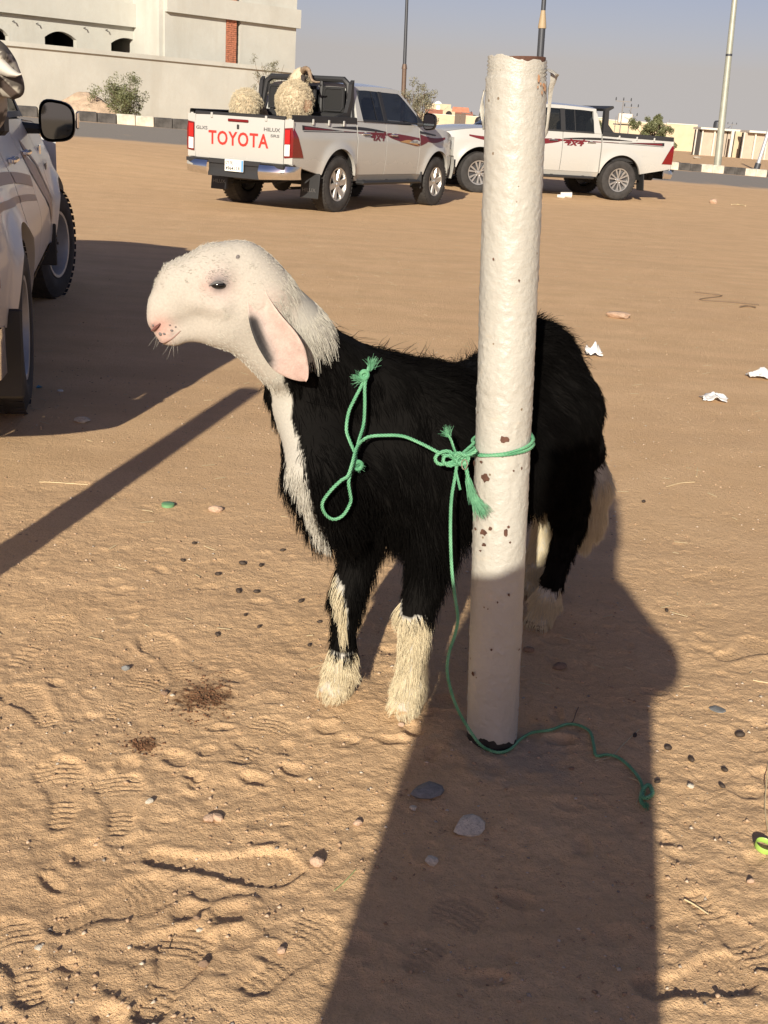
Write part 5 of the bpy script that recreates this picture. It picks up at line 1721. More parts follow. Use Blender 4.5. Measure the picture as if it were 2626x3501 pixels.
nt.links.new(mixc(nt, 1.0, at_.outputs['Color'], ramp(nt, noise(nt, 210, 4, .7, co), [(.3, .86), (.7, 1.05)]), 'MULTIPLY'), b.inputs['Base Color'])
bump(nt, b, noise(nt, 240, 4, .7, co), .3, .003)
SKIN = m
sheep = empty('sheep', SO)
tag(sheep, 'black sheep with white drop-eared head tied to the white post', 'sheep')
body = fast_mesh('body', SV - SO, SQd, SKIN, True, sheep)
ca = body.data.color_attributes.new('coat', 'FLOAT_COLOR', 'POINT')
ca.data.foreach_set('color', np.concatenate([colr, np.ones((len(colr), 1))], 1).astype(np.float32).ravel())
# eyes
EYEM = simple('eye', (.008, .007, .007), .12)
def ico(c, r, name, mat, parent, sc=(1, 1, 1)):
    import bmesh
    bm = bmesh.new(); bmesh.ops.create_uvsphere(bm, u_segments=18, v_segments=12, radius=r)
    me = bpy.data.meshes.new(name); bm.to_mesh(me); bm.free()
    me.polygons.foreach_set('use_smooth', [True] * len(me.polygons)); me.materials.append(mat)
    o = bpy.data.objects.new(name, me); COL.objects.link(o); o.location = c; o.scale = sc
    if parent: o.parent = parent
    return o
LIDM = simple('eyelid_skin', (.10, .095, .095), .7)
LIPM = simple('lip_skin', (.28, .17, .14), .6)
e0 = surf(468, 602); eo = float((e0 - hd(468, 602)) @ HN)
for s in (-1, 1):
    ico(hd(469, 603, s * (eo - .0072)) - SO, .0125, 'eye', EYEM, sheep, (1.32, 1, .68))
    lp_ = [hd(449 + 37 * t, 605 - 8 * math.sin(t * 3.14) - 1 * t, s * (eo - .0015 + .0035 * math.sin(t * 3.14))) - SO for t in np.linspace(0, 1, 13)]
    MB().tube(lp_, [.0006 + .0026 * math.sin(t * 3.14) for t in np.linspace(0, 1, 13)], 8).build('eyelid', LIDM, sheep, True)
def skin_line(name, pts, rs, mat):
    P_ = np.array(pts, float); t = np.linspace(0, 1, len(P_))
    offs = np.array([float((surf(x, y) - hd(x, y)) @ HN) for x, y in pts])
    fit = np.polyval(np.polyfit(t, offs, 2), t)
    q = spline_pts([hd(x, y, o_ + .0004) - SO for (x, y), o_ in zip(pts, fit)])
    r_ = np.interp(np.linspace(0, 1, len(q)), t, rs)
    return MB().tube(q, list(r_), 8).build(name, mat, sheep, True)
def spline_pts(P, n=5):
    P = [np.array(p) for p in P]; P = [2 * P[0] - P[1]] + P + [2 * P[-1] - P[-2]]
    out = []
    for i in range(1, len(P) - 2):
        for t in np.linspace(0, 1, n, endpoint=False):
            a, b_, c, d = P[i - 1:i + 3]
            out.append(.5 * ((2 * b_) + (-a + c) * t + (2 * a - 5 * b_ + 4 * c - d) * t * t + (-a + 3 * b_ - 3 * c + d) * t ** 3))
    return out + [P[-2]]
skin_line('mouth_line', [(344, 733), (352, 735), (362, 731), (372, 725), (382, 716), (390, 708)], [.0005, .0013, .0014, .0013, .0012, .0004], LIPM)
skin_line('nostril', [(327, 710), (333, 706), (340, 699), (346, 692)], [.0012, .0026, .0028, .0010], simple('nostril_dark', (.13, .05, .04), .6))
SPOTM = simple('skin_spot', (.13, .115, .11), .7, var=.3, vscale=80)
for (x, y, w, h_) in ((341, 723, .0052, .0062), (360, 724, .0045, .0036), (375, 718, .0050, .0036), (369, 711, .003, .003), (326, 706, .003, .004), (521, 557, .0052, .0085), (384, 711, .0032, .0028)):
    p = surf(x, y)
    o = ico(p - SO - HN * .0010, 1.0, 'skin_spot', SPOTM, sheep, (w * .75, .0022, h_ * .75)); o.rotation_euler = (0, .3, .2)
# ears: long drooping leaves, pink inside with a black patch on the front edge
m, nt, b = new_mat('ear_skin')
at_ = node(nt, 'ShaderNodeAttribute', attribute_name='coat')
nt.links.new(at_.outputs['Color'], b.inputs['Base Color'])
b.inputs['Roughness'].default_value = .7
co = coords(nt)
c1_ = mixc(nt, 1.0, at_.outputs['Color'], ramp(nt, noise(nt, 40, 5, .7, co), [(.3, .80), (.7, 1.10)]), 'MULTIPLY')
nt.links.new(mixc(nt, 1.0, c1_, ramp(nt, noise(nt, 260, 3, .7, co), [(.3, .88), (.7, 1.06)]), 'MULTIPLY'), b.inputs['Base Color'])
bump(nt, b, noise(nt, 60, 5, .7, co), .5, .004)
EARM = m
EL = np.array([(538, 590), (528, 636), (533, 682), (548, 724), (580, 775), (613, 794), (640, 801), (650, 801)], float)
ER = np.array([(556, 592), (576, 630), (598, 660), (630, 694), (649, 728), (657, 770), (656, 791), (651, 800)], float)
def ear(side):
    nu, nv = 36, 14
    tt_ = np.linspace(0, 1, len(EL)); us = np.linspace(0, 1, nu + 1)
    def sm(A_): 
        q = np.stack([np.interp(us, tt_, A_[:, k]) for k in (0, 1)], -1)
        for _ in range(4): q[1:-1] = q[1:-1] * .5 + (q[:-2] + q[2:]) * .25
        return q
    le, re = sm(EL), sm(ER)
    V, C = [], []
    for lay in (0, 1):
        for i in range(nu + 1):
            u = us[i]
            for j in range(nv + 1):
                v_ = 2 * j / nv - 1
                f = j / nv
                px = le[i, 0] * (1 - f) + re[i, 0] * f; py = le[i, 1] * (1 - f) + re[i, 1] * f
                curl_ = .012 * (v_ ** 2) * math.sin(min(1, u * 1.3 + .1) * 3.14) + .004 * v_
                out = .046 + .040 * math.sin(min(1.0, u * 1.5) * 1.57) - .006 * u
                th = .0030 * (1 - .8 * abs(v_) ** 3) * lay
                p = hd(px, py, side * (out + curl_ - th * 2))
                V.append(p - SO)
                inner = np.array([.48, .33, .28]) * (1 - .4 * (1 - u) ** 2) + np.array([.60, .52, .44]) * .4 * (1 - u) ** 2
                inner = inner * (1 - .18 * abs(v_) ** 4) + np.array([.60, .54, .46]) * .18 * abs(v_) ** 4
                if lay: inner = np.array([.58, .54, .46])
                tl = np.clip(((px - 536) * 28 + (py - 684) * 72) / (28 ** 2 + 72 ** 2), 0, 1)
                d = math.hypot(px - 536 - 28 * tl, py - 684 - 72 * tl)
                kb = 1 / (1 + math.exp((d - 19) * .5))
                kg = .6 / (1 + math.exp((d - 30) * .28))
                c_ = inner * (1 - kg) + np.array([.33, .31, .28]) * kg
                c_ = c_ * (1 - kb) + np.array([.016, .014, .014]) * kb
                C.append(c_)
    n = nv + 1; L0 = (nu + 1) * n
    Fc = []
    for i in range(nu):
        for j in range(nv):
            q = (i * n + j, (i + 1) * n + j, (i + 1) * n + j + 1, i * n + j + 1)
            Fc.append(q if side > 0 else q[::-1])
            q2 = tuple(L0 + k for k in q)
            Fc.append(q2[::-1] if side > 0 else q2)
    for i in range(nu):
        for j in (0, nv):
            q = (i * n + j, (i + 1) * n + j, L0 + (i + 1) * n + j, L0 + i * n + j)
            Fc.append(q if (j == 0) != (side > 0) else q[::-1])
    for j in range(nv):
        for i in (0, nu):
            q = (i * n + j, i * n + j + 1, L0 + i * n + j + 1, L0 + i * n + j)
            Fc.append(q if (i == nu) != (side > 0) else q[::-1])
    o = mesh_obj('ear', V, Fc, EARM, sheep, True)
    a_ = o.data.color_attributes.new('coat', 'FLOAT_COLOR', 'POINT')
    a_.data.foreach_set('color', np.concatenate([np.array(C), np.ones((len(C), 1))], 1).astype(np.float32).ravel())
    return o
ear(1)['label'] = 'pink drooping ear with a black patch'
ear(-1)
# fleece
HB = hair_mat('black_hair', (.0035, .0032, .003), .55, .3, .02)
HW = hair_mat('white_hair', (.445, .423, .362), .6, .16, .15)
HC = hair_mat('cream_hair', (.58, .50, .335), .55, .15, .2)
R_ = np.random.default_rng(21)
def flow_body(P, Nn):
    a, b_, z = to_sl(P)
    f = np.tile(-SF * .75 + np.array([0, 0, -.75]), (len(P), 1))
    legm = (z < .42)
    f[legm] = np.array([0, 0, -1.15]) - SF * .15
    nk = (a > .36) & (z > .52)
    f[nk] = -neck_ax * .9 + np.array([0, 0, -.55])
    top = np.clip((z - .72) / .1, 0, 1)[:, None] * (a < .3)[:, None]
    f = f * (1 - .4 * top) + (-SF * .6 + np.array([0, 0, .12])) * .4 * top
    sw = (fbm(a * 6, z * 6 + b_ * 4, 31, 2) - .5)[:, None]
    f = f + sw * 1.1 * SF
    f = f - Nn * (f * Nn).sum(1, keepdims=True) * .8
    return f
def dens_black(c):
    return (coat(c) < .5) * 1.0
P, Nn = sample_skin(SV, SQd, SN, 62000, dens_black, R_)
a_, b_, z_ = to_sl(P)
ln = np.where(z_ > .42, .052, .042) * R_.uniform(.55, 1.25, len(P)) * np.where((z_ < .50) & (z_ > .36), 1.35, 1.0)
ln = ln * np.where((a_ > .40) & (z_ > .66), .62, 1.0)
ln = ln * (.8 + .5 * fbm(a_ * 8, z_ * 8, 77, 2)) * np.where(a_ < -.2, .72, 1.0)
flow = flow_body(P, Nn)
grow_hair('black_fleece', P - SO, Nn, np.where((seg_dist(P, TAIL[1:], [.10, .10, .10, .10]) < 1) & (z_ < .68), ln * .5, ln), flow, HB, sheep, R_, lift=.34, grav=.16, K=6, r0=.00062, r1=.00016, clump=.62, nclump=1500, jit=.20)
P, Nn = sample_skin(SV, SQd, SN, 420, lambda c: (coat(c) < .5) * (c[:, 2] > .74), R_)
grow_hair('stray_tufts', P - SO, Nn, R_.uniform(.03, .055, len(P)), flow_body(P, Nn) * .7, HB, sheep, R_, lift=.75, grav=.08, K=7, r0=.0006, r1=.00015, clump=.85, nclump=70, jit=.35)
def dens_white_long(c):
    a, b_, z = to_sl(c)
    hd_ = (c - at(560, 640, 2.2)) @ unit(hd(400, 640) - at(560, 640, 2.2)) > .012
    nape = (c - at(590, 640, 2.2)) @ unit(at(660, 600, 2.2) - at(560, 720, 2.2))
    return (coat(c) > .5) * np.where(hd_, 0.0, np.where((z > .75) & (nape < -.02), .35, 1.0)) * (z > .022) * np.where(z < .4, 1.7, 1.0)
P, Nn = sample_skin(SV, SQd, SN, 34000, dens_white_long, R_)
a_, b_, z_ = to_sl(P)
flow = flow_body(P, Nn)
nk = (z_ > .62)
flow[nk] = -neck_ax * 1.0 + np.array([0, 0, -.35]) + R_.normal(0, .08, (nk.sum(), 3))
ln = np.where(z_ < .40, .046, .040) * R_.uniform(.6, 1.2, len(P))
ln = np.where(z_ < .08, .036 * R_.uniform(.6, 1.1, len(P)), ln)
thr = (P - at(565, 760, 2.2)) @ unit(at(660, 620, 2.2) - at(565, 760, 2.2))
ln = np.where((z_ > .62) & (thr < .05), .012, ln)
fd = (P - at(560, 640, 2.2)) @ unit(hd(400, 640) - at(560, 640, 2.2))
ln = np.where(z_ > .62, ln * np.clip(.32 + (.012 - fd) / .055 * .68, .3, 1), ln)
tailm = (seg_dist(P, TAIL[1:], [.06, .06, .06, .05]) < 1) & (z_ > .2) & (z_ < .58)
ln = np.where(tailm, .07 * R_.uniform(.6, 1.1, len(P)), ln)
cream = (z_ < .40)
for msk, mt, nm in ((cream, HC, 'cream_leg_hair'), (~cream, HW, 'white_neck_hair')):
    grow_hair(nm, P[msk] - SO, Nn[msk], ln[msk], flow[msk], mt, sheep, R_, lift=.36 if mt is HW else .52, grav=.18, K=6, r0=.00058, r1=.00016, clump=.6, nclump=420, jit=.16)
# short face hair and whiskers
def dens_face(c):
    hd_ = (c - at(560, 640, 2.2)) @ unit(hd(400, 640) - at(560, 640, 2.2)) > -.03
    e = np.linalg.norm(c - hd(468, 602, .058), axis=1) > .021
    nz_ = np.linalg.norm(c - hd(345, 706, .01), axis=1) > .036
    return (coat(c) > .5) * hd_ * e * nz_ * 1.0
P, Nn = sample_skin(SV, SQd, SN, 24000, dens_face, R_)
ff = unit(hd(560, 650) - hd(360, 660)) + np.array([0, 0, -.35])
flow = np.tile(ff, (len(P), 1)); flow = flow - Nn * (flow * Nn).sum(1, keepdims=True)
dn = np.linalg.norm(P - hd(335, 705, 0), axis=1)
fl_ = R_.uniform(.006, .012, len(P)) * np.clip((dn - .02) / .10, .3, 1.0)
grow_hair('face_hair', P - SO, Nn, fl_, flow, HW, sheep, R_, lift=.20, grav=.02, K=4, r0=.00045, r1=.00016, clump=.45, nclump=1300, jit=.16)
P, Nn = sample_skin(SV, SQd, SN, 1100, lambda c: np.exp(-(np.abs(np.linalg.norm((c - e0) * np.array([.8, 1, 1.1]), axis=1) - .0125) / .0055) ** 2), R_)
flow = np.tile(ff, (len(P), 1)); flow = flow - Nn * (flow * Nn).sum(1, keepdims=True)
grow_hair('eye_fur', P - SO, Nn, R_.uniform(.004, .008, len(P)), flow, hair_mat('grey_hair', (.13, .125, .125), .6, .5, .1), sheep, R_, lift=.25, grav=.02, K=4, r0=.0004, r1=.00015, clump=.2, nclump=200, jit=.2)
P, Nn = sample_skin(SV, SQd, SN, 12, lambda c: (np.linalg.norm(c - hd(365, 738, 0), axis=1) < .03) * 1.0, R_)
grow_hair('whiskers', P - SO, Nn, R_.uniform(.018, .035, len(P)), Nn * .3 + np.array([-.3, 0, -.9]), HW, sheep, R_, lift=.5, grav=.05, K=5, r0=.0002, r1=.00008, clump=0, nclump=1, jit=.3)
# ------------------------------------------------------------------ the white post
POST_B = np.array([PB[0], PB[1], 0.]); POST_T = at(1118, 117, 2.196)
PAX = unit(POST_T - POST_B); PH = float(np.linalg.norm(POST_T - POST_B))
PU = unit(np.cross(PAX, np.array([0, 1., 0]))); PV = np.cross(PAX, PU)
PR = .0562
# orientation so that angle 0 looks right and -90 deg faces the camera
if PU[0] < 0: PU = -PU
if PV[1] < 0: PV = -PV
def pp(h, ang, r=PR):
    return POST_B + PAX * h + (PU * math.cos(ang) + PV * math.sin(ang)) * r
m, nt, b = new_mat('old_white_paint')
co = coords(nt)
n1 = noise(nt, 9, 5, .6, co); n2 = noise(nt, 60, 4, .6, co); n3_ = noise(nt, 26, 4, .6, co)
bc = mixc(nt, ramp(nt, n1, [(.35, 0.0), (.7, 1.0)]), (.40, .38, .33), (.44, .425, .375))
vo = node(nt, 'ShaderNodeTexVoronoi', {'Scale': 60.0}); nt.links.new(co, vo.inputs['Vector'])
sc_ = node(nt, 'ShaderNodeSeparateColor'); nt.links.new(vo.outputs['Color'], sc_.inputs[0])
g1 = node(nt, 'ShaderNodeMath', {0: sc_.outputs[0], 1: .955}, operation='GREATER_THAN')
g2 = node(nt, 'ShaderNodeMath', {0: vo.outputs['Distance'], 1: .16}, operation='LESS_THAN')
g3 = node(nt, 'ShaderNodeMath', {0: g1.outputs[0], 1: g2.outputs[0]}, operation='MULTIPLY')
bc = mixc(nt, g3.outputs[0], bc, (.20, .15, .10))
bc = mixc(nt, ramp(nt, n3_, [(.62, 0.0), (.75, .3)]), bc, (.55, .45, .33))
nt.links.new(bc, b.inputs['Base Color'])
b.inputs['Roughness'].default_value = .42
n4 = noise(nt, 150, 3, .6, co)
b0_ = bump(nt, None, n2, .7, .004)
bump(nt, b, n4, .5, .0015, b0_)
WPAINT = m
RUST = simple('rust_chip', (.10, .045, .028), .85, var=.4, vscale=60)
RUSTO = simple('rust_stain', (.36, .20, .11), .8, var=.35, vscale=50)
BLKST = simple('bitumen_foot', (.016, .015, .014), .6, var=.3, vscale=20)
post = empty('bollard_post', POST_B)
tag(post, 'thick white painted steel pipe post with rust chips, the sheep is tied to it', 'post')
nz_, na_ = 420, 96
hh = np.linspace(.008, PH, nz_); aa = np.linspace(0, 2 * math.pi, na_ + 1)[:-1]
HH, AA = np.meshgrid(hh, aa, indexing='ij')
ang_w = AA / (2 * math.pi)
def cyl_noise(f, seed, oc=3):
    a = fbm(AA * PR * f, HH * f, seed, oc); b2 = fbm((AA - 2 * math.pi) * PR * f, HH * f, seed, oc)
    w = sstep(.85, 1, ang_w)
    return a * (1 - w) + b2 * w
wart = np.clip(cyl_noise(105, 4, 2) - .56, 0, 1) / .44
rr_ = PR + .0012 * (cyl_noise(9, 1) - .5) + .0020 * wart * (cyl_noise(14, 6, 2) > .42) + .0011 * (cyl_noise(140, 9, 2) - .5)
pit = np.clip(.30 - cyl_noise(42, 15, 2), 0, 1) / .3
rr_ -= .0016 * pit
thread = (HH > PH - .036)
rr_ = np.where(thread, PR - .0022 + .0016 * np.sin((HH - PH) * 2 * math.pi / .0062), rr_)
# torn upper rim, ragged lower paint edge
top_cut = PH - .002 - .012 * np.clip(fbm(aa * 3.0, aa * 0, 22, 3) - .42, 0, 1) - .010 * np.clip(np.sin(aa + 2.2), 0, 1)
bot_cut = .004 + .022 * fbm(aa * 4.5, aa * 0, 51, 3) * np.where(np.sin(aa) < 0, 1, .8) + .012 * np.clip(np.cos(aa + 2.4), 0, 1)
Hn = bot_cut[None] + (HH - hh[0]) / (hh[-1] - hh[0]) * (top_cut - bot_cut)[None]
Vp = POST_B + PAX * Hn[..., None] + (np.cos(AA)[..., None] * PU + np.sin(AA)[..., None] * PV) * rr_[..., None]
idx = np.arange(nz_ * na_).reshape(nz_, na_)
Fp = np.stack([idx[:-1], np.roll(idx, -1, 1)[:-1], np.roll(idx, -1, 1)[1:], idx[1:]], -1).reshape(-1, 4)
fast_mesh('painted_pipe', (Vp - POST_B).reshape(-1, 3), Fp, WPAINT, True, post)
inner = MB()
inner.tube([PAX * .0, PAX * (PH - .03)], PR - .0065, 48, caps=False)
inner.build('pipe_core', BLKST, post, True)
bore = MB()
bore.tube([PAX * (PH - .02), PAX * (PH - .006)], PR - .0045, 48, caps=False); bore.tube([PAX * (PH - .03), PAX * (PH - .0295)], PR - .008, 48)
bore.build('pipe_rim', RUST, post, True)
MB().tube([PAX * -.03, PAX * .06], [PR - .0005, PR - .001], 48, caps=False).build('bitumen_band', BLKST, post, True)
def skin_patch(name, h, ang, w, ht, mat, seed, proud=.0035, parent=post):
    R2 = np.random.default_rng(seed); n = 11
    pts = [(0, 0)]
    for k in range(n):
        a = 2 * math.pi * k / n; r = R2.uniform(.55, 1.1)
        pts.append((w / 2 * r * math.cos(a), ht / 2 * r * math.sin(a)))
    V = [pp(h + v, ang + u / PR, PR + proud) - POST_B for u, v in pts]
    return mesh_obj(name, V, [(0, 1 + k, 1 + (k + 1) % n) for k in range(n)], mat, parent)
# chips: picture positions on the post
def on_post(x, y):
    h = float((at(x, y, 2.196)[2]) / PAX[2])
    c = POST_B + PAX * h
    d = at(x, y, float(c[1]))
    off_ = float(np.dot(d - c, PU))
    s_ = max(-.98, min(.98, off_ / PR))
    ang = -math.acos(s_)
    fy = c[1] + PV[1] * math.sin(ang) * PR
    d = at(x, y, float(fy)); h = float(np.dot(d - POST_B, PAX))
    s_ = max(-.98, min(.98, float(np.dot(d - (POST_B + PAX * h), PU)) / PR))
    return h, -math.acos(s_)
chips = [(1090, 948, 20, 18), (1050, 1032, 17, 22), (1018, 1000, 7, 14), (1035, 975, 6, 6), (1042, 998, 6, 8), (1105, 979, 9, 8), (1085, 985, 6, 7), (1046, 1150, 18, 16), (1060, 1141, 9, 12), (1091, 1149, 11, 20), (1097, 1137, 7, 9), (1048, 1177, 12, 10), (1040, 1190, 6, 6), (1098, 1283, 6, 10), (1075, 1300, 4, 6), (1055, 1315, 4, 4), (1062, 1403, 6, 7), (1024, 1456, 6, 14), (1118, 1400, 5, 5), (1100, 1170, 6, 6), (1030, 1143, 5, 8), (1068, 560, 4, 7), (1120, 605, 5, 6), (1108, 1015, 5, 6), (1124, 1010, 4, 8)]
for i, (x, y, w, h_) in enumerate(chips):
    h, an = on_post(x, y)
    skin_patch('rust_chip', h, an, w * .00090 / max(.45, abs(math.sin(an))), h_ * .00095, RUST, 100 + i)
for i, (x, y, w, h_) in enumerate([(1160, 170, 6, 22), (1170, 184, 8, 8), (1172, 192, 7, 12), (1164, 181, 4, 8), (1158, 188, 4, 6), (1166, 200, 4, 10)]):
    h, an = on_post(x, y)
    skin_patch('rust_stain', h, an, w * .0009 / max(.45, abs(math.sin(an))), h_ * .00095, RUSTO, 200 + i, .0042)
# peeled paint curl at the right and drip at the left
def ribbon(name, pts, ws, th, seed):
    mb = MB(); R2 = np.random.default_rng(seed)
    n = len(pts); V = []
    for i, (p, w) in enumerate(zip(pts, ws)):
        for (u, t_) in ((-1, -1), (0, -1.3), (1, -1), (1, 1), (0, 1.3), (-1, 1)):
            q = np.array(p) + np.array([w * u * .55, w * u * .35, 0]) + np.array([0, -th * t_, 0]) + R2.normal(0, th * .35, 3)
            V.append(q - POST_B)
    Fc = []
    for i in range(n - 1):
        for j in range(6):
            Fc.append((i * 6 + j, i * 6 + (j + 1) % 6, (i + 1) * 6 + (j + 1) % 6, (i + 1) * 6 + j))
    Fc += [tuple(range(6))[::-1], tuple((n - 1) * 6 + j for j in range(6))]
    return mb.add(V, Fc).build(name, WPAINT, post, True, 50)
ribbon('peeled_paint', [at(1181, 148, 2.19), at(1190, 152, 2.185), at(1198, 160, 2.18), at(1195, 175, 2.18), at(1190, 190, 2.185), at(1187, 215, 2.19), at(1185, 240, 2.195), at(1183, 262, 2.195), at(1180, 285, 2.2), at(1176, 297, 2.2)],
       [.006, .010, .014, .011, .008, .0065, .006, .006, .006, .003], .0022, 1)
ribbon('peeled_paint', [at(1184, 150, 2.17), at(1192, 156, 2.165), at(1204, 160, 2.165), at(1202, 166, 2.17)], [.004, .009, .007, .004], .0014, 5)
ribbon('paint_run', [at(1047, 195, 2.2), at(1042, 215, 2.2), at(1041, 240, 2.2), at(1043, 262, 2.2), at(1045, 280, 2.2)], [.003, .005, .006, .005, .002], .003, 2)

# second post left of the picture: only its shadow is seen
tip = flat(538, 843); b2 = np.array([tip[0], tip[1], 0]) - np.array([LDIR.x, LDIR.y, 0]) * (1.40 / -LDIR.z)
post2 = empty('bollard_post', b2)
tag(post2, 'white pipe post beyond the left edge, only its long shadow crosses the sand', 'post')
MB().tube([(0, 0, -.03), (0, 0, 1.40)], [.062, .062], 32).build('painted_pipe', WPAINT, post2, True)
MB().tube([(0, 0, -.02), (0, 0, .06)], [.0635, .0635], 32, caps=False).build('bitumen_band', BLKST, post2, True)

# ------------------------------------------------------------------ green rope
m, nt, b = new_mat('green_rope')
co = coords(nt)
n1 = noise(nt, 25, 4, .6, co)
nt.links.new(ramp(nt, n1, [(.3, (.07, .25, .125)), (.7, (.17, .41, .23))]), b.inputs['Base Color'])
b.inputs['Roughness'].default_value = .5
ROPE = m
rope = empty('green_rope', (POST_B[0], POST_B[1], 0))
tag(rope, 'twisted green nylon rope knotted round the white post, end lying on the sand', 'rope')
halter = empty('neck_rope', SO)
tag(halter, 'green rope loop knotted at the sheep shoulder', 'rope')
def spline(pts, n=10):
    P = [np.array(p, float) for p in pts]; P = [2 * P[0] - P[1]] + P + [2 * P[-1] - P[-2]]
    out = []
    for i in range(1, len(P) - 2):
        for t in np.linspace(0, 1, n, endpoint=False):
            a, b_, c, d = P[i - 1:i + 3]
            out.append(.5 * ((2 * b_) + (-a + c) * t + (2 * a - 5 * b_ + 4 * c - d) * t * t + (-a + 3 * b_ - 3 * c + d) * t ** 3))
    out.append(P[-2])
    return np.array(out)
def resample(P, step):
    s = np.concatenate([[0], np.cumsum(np.linalg.norm(np.diff(P, axis=0), axis=1))])
    n = max(4, int(s[-1] / step))
    t = np.linspace(0, s[-1], n)
    return np.stack([np.interp(t, s, P[:, k]) for k in range(3)], -1), t
def twist(name, pts, r=.0034, parent=rope, pitch_=.021, step=.0032, rough=0.0, strands=3):
    P, t = resample(spline(pts), step)
    if rough:
        R2 = np.random.default_rng(len(P)); P = P + np.cumsum(R2.normal(0, rough, P.shape), 0) * .15
    T = unit(np.gradient(P, axis=0))
    nrm = np.zeros_like(P); up = np.array([.3, .2, 1.])
    nv_ = unit(up - T[0] * (up @ T[0]))
    for i in range(len(P)):
        nv_ = unit(nv_ - T[i] * (nv_ @ T[i])); nrm[i] = nv_
    bn = np.cross(T, nrm)
    mb = MB(); l = np.array(parent.location)
    for k in range(strands):
        a = 2 * math.pi * (t / pitch_ + k / strands)
        Q = P + (np.cos(a)[:, None] * nrm + np.sin(a)[:, None] * bn) * r * .64 - l
        mb.tube(Q, r * .50, 6)
    return mb.build(name, ROPE, parent, True, 180)
def fray(name, p, d, n, ln, parent, spread=.35, seed=0, r=.00035):
    R2 = np.random.default_rng(seed); l = np.array(parent.location)
    P0 = np.tile(np.array(p) - l, (n, 1)) + R2.normal(0, .0028, (n, 3))
    dd = unit(np.tile(unit(np.array(d, float)), (n, 1)) + R2.normal(0, spread * .35, (n, 3)))
    return grow_hair(name, P0, dd, R2.uniform(.5, 1.0, n) * ln, dd, ROPE, parent, R2, lift=.0, grav=.05, K=6, r0=r, r1=r * .5, clump=0, nclump=1, jit=spread * .3)
# halter knot and loop hanging on the sheep's shoulder
def sf(x, y, o=.012): 
    p = surf(x, y)
    d = unit(EYE - p)
    return p + d * o
K1 = sf(793, 808, .034)
twist('rope_loop', [sf(800, 792, .040), sf(794, 812, .040), sf(788, 830, .036), sf(770, 865, .034), sf(758, 895, .034), sf(756, 925, .034), sf(763, 950, .036), sf(772, 975, .040), sf(776, 1000, .040), sf(780, 1015, .038)], parent=halter)
twist('rope_loop', [sf(806, 786, .040), sf(797, 806, .042), sf(794, 840, .044), sf(793, 880, .046), sf(790, 920, .048), sf(782, 948, .050), sf(773, 985, .050), sf(764, 1020, .050), sf(760, 1040, .050), sf(762, 1065, .048), sf(762, 1090, .046), sf(748, 1118, .046), sf(722, 1130, .046), sf(704, 1116, .046), sf(701, 1092, .046), sf(716, 1066, .048), sf(742, 1045, .054), sf(758, 1030, .058), sf(766, 1004, .060), sf(776, 965, .060), sf(786, 945, .058)], parent=halter)
fray('frayed_end', sf(806, 788, .042), UP * .9 + RIGHT * .25, 90, .030, halter, .7, 3)
fray('frayed_end', sf(790, 816, .040), -RIGHT * .9 + UP * .35, 70, .030, halter, .8, 4)
fray('frayed_end', sf(781, 1010, .044), -UP * .9 + RIGHT * .15, 60, .016, halter, 1.2, 6)
for (x, y, r_) in ((795, 806, .0075), (781, 1004, .0075)):
    kn = MB(); c = sf(x, y, .044)
    for k in range(3):
        ring_ = [c + (RIGHT * math.cos(a) + UP * math.sin(a) * (.8 + .15 * k)) * r_ + FWD * .003 * math.sin(2 * a + k) for a in np.linspace(0, 6.283, 15)[:-1]]
        kn.tube([q - SO for q in ring_], .0036, 6, closed=True)
    kn.build('knot', ROPE, halter, True)
# line from the halter to the post
kp = at(988, 992, 2.125)
twist('tether', [sf(786, 945, .058), sf(800, 937, .060), sf(830, 934, .062), at(870, 942, 2.17), at(910, 958, 2.15), at(945, 976, 2.135), at(972, 986, 2.128), kp])
# turns round the post and the knot
def wrap(h0, h1, a0, a1, n=14, r=PR + .006):
    return [pp(h0 + (h1 - h0) * t, a0 + (a1 - a0) * t, r) for t in np.linspace(0, 1, n)]
hk = float(np.dot(kp - POST_B, PAX))
twist('post_turn', [kp + FWD * .004] + wrap(hk + .0, hk + .030, math.radians(-155), math.radians(-8), 12) + wrap(hk + .034, hk + .02, math.radians(20), math.radians(190), 12) + [kp + UP * .004], rough=.0006)
twist('post_turn', [kp - UP * .003] + wrap(hk + .002, hk + .018, math.radians(-158), math.radians(-5), 12) + wrap(hk + .02, hk + .008, math.radians(20), math.radians(195), 12) + [kp - UP * .002], r=.0032, rough=.0006)
for i, (pts) in enumerate([[(988, 990), (970, 975), (950, 978), (940, 990), (948, 1002), (970, 1000), (988, 992)], [(990, 994), (974, 984), (960, 986), (958, 998), (972, 1006), (990, 998)], [(985, 985), (1000, 980), (1012, 990), (1003, 1003), (988, 1000), (984, 990)], [(980, 985), (990, 978), (1005, 984), (1022, 978), (1030, 972)]]):
    twist('knot', [at(x, y, 2.122 - .004 * i) for x, y in pts], r=.0036)
kk = MB()
for k in range(5):
    ring_ = [kp + RIGHT * .006 + (RIGHT * math.cos(a + k) * .013 + UP * math.sin(a) * .010) + FWD * (-.006 + .004 * math.sin(2 * a + k)) for a in np.linspace(0, 6.283, 17)[:-1]]
    kk.tube([q - np.array(rope.location) for q in ring_], .0036, 6, closed=True)
kk.build('knot', ROPE, rope, True)
twist('loose_strand', [kp + UP * .004, at(981, 970, 2.118), at(974, 950, 2.115), at(966, 936, 2.112)], r=.0026)
fray('frayed_end', at(967, 938, 2.112), UP * .9 - RIGHT * .3, 60, .020, rope, .8, 9)
twist('loose_strand', [kp, at(985, 1015, 2.118), at(990, 1040, 2.116), at(994, 1058, 2.116)], r=.0026)
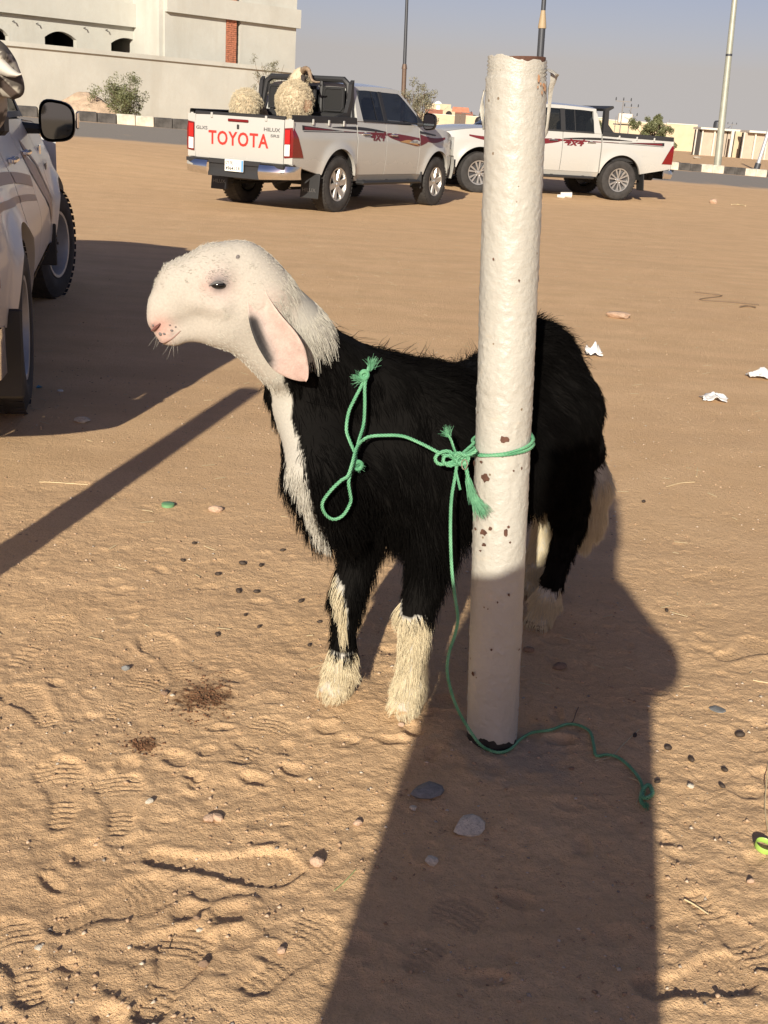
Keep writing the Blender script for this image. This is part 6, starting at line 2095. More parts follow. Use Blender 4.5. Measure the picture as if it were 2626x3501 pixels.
twist('loose_strand', [kp + RIGHT * .012, at(1008, 1015, 2.115), at(1013, 1045, 2.112), at(1020, 1075, 2.108), at(1030, 1095, 2.104)], r=.0040, rough=.0004)
fray('frayed_end', at(1018, 1068, 2.108), -UP * .75 + RIGHT * .52, 240, .060, rope, .42, 11, .0004)
fray('frayed_end', at(1012, 1040, 2.112), -UP * .9 + RIGHT * .3, 90, .05, rope, .3, 12, .0004)
# rope hanging to the ground and lying on the sand
def gr(x, y, o=.0045):
    p = on_ground(x, y); return p + np.array([0, 0, o])
twist('hanging_line', [kp - UP * .004, at(983, 1030, 2.12), at(975, 1080, 2.115), at(973, 1150, 2.11), at(976, 1230, 2.105), at(983, 1290, 2.10), at(989, 1335, 2.10), at(983, 1370, 2.10), at(970, 1410, 2.10), at(966, 1450, 2.10), at(975, 1495, 2.10), at(990, 1535, 2.105), at(1010, 1570, 2.11), at(1035, 1606, 2.10), gr(1056, 1624), gr(1080, 1629), gr(1102, 1622), gr(1122, 1602), gr(1150, 1586), gr(1190, 1580), gr(1225, 1568), gr(1255, 1572), gr(1275, 1586), gr(1282, 1612), gr(1288, 1636), gr(1310, 1634), gr(1335, 1640), gr(1362, 1662), gr(1382, 1688), gr(1390, 1712)])
twist('end_knot', [gr(1390, 1712), gr(1386, 1728, .010), gr(1396, 1736, .014), gr(1408, 1722, .010), gr(1400, 1708, .014), gr(1388, 1716, .012), gr(1384, 1735, .006), gr(1394, 1746)], r=.0044)
fray('frayed_end', gr(1394, 1744, .008), np.array([.0, -1., 0.]), 60, .018, rope, .6, 14)
# keyring hooked in the knot
kr_ = [at(1003 + 6 * math.cos(a), 1003 + 11 * math.sin(a), 2.105) - np.array(rope.location) for a in np.linspace(0, 6.283, 19)[:-1]]
MB().tube(kr_, .0012, 6, closed=True).build('metal_ring', CHROME, rope, True)

# ------------------------------------------------------------------ the photographer (behind the camera, his shadow lies in the picture)
PC = np.array([-.105, -.40, 0.])
person = empty('person', PC)
tag(person, 'person in long robe and headscarf holding up a phone, casting the shadow in the foreground', 'person')
THOBE = simple('robe_cloth', (.62, .60, .56), .8, var=.06, bmp=.2, bscale=30)
SCARF = simple('scarf_cloth', (.60, .30, .28), .85, var=.3, vscale=40)
PSKIN = simple('skin', (.38, .23, .15), .6)
SANDAL = simple('sandal_leather', (.06, .035, .02), .6)
HX = .080                                             # head leans towards the phone
ELB = {1: (.300, .06, 1.16), -1: (-.185, .10, 1.12)}
SHO = {1: (.165, 0, 1.335), -1: (-.150, 0, 1.325)}
WRI = {1: (.215, .30, 1.235), -1: (.005, .30, 1.235)}
pb = Sdf((-.50, -.35, -.02), (.50, .46, 1.85), .012)
pb.chain([(0, 0, .95), (0, 0, 1.15), (.02, .01, 1.31)], [.14, .135, .13], .05, ((0, 1, 0), 1.35))
pb.chain([(.04, 0, 1.40), (HX, .02, 1.52)], [.058, .056], .03)
pb.cone((HX, .035, 1.60), (HX, .045, 1.655), .078, .086, .02); pb.cone((HX, .09, 1.555), (HX, .05, 1.57), .035, .055, .03)
pb.cone((HX, .128, 1.63), (HX, .138, 1.605), .010, .016, .012)
for s in (-1, 1):
    pb.cone((HX + s * .032, .112, 1.645), (HX + s * .032, .122, 1.645), .010, .008, .006, op='sub')
    pb.cone((HX + s * .084, .03, 1.63), (HX + s * .088, .02, 1.61), .014, .016, .01)
    pb.chain([(s * .10, 0, .93), (s * .105, .01, .50), (s * .105, -.01, .09)], [.085, .058, .040], .03)
    pb.cone((s * .105, -.03, .04), (s * .115, .16, .028), .036, .030, .02)
    pb.chain([SHO[s], ELB[s], WRI[s]], [.055, .042, .029], .03)         # arms reach forward to the phone
pb.cone((HX - .025, .117, 1.577), (HX + .025, .117, 1.577), .0035, .0035, .004, op='sub')
phc = np.array([.105, .385, CAM_H])                # phone centre in the person's frame
for s in (-1, 1):
    wr = np.array(WRI[s])
    palm = phc + np.array([s * .052, -.040, -.012])
    pb.cone(wr, palm, .028, .030, .02, ((0, 1, 0), 1.25))
    for f, (dz_, ln_) in enumerate(((.030, .062), (.010, .070), (-.010, .066), (-.029, .052))):
        a0 = palm + np.array([s * .016, .004, dz_ + .005]); a1 = a0 + np.array([s * .012, .026, .004]); a2 = a1 + np.array([-s * .018, .010 - .004, .0])
        pb.chain([a0, a1, a2], [.0095, .0088, .0075], .006)
    th0 = palm + np.array([-s * .004, .0, .030]); pb.chain([th0, th0 + np.array([-s * .018, .008, .024]), th0 + np.array([-s * .036, .014, .034])], [.012, .010, .0085], .006)
V_, Q_ = pb.mesh(2)
fast_mesh('body', V_, Q_, PSKIN, True, person)
rb_ = Sdf((-.55, -.35, .03), (.55, .46, 1.50), .014)
rb_.chain([(0, 0, .12), (0, 0, .55), (0, 0, .95), (0, 0, 1.15), (.01, .01, 1.27)], [.215, .215, .215, .21, .165], .05, ((0, 1, 0), 1.30))
for s in (-1, 1):
    rb_.cone((s * .05, 0, .12), (s * (.075 if s > 0 else .05), 0, 1.12 if s > 0 else 1.05), .205, .205, .05, ((0, 1, 0), 1.25))
    rb_.chain([SHO[s], ELB[s], np.array(WRI[s]) + np.array([s * .01, -.05, -.02])], [.072, .062 if s > 0 else .05, .050], .04)
rb_.cone((.03, 0, 1.36), (.06, .015, 1.43), .075, .062, .03)
V_, Q_ = rb_.mesh(2)
k_ = V_[:, 2] < .8
V_[k_] += (np.stack([np.sin(np.arctan2(V_[k_][:, 1], V_[k_][:, 0]) * 9), np.cos(np.arctan2(V_[k_][:, 1], V_[k_][:, 0]) * 9), 0 * V_[k_][:, 0]], -1)) * .008 * (1 - V_[k_][:, 2:3])
fast_mesh('robe', V_, Q_, THOBE, True, person)
sc2 = Sdf((-.35, -.35, 1.15), (.35, .30, 1.85), .012)
sc2.cone((HX, .0, 1.64), (HX, .02, 1.655), .103, .102, .03)
sc2.cone((HX, -.04, 1.58), (HX - .01, -.08, 1.38), .105, .11, .04, ((0, 1, 0), 1.3))
for s in (-1, 1): sc2.chain([(HX + s * .07, .0, 1.64), (HX + s * .075, .0, 1.54), (HX + s * .065, .02, 1.42)], [.05, .042, .04], .03)
sc2.cone((HX, .16, 1.61), (HX, .13, 1.62), .07, .085, .03, op='sub')
V_, Q_ = sc2.mesh(2)
fast_mesh('headscarf', V_, Q_, SCARF, True, person)
MB().tube([(HX + .108 * math.cos(a), .01 + .108 * math.sin(a), 1.70 - .02 * math.sin(a)) for a in np.linspace(0, 6.283, 29)[:-1]], .013, 8, closed=True).build('head_cord', BLKST, person, True)
for s in (-1, 1):
    MB().prism([(s * .105 + .045 * math.cos(a) * (1 + .15 * math.sin(a)), .06 + .135 * math.sin(a)) for a in np.linspace(0, 6.283, 21)[:-1]], -.004, .012).build('sandal', SANDAL, person)
phone = empty('phone', PC + phc + np.array([0, -.012, 0]))
phone.rotation_euler = (math.radians(-19.4), 0, 0)
tag(phone, 'black phone held upright in both hands by the photographer', 'phone')
MB().bbox((-.0, -.008, 0), (.071, .0085, .145), .004).build('case', BLACKP, phone, True)
MB().box((0, -.0125, 0), (.063, .0006, .132)).build('screen', simple('phone_screen', (.01, .01, .012), .1), phone)
# ------------------------------------------------------------------ animals riding in the pickups
def tl(T, z0):
    c_, s_ = math.cos(T[2]), math.sin(T[2])
    return lambda x, y, z: np.array([T[0] + c_ * x - s_ * y, T[1] + s_ * x + c_ * y, z + z0])
WOOLC = hair_mat('cream_wool', (.54, .46, .32), .8, .25, .1)
WOOLY = hair_mat('yellow_wool', (.56, .49, .35), .8, .25, .1)
HORN = simple('horn', (.24, .17, .11), .6, var=.35, vscale=22, bmp=.5, bscale=45, bdist=.01)
WSKIN = simple('wool_base', (.50, .40, .26), .9, var=.15)
def wool_body(name, label, build, lo, hi, origin, n, length, mat, h=.016, dark=None, colour=None, seed=3, curl=.010):
    S = Sdf(lo, hi, h)
    build(S)
    V, Q = S.mesh(1)
    N = vnormals(V, Q)
    root = empty(name, origin); tag(root, label, 'sheep')
    skin = WSKIN
    o = fast_mesh('body', V - origin, Q, skin if colour is None else COATV, True, root)
    if colour is not None:
        ca_ = o.data.color_attributes.new('coat', 'FLOAT_COLOR', 'POINT')
        ca_.data.foreach_set('color', np.concatenate([colour(V), np.ones((len(V), 1))], 1).astype(np.float32).ravel())
    R2 = np.random.default_rng(seed)
    P, Nn = sample_skin(V, Q, N, n, dark if dark else (lambda c: np.ones(len(c))), R2)
    fl = np.tile(np.array([0, 0, -.5]), (len(P), 1)) + R2.normal(0, .3, (len(P), 3))
    grow_hair('wool', P - origin, Nn, R2.uniform(.6, 1.1, n) * length, fl, mat, root, R2, lift=.9, grav=.18, K=7, r0=.0022, r1=.0012, clump=.75, nclump=max(60, n // 14), jit=.5, curl=curl, curl_f=2.0)
    return root
m, nt, b = new_mat('coat_colours')
nt.links.new(node(nt, 'ShaderNodeAttribute', attribute_name='coat').outputs['Color'], b.inputs['Base Color'])
b.inputs['Roughness'].default_value = .8
COATV = m
tC = tl(TC, gC)
# ram: rump towards the camera, horned head turned right
RC = at(636, 203, 16.70); RC[2] = gC + 1.47
def rv(x, y, z): return RC + np.array([x, y, z])
def ram(S):
    S.chain([rv(0, -.16, -.02), rv(0, .05, .02), rv(.01, .28, .05)], [.235, .235, .19], .06)
    S.cone(rv(.02, -.22, -.12), rv(.02, -.20, -.30), .19, .14, .06)
    for (x, y) in ((-.13, -.15), (.13, -.15), (-.11, .25), (.11, .25)): S.cone(rv(x, y, -.15), np.array([RC[0] + x, RC[1] + y, gC + .78]), .08, .035, .03)
    S.chain([rv(.02, .25, .10), at(644, 172, 16.98), at(650, 160, 16.98)], [.15, .11, .085], .05)
    S.chain([at(650, 159, 16.98), at(664, 162, 16.98), at(674, 170, 16.98)], [.080, .062, .040], .03)
    S.cone(at(668, 224, 16.42), at(666, 236, 16.43), .05, .05, .03)
og = np.array([RC[0], RC[1], gC + .76])
def ram_col(V):
    c = np.tile(np.array([.54, .45, .31]), (len(V), 1))
    for p, r, col in ((at(672, 167, 16.94), .115, (.03, .025, .022)), (at(660, 152, 16.94), .075, (.04, .035, .03)), (at(667, 230, 16.40), .105, (.24, .15, .09))):
        c[np.linalg.norm(V - p, axis=1) < r] = col
    return c
TLp = at(667, 230, 16.40)
ramo = wool_body('ram', 'woolly cream ram with curved horn standing in the pickup bed', ram, np.array([RC[0] - .62, RC[1] - .62, gC + .70]), np.array([RC[0] + .62, RC[1] + .70, gC + 2.15]), og, 13000, .048, WOOLC, h=.014, dark=lambda c: np.where((c[:, 2] > RC[2] + .30) & (c[:, 1] > RC[1] + .12), .10, 1.0) * np.where(np.linalg.norm(c - TLp, axis=1) < .09, .25, 1.0), colour=ram_col, seed=5)
for s in (-1, 1):
    pts = [at(654, 153, 16.92 + s * .05), at(660, 148, 16.90 + s * .10), at(667, 152, 16.88 + s * .14), at(670, 163, 16.86 + s * .17), at(674, 173, 16.86 + s * .19), at(682, 177, 16.86 + s * .20), at(691, 177, 16.86 + s * .20)]
    P_ = spline(pts, 6)
    MB().tube([q - og for q in P_], np.linspace(.040, .009, len(P_)) * (1 + .07 * np.sin(np.arange(len(P_)) * 2.1)), 10).build('horn', HORN, ramo, True, 60)
    MB().tube([at(652, 163, 16.98 + s * .08) - og, at(655, 170, 16.98 + s * .13) - og, at(656, 178, 16.98 + s * .14) - og], [.02, .034, .008], 8).build('ear', simple('dark_ear', (.05, .04, .035), .8), ramo, True)
    ico(at(664, 158, 16.98 + s * .055) - og, .012, 'eye', EYEM, ramo)
EC = at(532, 208, 16.92); EC[2] = gC + 1.36
def ev_(x, y, z): return EC + np.array([x, y, z])
def ewe(S):
    S.chain([ev_(0, -.14, -.02), ev_(.0, .05, .02), ev_(.02, .22, 0)], [.195, .20, .17], .06)
    S.cone(ev_(-.02, -.20, -.10), ev_(-.02, -.22, -.26), .13, .09, .05)
    for (x, y) in ((-.11, -.12), (.11, -.12), (-.10, .2), (.10, .2)): S.cone(ev_(x, y, -.12), np.array([EC[0] + x, EC[1] + y, gC + .78]), .07, .035, .03)
    S.chain([ev_(.05, .25, .0), ev_(.16, .34, -.10), ev_(.22, .40, -.20)], [.11, .085, .05], .04)
oe = np.array([EC[0], EC[1], gC + .76])
ewo = wool_body('ewe', 'pale long haired sheep half hidden behind the tailgate, left of the ram', ewe, np.array([EC[0] - .5, EC[1] - .5, gC + .70]), np.array([EC[0] + .55, EC[1] + .65, gC + 1.75]), oe, 9000, .055, WOOLY, h=.014, seed=8, curl=.008)
for s in (-1, 1):
    MB().tube([ev_(.14 + s * .05, .33, -.06) - oe, ev_(.14 + s * .11, .32, -.12) - oe, ev_(.14 + s * .13, .32, -.20) - oe], [.02, .03, .008], 8).build('ear', WSKIN, ewo, True)
# goat in the left pickup, head over the rail
tLl = tl(TL, gL)
GY = 4.62
def gp(x, y, o=0.0): return at(x, y, GY + o)
def goat(S):
    S.chain([gp(-250, 235, .3), gp(-120, 240, .15), gp(-60, 225, .05)], [.17, .16, .13], .05)
    for (x, dy) in ((-235, .2), (-235, .42), (-85, .0), (-85, .2)): S.cone(gp(x, 290, dy), np.array([*gp(x, 290, dy)[:2], gL + .72]), .06, .03, .03)
    S.chain([gp(-60, 215, .05), gp(-38, 160, .02), gp(-22, 130)], [.12, .085, .08], .04)
    S.chain([gp(-18, 128), gp(2, 150), gp(24, 178), gp(36, 193)], [.07, .062, .043, .030], .03)
    S.cone(gp(8, 188), gp(27, 202), .036, .022, .02)
    S.cone(gp(4, 122, -.06), gp(6, 124, -.05), .028, .025, .02)
ogt = np.array([*gp(-120, 240, .15)[:2], gL + .72])
def goat_col(V):
    n_ = fbm(V[:, 0] * 26 + V[:, 1] * 9, V[:, 2] * 26, 6, 3)
    c = np.tile(np.array([.085, .072, .06]), (len(V), 1))
    c[n_ > .56] = (.42, .38, .31)
    return c
glo = np.minimum(gp(-330, 60, -.5), gp(60, 420, .8)); ghi = np.maximum(gp(-330, 60, -.5), gp(60, 420, .8)); glo[2] = gL + .66; ghi[2] = gL + 1.85; ghi[0] = gp(75, 180, -.2)[0] + .12
GS = Sdf(glo, ghi, .012); goat(GS)
V_, Q_ = GS.mesh(2)
gt = empty('goat', ogt); tag(gt, 'grey speckled goat with white drooping ear leaning out over the left pickup bed', 'goat')
o = fast_mesh('body', V_ - ogt, Q_, COATV, True, gt)
ca_ = o.data.color_attributes.new('coat', 'FLOAT_COLOR', 'POINT')
ca_.data.foreach_set('color', np.concatenate([goat_col(V_), np.ones((len(V_), 1))], 1).astype(np.float32).ravel())
for s_, dy in ((0, -.095), (1, .10)):
    L_, R2_ = np.array([(-4, 112), (2, 122), (14, 134), (28, 148), (40, 157), (48, 159)], float), np.array([(-18, 132), (-12, 150), (0, 160), (14, 166), (32, 168), (48, 161)], float)
    V2, F2 = [], []
    for lay in (0, 1):
        for i in range(6):
            for j in range(5):
                f = j / 4; p = L_[i] * (1 - f) + R2_[i] * f
                V2.append(gp(p[0], p[1], dy + .02 * (2 * f - 1) ** 2 * (1 if dy < 0 else -1) + .006 * lay + .0) - ogt)
    for lay in (0, 1):
        for i in range(5):
            for j in range(4):
                q = (lay * 30 + i * 5 + j, lay * 30 + (i + 1) * 5 + j, lay * 30 + (i + 1) * 5 + j + 1, lay * 30 + i * 5 + j + 1)
                F2.append(q if lay else q[::-1])
    for i in range(5):
        F2 += [(i * 5, (i + 1) * 5, 30 + (i + 1) * 5, 30 + i * 5), (i * 5 + 4, 30 + i * 5 + 4, 30 + (i + 1) * 5 + 4, (i + 1) * 5 + 4)]
    mesh_obj('ear', V2, F2, simple('white_ear', (.58, .54, .47), .7), gt, True)
ico(gp(16, 150, -.068) - ogt, .013, 'eye', EYEM, gt)
# black rail stanchions on the left pickup bed
rack = empty('bed_rack', tLl(-.2, -.80, 1.17)); tag(rack, 'dark steel rack posts clamped to the left pickup bed rail', 'rack')
lr = np.array(rack.location)
for x in (.42, -.25, -.95):
    MB().tube([tLl(x, -.76, 1.14) - lr, tLl(x, -.76, 1.75) - lr], .026, 10).build('post', BLACKP, rack, True)
    MB().bbox(tLl(x, -.77, 1.17) - lr, (.10, .10, .10), .02).build('clamp', BLACKP, rack, True)
MB().tube([tLl(-1.0, -.76, 1.42) - lr, tLl(.45, -.76, 1.42) - lr], .016, 8).build('rail', BLACKP, rack, True)

# ------------------------------------------------------------------ stones, litter, droppings, straw
ST_PEACH = simple('stone_peach', (.52, .36, .25), .85, var=.2, vscale=3, bmp=.4, bscale=8, bdist=.1)
ST_PALE = simple('stone_pale', (.64, .58, .47), .85, var=.25, vscale=3, bmp=.5, bscale=8, bdist=.1)
ST_GREY = simple('stone_slate', (.20, .20, .19), .75, var=.25, vscale=2.5, bmp=.3, bscale=8, bdist=.08)
ST_BROWN = simple('stone_brown', (.26, .17, .11), .9, var=.25, vscale=3, bmp=.4, bscale=8, bdist=.1)
for (lb, x, y, w, h, mt, sd_, rz, fz_) in [
    ('flat blue grey slate stone in the shadow below the post', 920, 1712, 82, 44, ST_GREY, 2, .3, .34),
    ('largest white stone lying in the photographer shadow', 1008, 1796, 84, 46, ST_PALE, 5, .7, .55),
    ('small white stone in the shadow, below the largest one', 930, 1864, 36, 22, ST_PALE, 1, .2, .7),
    ('tiny white stone just under the flat slate stone', 892, 1749, 20, 16, ST_PALE, 3, 0, .7),
    ('round peach stone at the toe of the big shoe print', 684, 1866, 34, 32, ST_PEACH, 6, .1, .75),
    ('peach stone flake standing up above the big shoe print', 452, 1772, 30, 26, ST_PEACH, 0, .9, .6),
    ('second peach stone flake beside its tilted twin', 470, 1770, 28, 26, ST_PEACH, 4, -.6, .7),
    ('pale pebble pair left of the shadow edge', 772, 1782, 24, 22, ST_PEACH, 7, .4, .7),
    ('small greenish white pebble near the left shoe prints', 322, 1733, 22, 16, ST_PALE, 2, .6, .6),
    ('thin blue grey slate chip right of the shadow elbow', 1548, 1532, 44, 26, ST_GREY, 1, -.3, .12),
    ('flat pinkish slab on the sand right of the sheep rump', 1336, 686, 66, 16, ST_PEACH, 3, .1, .28),
    ('pale stone near the parked pickup shadow at left', 176, 911, 38, 12, ST_PALE, 5, .2, .4),
    ('peach stone between the green cap and the sheep', 466, 1103, 34, 14, ST_PEACH, 6, .3, .5),
    ('brown stone half buried behind the post foot', 1206, 1442, 40, 30, ST_BROWN, 2, .5, .4),
    ('small brown stone right behind the white post', 1142, 1407, 26, 22, ST_BROWN, 4, 0, .6),
    ('tan clod lying far right on open sand', 1541, 439, 20, 8, ST_PEACH, 0, .2, .6),
    ('dark grey pebble left of the damp patch', 272, 1446, 20, 18, ST_GREY, 6, .4, .7),
    ('brown pebble with grey face left of the damp patch', 354, 1500, 20, 18, ST_BROWN, 1, .4, .7),
    ('white shell like chip by the damp patch', 372, 1503, 12, 10, ST_PALE, 7, .2, .5),
    ('small pale pebble under the big shoe print', 432, 2012, 18, 14, ST_PALE, 4, .3, .7),
    ('brown pebble pair at the lower picture edge', 438, 2086, 26, 20, ST_BROWN, 5, .5, .7),
    ('pale stone chip lower left near the picture edge', 84, 2050, 22, 14, ST_PALE, 0, .5, .5),
    ('tan pebble left of the photographer shadow near the bottom', 608, 2058, 24, 20, ST_PEACH, 3, .8, .8),
    ('greenish brown pebble beside the bottom shoe print', 425, 1985, 16, 18, ST_BROWN, 6, .1, .8),
    ('tan pebble far right below the green ring', 1620, 1905, 18, 16, ST_PEACH, 2, .1, .7),
    ('pale pebble lying right of the rope end', 1490, 1700, 20, 16, ST_PALE, 1, .2, .6),
    ('dark pebble in the shadow right of the largest white stone', 1235, 1662, 14, 12, ST_BROWN, 3, .2, .6),
    ('tan pebble under the front hoof of the sheep', 866, 1568, 16, 14, ST_PEACH, 5, .2, .7)]:
    stone('stone' if w > 25 else 'pebble', lb, x, y, w, h, mt, sd_, rz, fz_)
# droppings
DUNG = simple('dropping', (.045, .030, .020), .7, var=.35, vscale=20)
dme = None
for i, (x, y, r_) in enumerate([(524, 1219, 7), (564, 1223, 6), (470, 1242, 6), (650, 1300, 6), (515, 1279, 7), (554, 1280, 6), (530, 1330, 5), (690, 1345, 5), (560, 1355, 5), (470, 1372, 6), (1443, 1618, 8), (1493, 1643, 8), (1598, 1590, 9), (1371, 1590, 6), (1560, 1700, 6), (420, 1175, 5), (668, 1395, 5), (610, 1190, 5), (1440, 1320, 5), (395, 1212, 5), (1390, 1085, 5), (1565, 1665, 7), (1420, 1690, 6)]):
    if dme is None:
        import bmesh
        bm = bmesh.new(); bmesh.ops.create_icosphere(bm, subdivisions=2, radius=1)
        dme = bpy.data.meshes.new('dropping'); bm.to_mesh(dme); bm.free()
        dme.polygons.foreach_set('use_smooth', [True] * len(dme.polygons)); dme.materials.append(DUNG)
    p = on_ground(x, y); s_ = r_ * KD * np.dot(p - EYE, FWD) / F_PX
    o = bpy.data.objects.new('dropping', dme); COL.objects.link(o)
    o.location = (p[0], p[1], p[2] + s_ * .45); o.scale = (s_ * 1.25, s_ * .8, s_ * .75); o.rotation_euler = (0, .2, i * 1.3)
    tag(o, 'small dark oval dropping on the trampled sand', 'dropping', 'sheep droppings')
# crumbs of damp dung
def crumbs(name, label, cat, pts, size, mat):
    V, Fq = [], []
    octv = np.array([(1, 0, 0), (-1, 0, 0), (0, 1, 0), (0, -1, 0), (0, 0, 1), (0, 0, -.6)], float)
    octf = np.array([(0, 2, 4), (2, 1, 4), (1, 3, 4), (3, 0, 4), (2, 0, 5), (1, 2, 5), (3, 1, 5), (0, 3, 5)])
    R2 = np.random.default_rng(len(pts))
    n = len(pts)
    sc = size * R2.uniform(.5, 1.5, (n, 1, 1)) * R2.uniform(.7, 1.2, (n, 1, 3))
    a = R2.uniform(0, 6.28, n); ca2, sa2 = np.cos(a), np.sin(a)
    B = octv[None] * sc * np.array([1, 1, .62]) * R2.uniform(.75, 1.25, (n, 6, 1))
    B2 = B.copy(); B2[..., 0] = B[..., 0] * ca2[:, None] - B[..., 1] * sa2[:, None]; B2[..., 1] = B[..., 0] * sa2[:, None] + B[..., 1] * ca2[:, None]
    V = (B2 + pts[:, None]).reshape(-1, 3)
    Fq = (octf[None] + 6 * np.arange(n)[:, None, None]).reshape(-1, 3)
    o = fast_mesh(name, V, Fq, mat, False)
    return tag(o, label, cat, kind='stuff')
R2 = np.random.default_rng(12)
q = np.concatenate([WET[None, :2] + R2.normal(0, 1, (300, 2)) * np.array([.036, .060]), WET2[None, :2] + R2.normal(0, .022, (90, 2))])
zz = ground_z(q[:, 0], q[:, 1])
DAMP = simple('damp_dung', (.15, .068, .030), .75, var=.4, vscale=50)
crumbs('dung_crumbs', 'reddish brown damp crumbs scattered on the sand left of the sheep', 'dung', np.column_stack([q, zz + .0005]), .0030, DAMP)
m, nt, b = new_mat('gravel')
geo = nt.nodes.new('ShaderNodeNewGeometry')
nt.links.new(ramp(nt, geo.outputs['Random Per Island'], [(0.0, (.30, .19, .11)), (.45, (.42, .28, .17)), (.75, (.50, .36, .24)), (.90, (.55, .47, .37)), (1.0, (.20, .17, .14))]), b.inputs['Base Color'])
b.inputs['Roughness'].default_value = .85
n = 15000
qy = .95 + 4.6 * R2.random(n) ** 1.7; qx = R2.uniform(-1, 1, n) * (.55 + .36 * qy)
q = np.column_stack([qx, qy])
cl = fbm(qx * 5, qy * 5, 14, 3)
q = q[cl > .40]
zz = ground_z(q[:, 0], q[:, 1])
gs = .0011 + .0042 * R2.random(len(q)) ** 4.0
pts = np.column_stack([q, zz + .0006])
big = gs > .0019
crumbs('gravel', 'fine gravel grains strewn over the trampled sand', 'gravel', pts[~big], .0016, m)
crumbs('gravel', 'scattered coarse grit on the trampled foreground sand', 'gravel', pts[big], .0042, m)
n = 1500
qy = 4.5 + 18 * R2.random(n) ** 1.6; qx = R2.uniform(-1, 1, n) * (.6 + .38 * qy)
zz = ground_z(qx, qy)
crumbs('gravel', 'sparse pebbles on the open sand towards the pickups', 'gravel', np.column_stack([qx, qy, zz + .001]), .0045, m)
# tiny bits of straw all over the mid ground
n = 330
qy = 2.4 + 11 * R2.random(n) ** 1.4; qx = R2.uniform(-1, 1, n) * (.5 + .38 * qy)
ln_ = R2.uniform(.006, .022, n) * (.7 + .12 * qy); an = R2.normal(0, .7, n)
c_ = np.column_stack([qx, qy, ground_z(qx, qy) + .0025]); d_ = np.column_stack([np.cos(an), np.sin(an), R2.normal(0, .08, n)]) * ln_[:, None]
sd2 = np.column_stack([-np.sin(an), np.cos(an), 0 * an]) * (.0008 + .00025 * qy)[:, None]; up_ = np.array([0, 0, .0016])
V = np.stack([c_ - d_ - sd2, c_ + d_ - sd2, c_ + d_ + sd2, c_ - d_ + sd2, c_ - d_ + up_, c_ + d_ + up_], 1).reshape(-1, 3)
f_ = np.array([(0, 1, 5, 4), (2, 3, 4, 5)])
o = fast_mesh('straw_bits', V, (f_[None] + 6 * np.arange(n)[:, None, None]).reshape(-1, 4), simple('straw', (.60, .49, .29), .7, var=.3, vscale=.8), False)
tag(o, 'tiny pale straw bits scattered over the open sand', 'straw', kind='stuff')
# straw and twigs
STRAW = simple('straw', (.52, .42, .24), .7, var=.2)
TWIG = simple('twig', (.16, .11, .07), .8, var=.2)
GRASSY = simple('green_straw', (.33, .36, .16), .7)
for (lb, cat, mt, pts_, r_) in [
    ('green and yellow grass stalk at the left edge of the shadow', 'stalk', GRASSY, [(722, 1925), (738, 1912), (752, 1898), (768, 1880)], .0012),
    ('curved dry twig lying across the shadow beside the rope', 'twig', STRAW, [(1285, 1645), (1320, 1635), (1345, 1610), (1380, 1577)], .0013),
    ('thin twig touching the rope behind the post', 'twig', TWIG, [(1228, 1567), (1238, 1558), (1244, 1540), (1250, 1528)], .0010),
    ('short twig curving beside the rope end', 'twig', STRAW, [(1374, 1738), (1382, 1712), (1380, 1690), (1358, 1680)], .0010),
    ('pale straw on sunlit sand right of the shadow', 'straw', STRAW, [(1478, 1944), (1500, 1956), (1530, 1976)], .0014),
    ('long thin stem down the right picture edge', 'stem', STRAW, [(1659, 1650), (1652, 1740), (1659, 1800)], .0012),
    ('thin twig near the bottom shoe print', 'twig', TWIG, [(362, 2058), (376, 2020), (398, 1980)], .0010),
    ('pale straw bit beside the left post shadow', 'straw', STRAW, [(85, 1042), (120, 1043), (190, 1048)], .0014),
    ('crooked dark twig on far sand right of the post', 'twig', TWIG, [(1500, 632), (1560, 640), (1510, 648), (1590, 655), (1640, 660)], .004),
    ('dark bark strip on the far sand at right', 'twig', TWIG, [(1598, 665), (1615, 663), (1632, 666)], .007),
    ('straw stub on open sand right of the sheep', 'straw', STRAW, [(1507, 1010), (1506, 1020), (1504, 1030)], .0016),
    ('crossed straws on open sand right of the sheep', 'straw', STRAW, [(1440, 1052), (1470, 1044), (1500, 1042)], .0014),
    ('dry straw lying far right on the sand', 'straw', STRAW, [(1580, 443), (1595, 443), (1610, 446)], .010),
    ('pale straw low on the sand at the right edge', 'straw', STRAW, [(1626, 1470), (1640, 1473), (1659, 1476)], .0014)]:
    P_ = [on_ground(x, y) + np.array([0, 0, r_ * 1.2]) for x, y in pts_]
    c = P_[0]
    o = MB().tube([p - c for p in spline(P_, 5)], r_, 6).build(cat, mt, None, True)
    o.location = c
    tag(o, lb, cat)
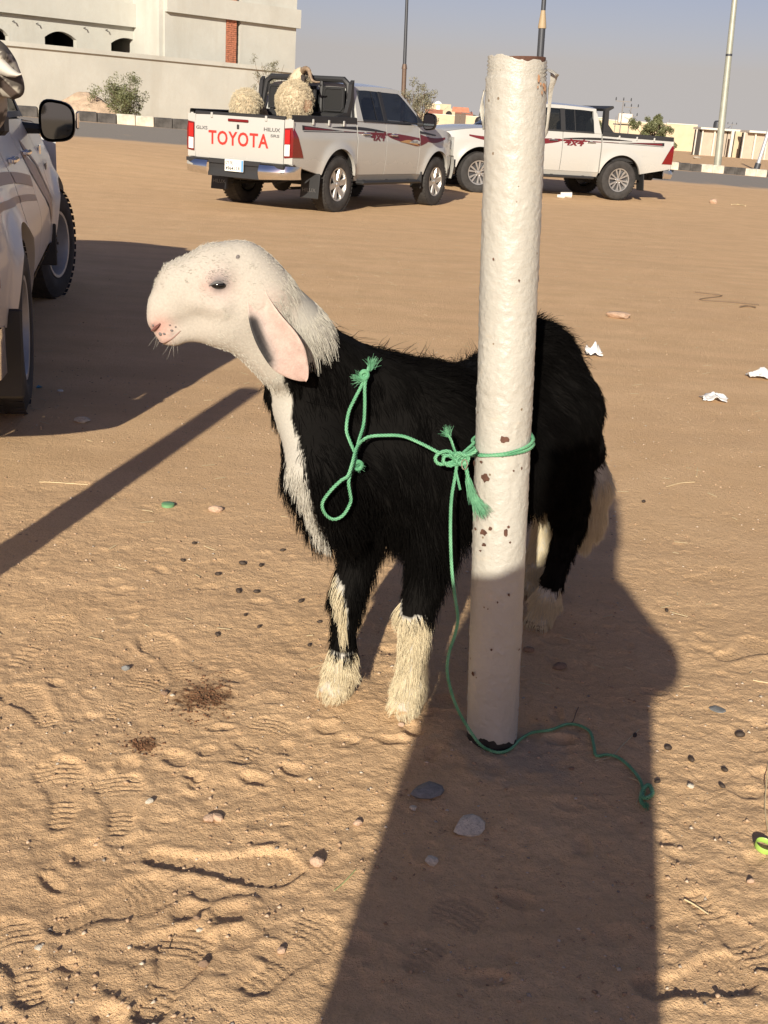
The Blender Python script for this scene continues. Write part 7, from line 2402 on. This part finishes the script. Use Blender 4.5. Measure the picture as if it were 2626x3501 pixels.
# crumpled tissues
TISSUE = simple('tissue_paper', (.66, .65, .63), .85, bmp=.3, bscale=60, bdist=.004)
for i, (lb, x, y, w, h) in enumerate([('crumpled white tissue touching the sheep rump', 1281, 756, 36, 34), ('crumpled white tissue out on the open sand', 1541, 856, 52, 24), ('crumpled white tissue at the right picture edge', 1642, 808, 50, 24)]):
    p = on_ground(x, y + h * .4); k_ = KD * np.dot(p - EYE, FWD) / F_PX
    n = 15; gx, gy_ = np.meshgrid(np.linspace(-1, 1, n), np.linspace(-1, 1, n))
    W_, H_ = w * k_ / 2, h * k_
    rad = np.hypot(gx, gy_)
    zz = H_ * (1.25 * fbm(gx * 2.1 + i * 7, gy_ * 2.1, 50 + i, 2) * np.clip(1.2 - rad * .75, .05, 1) + .35 * np.abs(fbm(gx * 5, gy_ * 5, 60 + i, 2) - .5))
    wx = gx * W_ * (1 + .5 * (fbm(gx * 2, gy_ * 2, 70 + i, 2) - .5)) ; wy = gy_ * W_ * .8 * (1 + .5 * (fbm(gx * 2 + 9, gy_ * 2, 71 + i, 2) - .5))
    o = fast_grid('tissue', wx, wy, zz, TISSUE, False)
    so = o.modifiers.new('thickness', 'SOLIDIFY'); so.thickness = .0012
    o.location = (p[0], p[1], p[2] + .001)
    tag(o, lb, 'tissue')
# green cap, green ring, litter
CAPG = simple('green_plastic', (.14, .30, .14), .45)
p = on_ground(363, 1093); k_ = KD * np.dot(p - EYE, FWD) / F_PX
c = MB().lathe([(0, .011), (13 * k_ * .9, .011), (14 * k_, .009), (14 * k_, 0), (12.5 * k_, 0), (12.5 * k_, .008)], 24)
o = c.build('bottle_cap', CAPG, None, True); o.location = p; tag(o, 'green plastic bottle cap lying on the sand left of the sheep', 'bottle cap')
p = on_ground(1648, 1836); k_ = KD * np.dot(p - EYE, FWD) / F_PX
RG = simple('lime_plastic', (.33, .52, .10), .4)
c = MB().lathe([(19 * k_, 0), (20 * k_, .002), (20 * k_, .010), (19 * k_, .012), (17.6 * k_, .010), (17.6 * k_, .002)], 32, closed=True)
o = c.build('cap_ring', RG, None, True); o.location = (p[0], p[1], p[2] + .004); o.rotation_euler = (.12, .1, 0); tag(o, 'lime green plastic cap ring at the right picture edge', 'ring')
WPL = simple('white_plastic', (.62, .60, .56), .5)
for (lb, x, y, w, mt) in [('white plastic cup lying by the second pickup front door', 1222, 427, 12, WPL), ('white paper scrap beside the cup by the second pickup', 1211, 428, 8, WPL)]:
    p = on_ground(x, y); k_ = KD * np.dot(p - EYE, FWD) / F_PX
    o = MB().lathe([(0, -w * k_), (w * k_ * .42, -w * k_), (w * k_ * .55, w * k_), (w * k_ * .5, w * k_), (w * k_ * .38, -w * k_ * .9), (0, -w * k_ * .9)], 14, 'x').build('paper_cup', mt, None, True)
    o.location = (p[0], p[1], p[2] + w * k_ * .5); tag(o, lb, 'litter')
BLUEP = simple('blue_plastic', (.10, .28, .42), .5)
p = on_ground(84, 838); o = MB().add([(-.012, -.01, .004), (.014, -.006, .010), (.016, .012, .003), (-.006, .010, .012), (0, 0, -.003)], [(0, 1, 2, 3), (1, 0, 4), (2, 1, 4), (3, 2, 4), (0, 3, 4)]).build('plastic_scrap', BLUEP); o.location = p; tag(o, 'blue plastic scrap in the shade of the left pickup', 'litter')
p = on_ground(130, 845); o = MB().lathe([(0, .006), (.012, .006), (.014, .004), (.014, 0)], 16).build('bottle_cap', WPL, None, True); o.location = p; tag(o, 'pale bottle cap in the shade of the left pickup', 'bottle cap')
